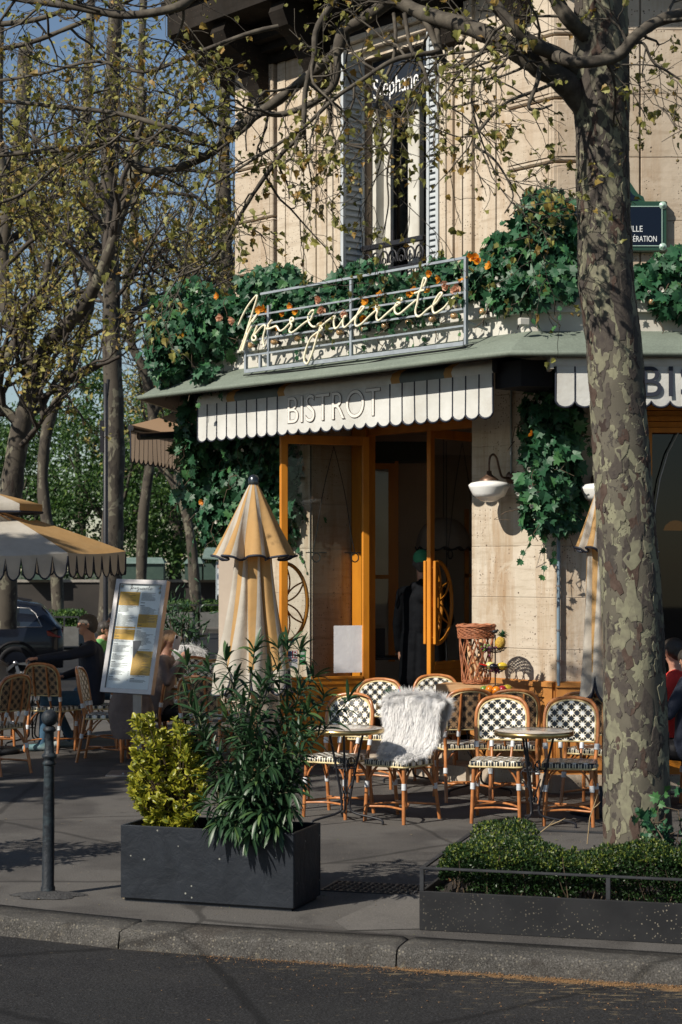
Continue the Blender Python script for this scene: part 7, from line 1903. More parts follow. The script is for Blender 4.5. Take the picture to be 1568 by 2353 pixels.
# ------------------------------------------------------------------ bollards and lamp pole
M['bollard'] = mk('bollard', (.014, .017, .021), (.022, .026, .032), rough=.5, spec=.18, vs=40, bump=.7, bs=45, bd=.006, dirt=(.05, .08, .09), ds=5)
def bollard(x, y, h, label, lean=0.0, group='cast iron bollards'):
    r = empty('bollard', (x, y, 0), 0, label, 'bollard', group); k = h/1.17
    mb = MB(); mb.lathe([(.045, -.02), (.045, .05), (.0385, .06), (.036, .5), (.033, .70), (.033, .80)], 20); mb.lathe([(.033, .80), (.040, .805), (.042, .815), (.034, .825), (.033, .84), (.046, .85), (.047, .862), (.036, .872), (.031, .88), (.027, .95), (.028, 1.005), (.038, 1.01), (.041, 1.02), (.034, 1.032), (.026, 1.04)], 20); mb.build('shaft', M['bollard'], r)
    mb = MB(); mb.ball((0, 0, 1.092), .052, 20); mb.build('ball_finial', M['bollard'], r); r.scale = (k, k, k); r.rotation_euler = (0, lean, 0); return r
gb = G(110, 2058); bb = bollard(gb.x, gb.y, 1.155, 'tall dark bollard with ball top at the kerb left of the slate planter', R(.6))
b3 = copy_tree(bb); b3.location = (P(445, 1480, 43).x, 43, -.12); b3['label'] = 'small distant bollard across the street right of the menu board'; b3.scale = (.9, .9, .9)
lp = empty('lamp_pole', (P(243, 1300, 40).x, 40, -.12), 0, 'tall slim dark pole in front of the pale straight plane trunk', 'lamp post')
mb = MB(); mb.lathe([(.11, 0), (.11, .5), (.07, .6), (.055, 1.2), (.05, 6.1), (.0001, 6.12)], 12); mb.build('pole', M['iron'], lp); mb = MB(); mb.box((-.12, -.05, 4.6), (-.04, .05, 5.3)); mb.tube([(0, 0, 5.6), (.06, 0, 6.2)], .04, 6); mb.build('fitting', M['iron'], lp)

# ------------------------------------------------------------------ far side of the street
rw = empty('river_wall', (0, 71, 0), 0, 'long dark stone parapet wall on the river side', 'wall')
mb = MB(); mb.box((-45, -.25, 0), (45, .25, 1.36)); mb.build('masonry', mk('wall_dark', (.020, .017, .015), (.032, .027, .023), rough=.9, vs=.8), rw); mb = MB(); mb.box((-45, -.32, 1.36), (45, .32, 1.46)); mb.build('coping', mk('coping', (.26, .24, .21), (.2, .18, .16), rough=.8), rw)
def book_box(x0, x1, label, open_=False):
    a, b_ = P(x0, 1300, 70.5), P(x1, 1300, 70.5); w_ = b_.x-a.x; r = empty('book_stall', ((a.x+b_.x)/2, 70.5, 1.46), 0, label, 'stall', 'green bookseller boxes on the river wall')
    gm = M['stall_green']; mb = MB(); mb.box((-w_/2, -.4, 0), (w_/2, .4, .62)); mb.build('box', gm, r)
    mb = MB()
    if not open_: mb.add([(-w_/2-.06, -.5, .62), (w_/2+.06, -.5, .62), (w_/2+.06, .5, .66), (-w_/2-.06, .5, .66), (-w_/2+.1, 0, .86), (w_/2-.1, 0, .86)], [(0, 1, 5, 4), (1, 2, 5), (2, 3, 4, 5), (3, 0, 4), (0, 3, 2, 1)])
    else:
        mb.add([(-w_/2, -1.1, .85), (w_/2, -1.1, .80), (w_/2, .3, 1.25), (-w_/2, .3, 1.25), (-w_/2, -1.1, .80), (w_/2, -1.1, .75), (w_/2, .3, 1.2), (-w_/2, .3, 1.2)], [(0, 1, 2, 3), (4, 7, 6, 5), (0, 4, 5, 1), (1, 5, 6, 2), (0, 3, 7, 4)])
    mb.build('lid', M['stall_roof'], r); return r
M['stall_green'] = mk('stall_green', (.02, .045, .035), (.03, .06, .045), rough=.6); M['stall_roof'] = mk('stall_roof', (.10, .15, .13), (.14, .19, .17), rough=.6)
book_box(262, 378, 'closed green book box with pale pitched lid behind the menu board'); book_box(427, 466, 'green book box with closed lid right of the pollarded tree trunk'); book_box(470, 540, 'open green book box with raised lid and hanging prints behind the pedestrian', True); book_box(60, 120, 'closed green book box under the open parasol at the left')
pr = empty('print_rack', (P(505, 1300, 69.6).x, 69.6, 0), 0, 'tall rack hung with pale prints beside the distant pedestrian', 'rack')
a = P(498, 1368, 69.6); b_ = P(524, 1290, 69.6); ox = pr.location.x
mb = MB(); mb.box((a.x-ox, -.02, a.z), (b_.x-ox, .02, b_.z)); mb.tube([(a.x-ox, 0, 0), (a.x-ox, 0, b_.z)], .03, 5); mb.build('panel', mk('rack_pale', (.30, .34, .36), rough=.8), pr)
mb = MB(); rg = random.Random(2)
for i in range(2):
    for j in range(6): 
        x0 = a.x-ox+.03+i*.2; z0 = a.z+.04+j*.20; mb.box((x0, -.035, z0), (x0+.16, -.021, z0+.15), rg.randrange(3))
mb.build('prints', [mk('pr1', (.55, .58, .60)), mk('pr2', (.10, .14, .20)), mk('pr3', (.45, .30, .25))], pr)
def far_planter(x0, x1, Y, label, sd):
    a, b_ = P(x0, 1400, Y), P(x1, 1400, Y); w_ = b_.x-a.x; r = empty('far_planter', ((a.x+b_.x)/2, Y, 0), 0, label, 'planter', 'concrete planters across the street')
    mb = MB(); mb.box((-w_/2, -.4, 0), (w_/2, 1.2, .48)); mb.build('box', mk('far_box', (.11, .11, .105), (.08, .08, .075), rough=.8), r)
    mb = MB(); mb.box((-w_/2, -.4, .70), (w_/2, -.36, .74)); 
    for q in (-.5, 0, .5): mb.box((w_*q-.02, -.4, .48), (w_*q+.02, -.36, .70))
    mb.build('rail', M['iron_grey'], r)
    rng = np.random.RandomState(sd); n = 1500; mb = MB(); p = np.stack([rng.uniform(-w_/2, w_/2, n), rng.uniform(-.35, 1.1, n), rng.uniform(.45, .85, n)], 1); scatter(mb, TINY, p, rots(rng.normal(size=(n, 3)), None, rng), .10, 0, rng.rand(n)); mb.build('low_hedge', M['dense_leaf'], r)
far_planter(366, 456, 60, 'grey concrete planter at the foot of the pollarded tree across the street', 1); far_planter(462, 560, 60, 'grey concrete planter below the distant pedestrian', 2); far_planter(120, 186, 46, 'grey concrete planter behind the parked dark car', 3)
# leafy shrub behind the menu board
sb = empty('potted_oleander', (P(402, 1500, 24).x, 24, 0), 0, 'dark leafy oleander in a pot behind the woman with the phone', 'shrub')
rng = np.random.RandomState(9); n = 520; mb = MB(); p = rng.normal(size=(n, 3))*[.20, .2, .26]+[0, 0, 1.05]; scatter(mb, leaf_shape([(0, 0), (.09, .3), (.09, .6), (0, 1), (-.09, .6), (-.09, .3)], .3, .3), p, rots(rng.normal(size=(n, 3))*.7+[0, 0, .5], None, rng), rng.uniform(.12, .18, n), 0, rng.rand(n)*.8); mb.build('leaves', M['oleander'], sb)
mb = MB(); mb.lathe([(.0001, 0), (.18, 0), (.22, .4), (.2, .4), (.0001, .36)], 16); mb.build('pot', M['iron_grey'], sb)
mb = MB()
for k in range(7): a = k*.9; mb.tube([(0, 0, .36), (.08*math.cos(a), .08*math.sin(a), .8), (.2*math.cos(a), .2*math.sin(a), 1.3)], .008, 4)
mb.build('stems', M['stem'], sb)

# ------------------------------------------------------------------ parked estate car
car = empty('parked_car', (0, 0, 0), 0, 'dark estate car seen from its rear side across the street at the left edge', 'car')
Yc = 34.5; xr = P(146, 1400, Yc).x; Lc = 4.75; Wc = 1.84; zg = -.125
cmx = Matrix.Translation((xr, Yc, zg)) @ Matrix.Rotation(R(8), 4, 'Z')      # local x: 0 rear, -L front
paint = mk('car_paint', (.006, .008, .014), (.008, .010, .016), rough=.25, vs=3, coat=.35, spec=.3)
prof_c = [(0.0, .42), (-.02, .62), (-.0, .80), (-.03, .98), (-.10, 1.02), (-.30, 1.30), (-.42, 1.40), (-.9, 1.485), (-1.8, 1.52), (-2.5, 1.47), (-3.25, 1.08), (-3.4, 1.02), (-4.3, .90), (-4.62, .78), (-4.75, .58), (-4.72, .34), (-4.55, .24)]
bot = [(-4.3, .22), (-.3, .24), (-.08, .30)]
def body_ring(x, zt, s): pass
secs = []
xs = [0, -.04, -.12, -.25, -.42, -.7, -1.0, -1.4, -1.8, -2.2, -2.6, -3.0, -3.3, -3.6, -4.0, -4.4, -4.6, -4.72]
def topz(x):
    for (x0, z0), (x1, z1) in zip(prof_c[2:-2], prof_c[3:-1]):
        if x1 <= x <= x0+1e-9 and x0 != x1: return z0+(z1-z0)*(x0-x)/(x0-x1)
    return prof_c[-3][1] if x < -4 else .98
rows = []
for x in xs:
    zt = topz(x); hw = Wc/2*(1-.10*max(0, (-.35-(-abs(x))) if False else 0)); 
    hw = Wc/2*(.90 if x == 0 else .95 if x > -.1 else 1.0 if x > -4.2 else .93 if x > -4.6 else .8)
    belt = min(zt, .98 if x > -3.3 else zt); inset = .23*max(0, (zt-.98))/.5
    pts = [(-hw*.9, .24), (-hw, .36), (-hw*1.0, .62), (-hw*.985, .80), (-hw*.95, belt-.01), (-(hw*.93-inset*.5), belt+(zt-belt)*.5), (-(hw*.86-inset), max(zt-.06, belt)), (-(hw*.70-inset), zt), (0, zt+.02)]
    full = pts+[(-y, z) for y, z in pts[:-1][::-1]]
    rows.append([cmx @ V(x, y, z) for y, z in full])
mb = MB(); mb.grid(rows, 0, True); mb.add([tuple(p) for p in rows[0]], [tuple(range(len(rows[0])))]); mb.add([tuple(p) for p in rows[-1]], [tuple(range(len(rows[-1])))][::-1]); cb = mb.build('body', paint, car)
gm = mk('car_glass', (.015, .02, .025), rough=.05, spec=1, coat=1)
def side_glass(pts, s, name='window'):
    mb = MB(); vs = []
    for x, z in pts:
        zt = topz(x); f = (z-.97)/max(.05, zt-.97); y = (Wc/2*.95)*(1-.0)-(.02+.23*max(0, zt-.98)/.5*.9+Wc/2*.08)*min(1, f)
        vs.append(cmx @ V(x, s*(y+.012), z))
    mb.add(vs, [tuple(range(len(vs)))]); o = mb.build(name, gm, car)
    mb = MB(); mb.tube(vs+[vs[0]], .012, 4); mb.build('window_trim', M['steel'], o)
for s in (-1, 1):
    side_glass([(-.38, 1.00), (-.95, 1.00), (-.95, 1.36), (-.62, 1.34), (-.5, 1.24)], s); side_glass([(-1.02, 1.00), (-1.85, .99), (-1.85, 1.40), (-1.02, 1.375)], s); side_glass([(-1.93, .99), (-2.95, .99), (-2.9, 1.12), (-2.45, 1.35), (-1.93, 1.40)], s)
    for xw in (-.86, -3.78):
        o = empty('wheel', (0, 0, 0)); o.parent = car
        Mw = cmx @ Matrix.Translation((xw, s*(Wc/2-.10), .335)) @ Matrix.Rotation(R(90)*s*-1, 4, 'X')
        mb = MB(); mb.lathe([(.22, -.11), (.30, -.11), (.335, -.08), (.335, .08), (.30, .115), (.235, .115), (.225, .10)], 30, M=Mw); mb.build('tyre', M['black'], o)
        mb = MB(); mb.lathe([(.235, .09), (.215, .075), (.20, -.02), (.0001, -.03)], 28, M=Mw); 
        for k in range(5):
            a = k*1.2566; 
            mb.add([tuple(Mw @ V(r_*math.cos(a+d_), r_*math.sin(a+d_), z_)) for r_, d_, z_ in ((.04, -.6, .085), (.04, .6, .085), (.225, .16, .10), (.225, -.16, .10))], [(0, 1, 2, 3)])
        mb.lathe([(.05, .08), (.045, .1), (.0001, .102)], 12, M=Mw); mb.build('rim', mk('alloy', (.22, .22, .23), rough=.3, metal=.9) if 'alloy' not in bpy.data.materials else bpy.data.materials['alloy'], o)
        mb = MB(); mb.tube([cmx @ V(xw+.39*math.cos(a), s*(Wc/2+.003), .335+.39*math.sin(a)) for a in np.linspace(-.3, 3.44, 18)], .03, 5); mb.build('wheel_arch', M['black'], cb)
    mb = MB(); mb.add([cmx @ V(x, s*(y), z) for x, y, z in ((-.005, .60, .80), (-.005, .60, .96), (-.045, .905, .97), (-.30, .928, .93), (-.28, .93, .84), (-.04, .91, .80))], [(0, 1, 2, 3, 4, 5)]); mb.build('tail_light', mk('tail', (.20, .02, .015), rough=.15), car)
    mb = MB(); mb.tube([cmx @ V(x, s*.62, topz(x)+.035) for x in (-.6, -.9, -1.5, -2.3)], .014, 5); mb.build('roof_rail', M['iron'], car)
    for xh in (-1.35, -2.35): mb = MB(); mb.tube([cmx @ V(xh, s*(Wc/2+.01), .88), cmx @ V(xh-.18, s*(Wc/2+.01), .88)], .014, 6); mb.build('door_handle', paint, car)
mb = MB(); mb.add([cmx @ V(x, y, z) for x, y, z in ((-.115, -.66, 1.02), (-.115, .66, 1.02), (-.375, .55, 1.37), (-.375, -.55, 1.37))], [(0, 1, 2, 3)]); mb.build('rear_window', gm, car)

# ------------------------------------------------------------------ people
def capsule_mesh(mb, p0, r0, p1, r1, n=14):
    p0, p1 = Vector(p0), Vector(p1); d = p1-p0; L = d.length
    if L < 1e-5: mb.ball(p0, r0, n); return
    q = d.to_track_quat('Z', 'Y').to_matrix().to_4x4(); Mx = Matrix.Translation(p0) @ q
    prof = []
    for i in range(5): a = -math.pi/2+math.pi/2*i/5; prof.append((max(1e-4, r0*math.cos(a)), r0*math.sin(a)))
    prof.append((r0, 0)); prof.append(((r0+r1)/2, L/2)); prof.append((r1, L))
    for i in range(1, 6): a = math.pi/2*i/5; prof.append((max(1e-4, r1*math.cos(a)), L+r1*math.sin(a)))
    mb.lathe(prof, n, M=Mx)
def figure(name, prims, mats, root, voxel=.009, it=4):
    """prims: (p0,r0,p1,r1,matindex); fused into one continuous skin"""
    mb = MB()
    for p0, r0, p1, r1, m in prims: capsule_mesh(mb, p0, r0, p1, r1)
    me = mb.mesh('tmp', mats); o = bpy.data.objects.new('tmp', me); col.objects.link(o)
    md = o.modifiers.new('r', 'REMESH'); md.mode = 'VOXEL'; md.voxel_size = voxel
    sm = o.modifiers.new('s', 'SMOOTH'); sm.iterations = it; sm.factor = .5
    dg = bpy.context.evaluated_depsgraph_get(); m2 = bpy.data.meshes.new_from_object(o.evaluated_get(dg)); bpy.data.objects.remove(o)
    n = len(m2.polygons); c = np.empty(n*3, dtype=np.float32); m2.polygons.foreach_get('center', c); c = c.reshape(-1, 3)
    best = np.full(n, 1e9); idx = np.zeros(n, dtype=np.int32)
    for p0, r0, p1, r1, m in prims:
        a = np.array(tuple(p0)); b_ = np.array(tuple(p1)); ab = b_-a; L2 = ab.dot(ab)
        t = np.clip(((c-a) @ ab)/L2, 0, 1) if L2 > 1e-9 else np.zeros(n)
        d = np.linalg.norm(c-a-t[:, None]*ab, axis=1)-(r0+(r1-r0)*t); k = d < best-1e-4; best[k] = d[k]; idx[k] = m
    m2.materials.clear()
    for m in mats: m2.materials.append(m)
    m2.polygons.foreach_set('material_index', idx); m2.polygons.foreach_set('use_smooth', np.ones(n, dtype=bool)); m2.update()
    m2.name = name; oo = bpy.data.objects.new(name, m2); col.objects.link(oo); oo.parent = root; return oo
def hand(w, d, up, m, size=1.0, curl=.5, side=1):
    """w wrist, d pointing direction, up = back of the hand"""
    w, d, up = Vector(w), Vector(d).normalized(), Vector(up).normalized(); x = d.cross(up).normalized()*side; up = x.cross(d).normalized()*side
    pr = []; k = size
    for i in range(4): o_ = (i-1.5)*.019*k; pr.append((w+x*o_*.7, .014*k, w+d*.078*k+x*o_, .0125*k, m))
    for i, L in enumerate((.066, .074, .070, .054)):
        o_ = (i-1.5)*.020*k; b_ = w+d*.085*k+x*o_; m1 = b_+(d*math.cos(curl*.6)-up*math.sin(curl*.6))*L*.5*k; e_ = m1+(d*math.cos(curl*1.9)-up*math.sin(curl*1.9))*L*.5*k
        pr += [(b_, .0088*k, m1, .0082*k, m), (m1, .0082*k, e_, .0068*k, m)]
    t0 = w+x*-.024*k+d*.02*k; t1_ = t0-x*.026*k+d*.03*k-up*.01*k; pr += [(t0, .0125*k, t1_, .010*k, m), (t1_, .0095*k, t1_+d*.028*k-x*.004*k-up*.008*k, .0078*k, m)]
    return pr
def head(c, f, m, hairm=None, s=1.0, tilt=0.0):
    """c centre of head, f facing dir (unit); returns prims incl. face features"""
    f = Vector(f).normalized(); up = V(0, 0, 1); up = (up-f*up.dot(f)).normalized(); x = f.cross(up)
    pr = [(c+up*.018*s-f*.018*s, .082*s, c+up*.03*s+f*.008*s, .080*s, m), (c-up*.035*s+f*.022*s, .060*s, c-up*.070*s+f*.045*s, .038*s, m),
          (c+up*.010*s+f*.088*s, .009*s, c-up*.022*s+f*.102*s, .0125*s, m), (c-up*.082*s+f*.072*s, .014*s, c-up*.088*s+f*.068*s, .016*s, m), (c+up*.022*s+f*.07*s-x*.03*s, .016*s, c+up*.022*s+f*.07*s+x*.03*s, .016*s, m),
          (c-up*.052*s+f*.080*s-x*.018*s, .009*s, c-up*.052*s+f*.080*s+x*.018*s, .009*s, m)]
    for q in (-1, 1): pr.append((c-up*.022*s+x*q*.078*s-f*.010*s, .011*s, c+up*.012*s+x*q*.082*s-f*.014*s, .014*s, m))
    return pr, up, x
def face_bits(root, c, f, s=1.0):
    f = Vector(f).normalized(); up = V(0, 0, 1); up = (up-f*up.dot(f)).normalized(); x = f.cross(up); mb = MB()
    for q in (-1, 1): mb.ball(c+up*.002*s+f*.078*s+x*q*.031*s, .010*s, 8, 0); mb.ball(c+up*.002*s+f*.087*s+x*q*.031*s, .0045*s, 6, 1); mb.tube([c+up*.022*s+f*.084*s+x*q*.018*s, c+up*.025*s+f*.078*s+x*q*.045*s], .004*s, 4, 1)
    mb.tube([c-up*.052*s+f*.087*s-x*.02*s, c-up*.054*s+f*.090*s, c-up*.052*s+f*.087*s+x*.02*s], .0035*s, 4, 2)
    mb.build('eyes_and_mouth', [mk('eye_white', (.5, .5, .48), rough=.3), mk('eye_dark', (.03, .02, .015), rough=.3), mk('lip', (.35, .12, .10), rough=.5)], root)
def hair(root, c, f, m, s=1.0, extra=(), long_=False):
    f = Vector(f).normalized(); up = V(0, 0, 1); up = (up-f*up.dot(f)).normalized(); x = f.cross(up)
    pr = [(c+up*.030*s-f*.022*s, .086*s, c+up*.036*s+f*.010*s, .080*s, 0), (c+up*.0*s-f*.040*s, .076*s, c-up*.03*s-f*.045*s, .062*s, 0), (c+up*.03*s+x*.03*s-f*.02*s, .065*s, c+up*.0*s+x*.03*s-f*.03*s, .058*s, 0), (c+up*.03*s-x*.03*s-f*.02*s, .065*s, c+up*.0*s-x*.03*s-f*.03*s, .058*s, 0)]
    if long_: pr += [(c-f*.04*s+x*q*.05*s, .05*s, c-f*.035*s+x*q*.06*s-up*.13*s, .035*s, 0) for q in (-1, 1)]+[(c-f*.05*s, .07*s, c-f*.06*s-up*.14*s, .05*s, 0)]
    rgx = random.Random(3)
    for k in range(26):
        a = rgx.uniform(0, 6.28); e = rgx.uniform(.1, 1.5); d_ = (x*math.cos(a)*math.cos(e)-f*abs(math.sin(a))*math.cos(e)+up*math.sin(e)); pr.append((c+up*.018*s+d_*.072*s, .016*s, c+up*.018*s+d_*.082*s+x*.01, .008*s, 0))
    return figure('hair', pr+list(extra), [m], root, .008*s, 2)
skin = M['skin']
# 1 man in the doorway, seen from behind
coat = mk('coat_black', (.005, .0055, .007), (.008, .009, .011), rough=.8, spec=.04, vs=12, bump=.3, bs=12, bd=.02); capg = mk('cap_green', (.05, .30, .15), (.04, .24, .12), rough=.8)
grey_hair = mk('hair_grey', (.10, .09, .08), (.06, .055, .05), rough=.8, vs=120, bump=.5, bs=200)
p1 = empty('person', (0, 0, 0), 0, 'man in green cap and black hooded coat in the doorway with his back turned', 'person')
b = V(.845, 18.85, .28); hd_c = b+V(-.015, .02, 1.735)
pr_, up_, x_ = head(hd_c, V(.1, 1, -.05), 0)
pr_ += [(b+V(0, 0, 1.48), .055, hd_c+V(0, -.01, -.06), .052, 0)]
pr_ += [(b+V(-.17, 0, 1.44), .075, b+V(.17, 0, 1.44), .075, 1), (b+V(0, 0, 1.40), .155, b+V(0, .0, 1.10), .165, 1), (b+V(-.10, 0, 1.36), .12, b+V(-.09, 0, 1.0), .125, 1), (b+V(.10, 0, 1.36), .12, b+V(.09, 0, 1.0), .125, 1),
        (b+V(-.09, 0, 1.0), .135, b+V(-.11, 0, .56), .145, 1), (b+V(.09, 0, 1.0), .135, b+V(.11, 0, .56), .145, 1), (b+V(0, 0, 1.0), .15, b+V(0, 0, .58), .165, 1),
        (b+V(0, -.06, 1.50), .085, b+V(0, -.10, 1.40), .09, 1), (b+V(-.08, -.05, 1.50), .06, b+V(.08, -.05, 1.50), .06, 1),
        (b+V(-.205, 0, 1.43), .072, b+V(-.255, .0, 1.12), .060, 1), (b+V(-.255, 0, 1.12), .060, b+V(-.245, .02, .86), .048, 1),
        (b+V(.205, 0, 1.43), .072, b+V(.27, .05, 1.15), .060, 1), (b+V(.27, .05, 1.15), .058, b+V(.22, .27, 1.10), .046, 1),
        (b+V(-.10, 0, .55), .085, b+V(-.10, 0, .10), .055, 2), (b+V(.10, 0, .55), .085, b+V(.10, 0, .10), .055, 2), (b+V(-.10, -.02, .045), .045, b+V(-.11, .17, .035), .038, 2), (b+V(.10, -.02, .045), .045, b+V(.11, .17, .035), .038, 2)]
pr_ += hand(b+V(-.243, .02, .85), V(.02, .06, -1), V(-1, 0, 0), 0, 1.05, .55) + hand(b+V(.22, .28, 1.10), V(0, 1, 0), V(0, 0, 1), 0, 1.0, .6)
figure('body', pr_, [skin, coat, M['black']], p1, .009, 5)
figure('hair', [(hd_c+V(0, -.05, -.005), .066, hd_c+V(0, -.045, -.035), .054, 0), (hd_c+V(.03, -.02, .01), .066, hd_c+V(-.03, -.02, .01), .066, 0)], [grey_hair], p1)
figure('cap', [(hd_c+V(0, -.02, .066), .089, hd_c+V(0, .01, .070), .087, 0), (hd_c+V(0, -.025, .052), .088, hd_c+V(0, .0, .052), .088, 0), (hd_c+V(-.04, .10, .04), .012, hd_c+V(.04, .10, .04), .012, 0), (hd_c+V(-.03, .15, .03), .010, hd_c+V(.03, .15, .03), .010, 0)], [capg], p1, .008)
# seated figures
def seated(label, X, Y, faceang, mats, hairm, scale=1.0, arms=None, legs=None, lean=(0, 0), hd_dir=None, long_=False, hz=1.22, glasses=False, phone=None, ponytail=None):
    r = empty('person', (X, Y, 0), 0, label, 'person'); f = V(math.cos(faceang), math.sin(faceang), 0); s = V(-f.y, f.x, 0)   # s: left side
    k = scale
    def W(a, b_, z): return (f*a+s*b_)*k+V(0, 0, z*k)
    hip = .52; lx, ly = lean
    ch = W(lx*.7, ly*.7, .98); nk = W(lx, ly, 1.10); hc = W(lx*1.15+.03, ly*1.1, hz)
    hdv = hd_dir or f
    pr_, up_, x_ = head(hc, hdv, 0, s=k)
    pr_ += [(nk, .064*k, hc-up_*.05-V(0, 0, 0), .056*k, 0), (W(0, .09, hip), .12*k, W(lx*.4, .08+ly*.4, .78), .115*k, 1), (W(0, -.09, hip), .12*k, W(lx*.4, -.08+ly*.4, .78), .115*k, 1), (W(0, 0, hip), .13*k, ch, .135*k, 1), (W(lx*.5, .08, .8), .11*k, W(lx*.85, .09+ly, 1.0), .105*k, 1), (W(lx*.5, -.08, .8), .11*k, W(lx*.85, -.09+ly, 1.0), .105*k, 1), (W(lx, .15+ly, 1.045), .07*k, W(lx, -.15+ly, 1.045), .07*k, 1), (nk-V(0, 0, .02), .065*k, ch, .10*k, 1)]
    arms = arms or {1: ((.12, .24, .80), (.34, .18, .76)), -1: ((.12, -.24, .80), (.34, -.18, .76))}
    for q in (1, -1):
        e, w_ = arms[q]; sh = W(lx, .185*q+ly, 1.03); E = W(*e); H = W(*w_); pr_ += [(sh, .065*k, E, .052*k, 1), (E, .052*k, H, .038*k, 1)]
        d_ = (H-E).normalized(); pr_ += hand(H+d_*.02, (d_+V(0, 0, .1)), V(0, 0, 1) if abs(d_.z) < .8 else -f, 0, k, .9, q)
    legs = legs or {1: ((.42, .12, .50), (.45, .14, .08)), -1: ((.42, -.12, .50), (.40, -.16, .08))}
    for q in (1, -1):
        kn, an = legs[q]; pr_ += [(W(.02, .09*q, .50), .095*k, W(*kn), .068*k, 2), (W(*kn), .066*k, W(*an), .042*k, 2)]
        A_ = W(*an); toe = A_+f*.17*k; toe.z = .035; heel = A_-f*.03*k; heel.z = .045; pr_ += [(heel, .042*k, toe, .034*k, 3), (A_, .042*k, heel, .042*k, 3)]
    body = figure('body', pr_, [skin]+mats, r, .010, 4)
    if hairm: hair(r, hc, hdv, hairm, k, long_=long_)
    face_bits(r, hc, hdv, k)
    if glasses:
        ff = Vector(hdv).normalized(); xx = ff.cross(V(0, 0, 1)); mb = MB()
        for q in (-1, 1):
            cc = hc+ff*.100*k+xx*q*.034*k+V(0, 0, .002); mb.tube([cc+xx*.026*math.cos(a)+V(0, 0, .018*math.sin(a)) for a in np.linspace(0, 6.283, 14)], .0022, 4, closed=False)
            mb.tube([cc+xx*q*.026+V(0, 0, .004), hc+xx*q*.086-ff*.005], .0025, 4)
        mb.tube([hc+ff*.102*k-xx*.008, hc+ff*.102*k+xx*.008], .0025, 4); mb.build('glasses', M['steel'], r)
    return r, hc, f, s
navy = mk('navy', (.010, .015, .030), (.014, .02, .038), rough=.85, vs=6, bump=.25, bs=10, bd=.02); jeans = mk('jeans', (.025, .07, .12), (.035, .09, .15), rough=.9, vs=30); shoe = mk('shoe_teal', (.10, .20, .22), (.30, .32, .32), rough=.7, vs=5)
dark_hair = mk('hair_dark', (.020, .016, .014), (.035, .028, .022), rough=.6, vs=120, bump=.5, bs=200)
seated('older man with glasses in a navy sweater, facing left, one arm along the chair back', -2.72, 20.0, R(186), [navy, jeans, shoe], grey_hair, 1.06, arms={1: ((.22, -.10+.42, .98), (.52, .34, .95)), -1: ((.10, -.26, .80), (.30, -.16, .74))}, legs={1: ((.46, .16, .52), (.50, .22, .08)), -1: ((.44, -.10, .52), (.22, -.14, .08))}, lean=(.02, 0), hz=1.275, glasses=True)
seated('person with dark hair sitting behind the older man in navy', -2.60, 21.4, R(200), [mk('grey_top', (.12, .12, .14), rough=.9), jeans, M['black']], dark_hair, 1.05, hz=1.30)
grn = mk('green_shirt', (.14, .42, .13), (.12, .36, .11), rough=.85, vs=8, bump=.3, bs=10, bd=.02)
r_, hc_, f_, s_ = seated('person in a bright green shirt holding a phone, half hidden by the older man', -3.00, 22.2, R(-12), [grn, jeans, M['black']], dark_hair, 1.0, lean=(.10, 0), hz=1.22, arms={1: ((.16, .24, .82), (.30, .16, .88)), -1: ((.16, -.24, .82), (.30, -.14, .88))})
def phone(x, y, z, rot, label, mat, tilt=.5):
    o = empty('phone', (x, y, z), rot, label, 'phone'); o.rotation_euler = (tilt, .35, rot); mb = MB(); mb.box((-.036, -.005, -.075), (.036, .005, .075), 0, None, .003); mb.build('case', mat, o); mb = MB(); mb.box((-.032, .0051, -.07), (.032, .0062, .07)); mb.build('screen', M['black'], o); mb = MB(); mb.box((-.028, -.0075, .035), (-.008, -.0052, .066)); mb.build('camera_bump', M['black'], o)
phone(P(186, 1492, 21.6).x, 21.6, P(186, 1492, 21.6).z, .4, 'black phone held by the person in green', M['black'])
blond = mk('hair_blond', (.50, .30, .16), (.36, .20, .10), rough=.6, vs=90, bump=.5, bs=200); quilt = mk('quilted', (.17, .13, .115), (.13, .10, .09), rough=.8, vs=6, bump=.8, bs=16, bd=.02)
XW, YW = P(372, 1460, 18.9).x, 18.9
r_, hc_, f_, s_ = seated('blond woman in a quilted coat looking at her phone beside the menu board', XW-.02, YW, R(-8), [quilt, M['black'], M['black']], blond, .97, lean=(.06, 0), hd_dir=V(.85, -.35, -.45), long_=True, hz=1.26,
    arms={1: ((.16, .22, .90), (.22, .10, 1.02)), -1: ((.14, -.24, .84), (.24, -.10, 1.05))})
ph = P(418, 1470, 18.65); phone(ph.x-.05, ph.y, ph.z-.03, .5, 'white phone held up by the blond woman', mk('phone_white', (.55, .52, .48), rough=.25), -.2)
bag = empty('coat', (P(302, 1650, 18.3).x, 18.3, .25), 0, 'grey quilted coat hanging down behind the post of the menu board', 'coat')
rows = []
for k in range(12):
    f = k/11; hw = .10+.13*math.sin(f*2.6); rows.append([V(hw*math.cos(a)*(1+.05*math.sin(a*7+k)), .10*math.sin(a)*(1+.08*math.sin(a*5)), .62-.60*f) for a in np.linspace(0, 6.283, 24)])
mb = MB(); mb.grid(rows, 0, True); mb.build('cloth', quilt, bag); mb = MB(); mb.tube([V(.10*math.cos(a), .08*math.sin(a), .625) for a in np.linspace(0, 6.2, 14)], .02, 6); mb.build('collar', quilt, bag)
# right edge
red = mk('red_top', (.62, .03, .02), (.5, .02, .02), rough=.8)
seated('dark haired woman in a red top sitting at the right edge beyond the plane trunk', P(1556, 1500, 15.6).x, 15.6, R(160), [red, M['black'], M['black']], dark_hair, 1.0, hd_dir=V(-.5, .8, -.2), hz=1.27)
seated('man in a dark jacket at the right edge in front of the woman in red', P(1592, 1540, 14.9).x, 14.9, R(150), [navy, M['black'], M['black']], dark_hair, 1.0, hd_dir=V(-.4, .9, -.3), hz=1.22)
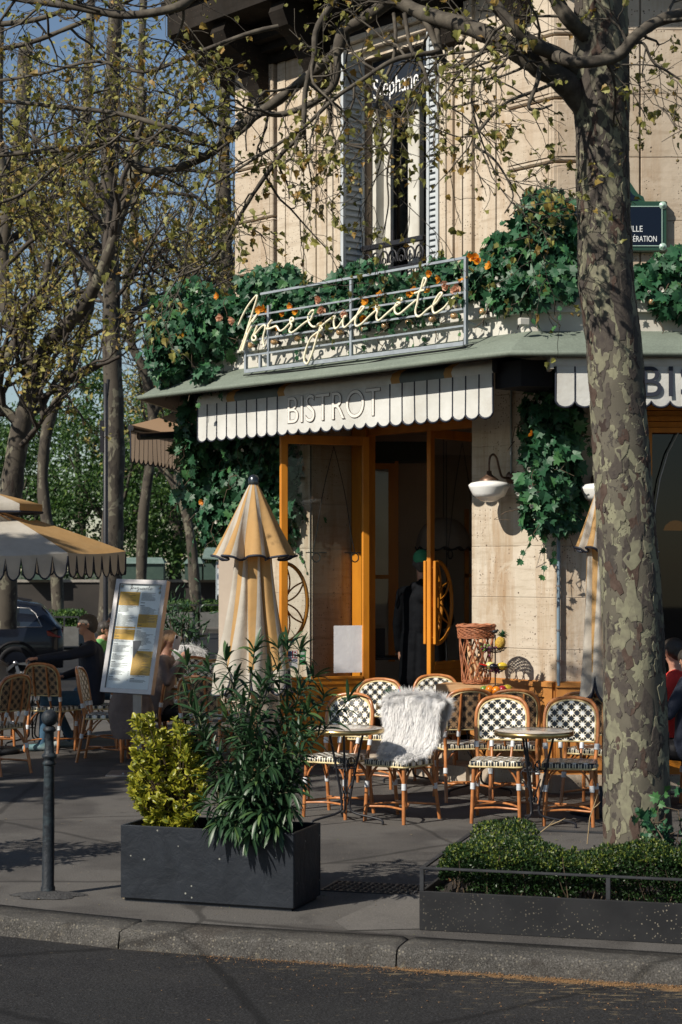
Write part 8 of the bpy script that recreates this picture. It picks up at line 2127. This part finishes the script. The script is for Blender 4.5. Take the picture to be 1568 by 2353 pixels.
# distant pedestrian
pd = empty('person', (0, 0, 0), 0, 'distant pedestrian in a dark jacket and light jeans beside the rack of prints', 'person'); b = V(P(519, 1300, 66).x+.12, 66, 0); hc = b+V(0, 0, 1.66)
pr_, a_, c_ = head(hc, V(0, 1, 0), 0); bj = mk('jeans_pale', (.16, .32, .45), (.12, .26, .38), rough=.9)
pr_ += [(b+V(0, 0, 1.45), .055, hc, .055, 0), (b+V(-.14, 0, 1.40), .08, b+V(.14, 0, 1.40), .08, 1), (b+V(0, 0, 1.36), .17, b+V(0, 0, 1.0), .16, 1), (b+V(-.2, 0, 1.38), .07, b+V(-.26, 0, 1.1), .06, 1), (b+V(-.26, 0, 1.1), .06, b+V(-.2, .1, .9), .05, 1), (b+V(.2, 0, 1.38), .07, b+V(.27, 0, 1.1), .06, 1), (b+V(.27, 0, 1.1), .06, b+V(.25, .05, .88), .05, 1), (b+V(-.09, 0, .95), .11, b+V(-.10, 0, .5), .08, 2), (b+V(-.10, 0, .5), .08, b+V(-.12, -.05, .1), .055, 2), (b+V(.09, 0, .95), .11, b+V(.10, .06, .5), .08, 2), (b+V(.10, .06, .5), .08, b+V(.12, .12, .1), .055, 2), (b+V(-.12, -.05, .05), .05, b+V(-.12, .12, .04), .04, 3), (b+V(.12, .1, .05), .05, b+V(.12, .28, .04), .04, 3)]
pr_ += hand(b+V(-.2, .1, .88), V(0, .2, -1), V(-1, 0, 0), 0)+hand(b+V(.25, .05, .86), V(0, .1, -1), V(1, 0, 0), 0)
figure('body', pr_, [skin, M['black'], bj, M['black']], pd, .016, 3); hair(pd, hc, V(0, 1, 0), dark_hair)
# hanging lampshade and a side table inside
hs = empty('pendant_lamp', P(1020, 1250, 19.6), 0, 'scalloped fabric lampshade hanging inside the doorway above the capped man', 'lamp'); hs.location.z = 0
mb = MB(); rows = []; zc_ = P(1020, 1250, 19.6).z
for k in range(8):
    f = k/7; rr = .06+.24*math.sin(f*1.45); rows.append([V(rr*math.cos(a)*(1+.015*math.cos(a*12)*f), rr*math.sin(a)*(1+.015*math.cos(a*12)*f), zc_+.28-.30*f*f-.03*f+(.018*math.cos(a*12) if k == 7 else 0)) for a in np.linspace(0, 6.283, 73)])
mb.grid(rows, 0, True); mb.build('shade', mk('shade', (.30, .24, .19), (.24, .19, .15), rough=.9), hs); mb = MB(); mb.tube([(0, 0, zc_+.26), (0, 0, 3.55)], .006, 5); mb.build('cord', M['iron'], hs)
mb = MB(); mb.tube([p for p in rows[-1][:-1]], .008, 4, closed=True); mb.build('piping', M['piping'], hs)
it = empty('side_table', (P(880, 1500, 19.6).x, 19.6, .28), 0, 'small dark table inside the doorway left of the capped man', 'table')
mb = MB(); mb.box((-.22, -.2, .72), (.24, .2, .75), 0, None, .005); mb.build('table_top', M['iron'], it)
for q in ((-.18, -.16), (.20, -.16), (.20, .16), (-.18, .16)): mb = MB(); mb.tube([(q[0], q[1], 0), (q[0], q[1], .72)], .018, 6); mb.build('leg', M['iron'], it)
mn2 = empty('menu_holder', (P(868, 1480, 19.6).x, 19.55, 1.03), 0, 'dark upright card holder on the table inside the doorway', 'holder'); mb = MB(); mb.box((-.11, -.01, .0), (.08, .01, .30), 0, None, .003); mb.build('card', mk('card_dark', (.045, .04, .04), rough=.6), mn2); mb = MB(); mb.box((-.11, -.04, .0), (.08, .04, .015)); mb.build('foot', M['iron'], mn2)

# lit lamp glimpsed through the right shop window
lw = empty('wall_sconce', P(1553, 1207, 18.2), 0, 'small glowing orange lamp inside the dark window right of the plane trunk', 'lamp')
gl_ = bpy.data.materials.new('lamp_glow'); t = NT(gl_); t.b.inputs['Emission Color'].default_value = (1, .35, .04, 1); t.b.inputs['Emission Strength'].default_value = 1.6
mb = MB(); mb.lathe([(.0001, .05), (.05, .04), (.10, .0), (.12, -.05)], 20); mb.build('shade', gl_, lw); mb = MB(); mb.tube([(0, 0, .04), (0, 0, 1.0)], .006, 5); mb.build('cord', M['iron'], lw)
# ------------------------------------------------------------------ final pass: put every empty at the base of its thing
bpy.context.view_layer.update()
def allmesh(o):
    out = [o] if o.type == 'MESH' else []
    for c in kids(o): out += allmesh(c)
    return out
for o in [o for o in bpy.data.objects if o.type == 'EMPTY' and tuple(o.location) == (0, 0, 0)]:
    ms = allmesh(o)
    if not ms: print('EMPTY WITHOUT MESH', o.name); continue
    P_ = []
    for m in ms:
        for c in m.bound_box: P_.append(tuple(m.matrix_world @ Vector(c)))
    P_ = np.array(P_); lo, hi = P_.min(0), P_.max(0)
    o['_b'] = [(lo[0]+hi[0])/2, (lo[1]+hi[1])/2, lo[2]]
todo = [o for o in bpy.data.objects if '_b' in o]
for o in todo:
    w_ = Vector(o['_b'])
    par = o.parent
    base_par = Vector(par['_b']) if (par is not None and '_b' in par) else (par.location if par is not None else V(0, 0, 0))
    o.location = w_-base_par
    for c in kids(o):
        if '_b' not in c: c.location = c.location-w_
for o in todo: del o['_b']
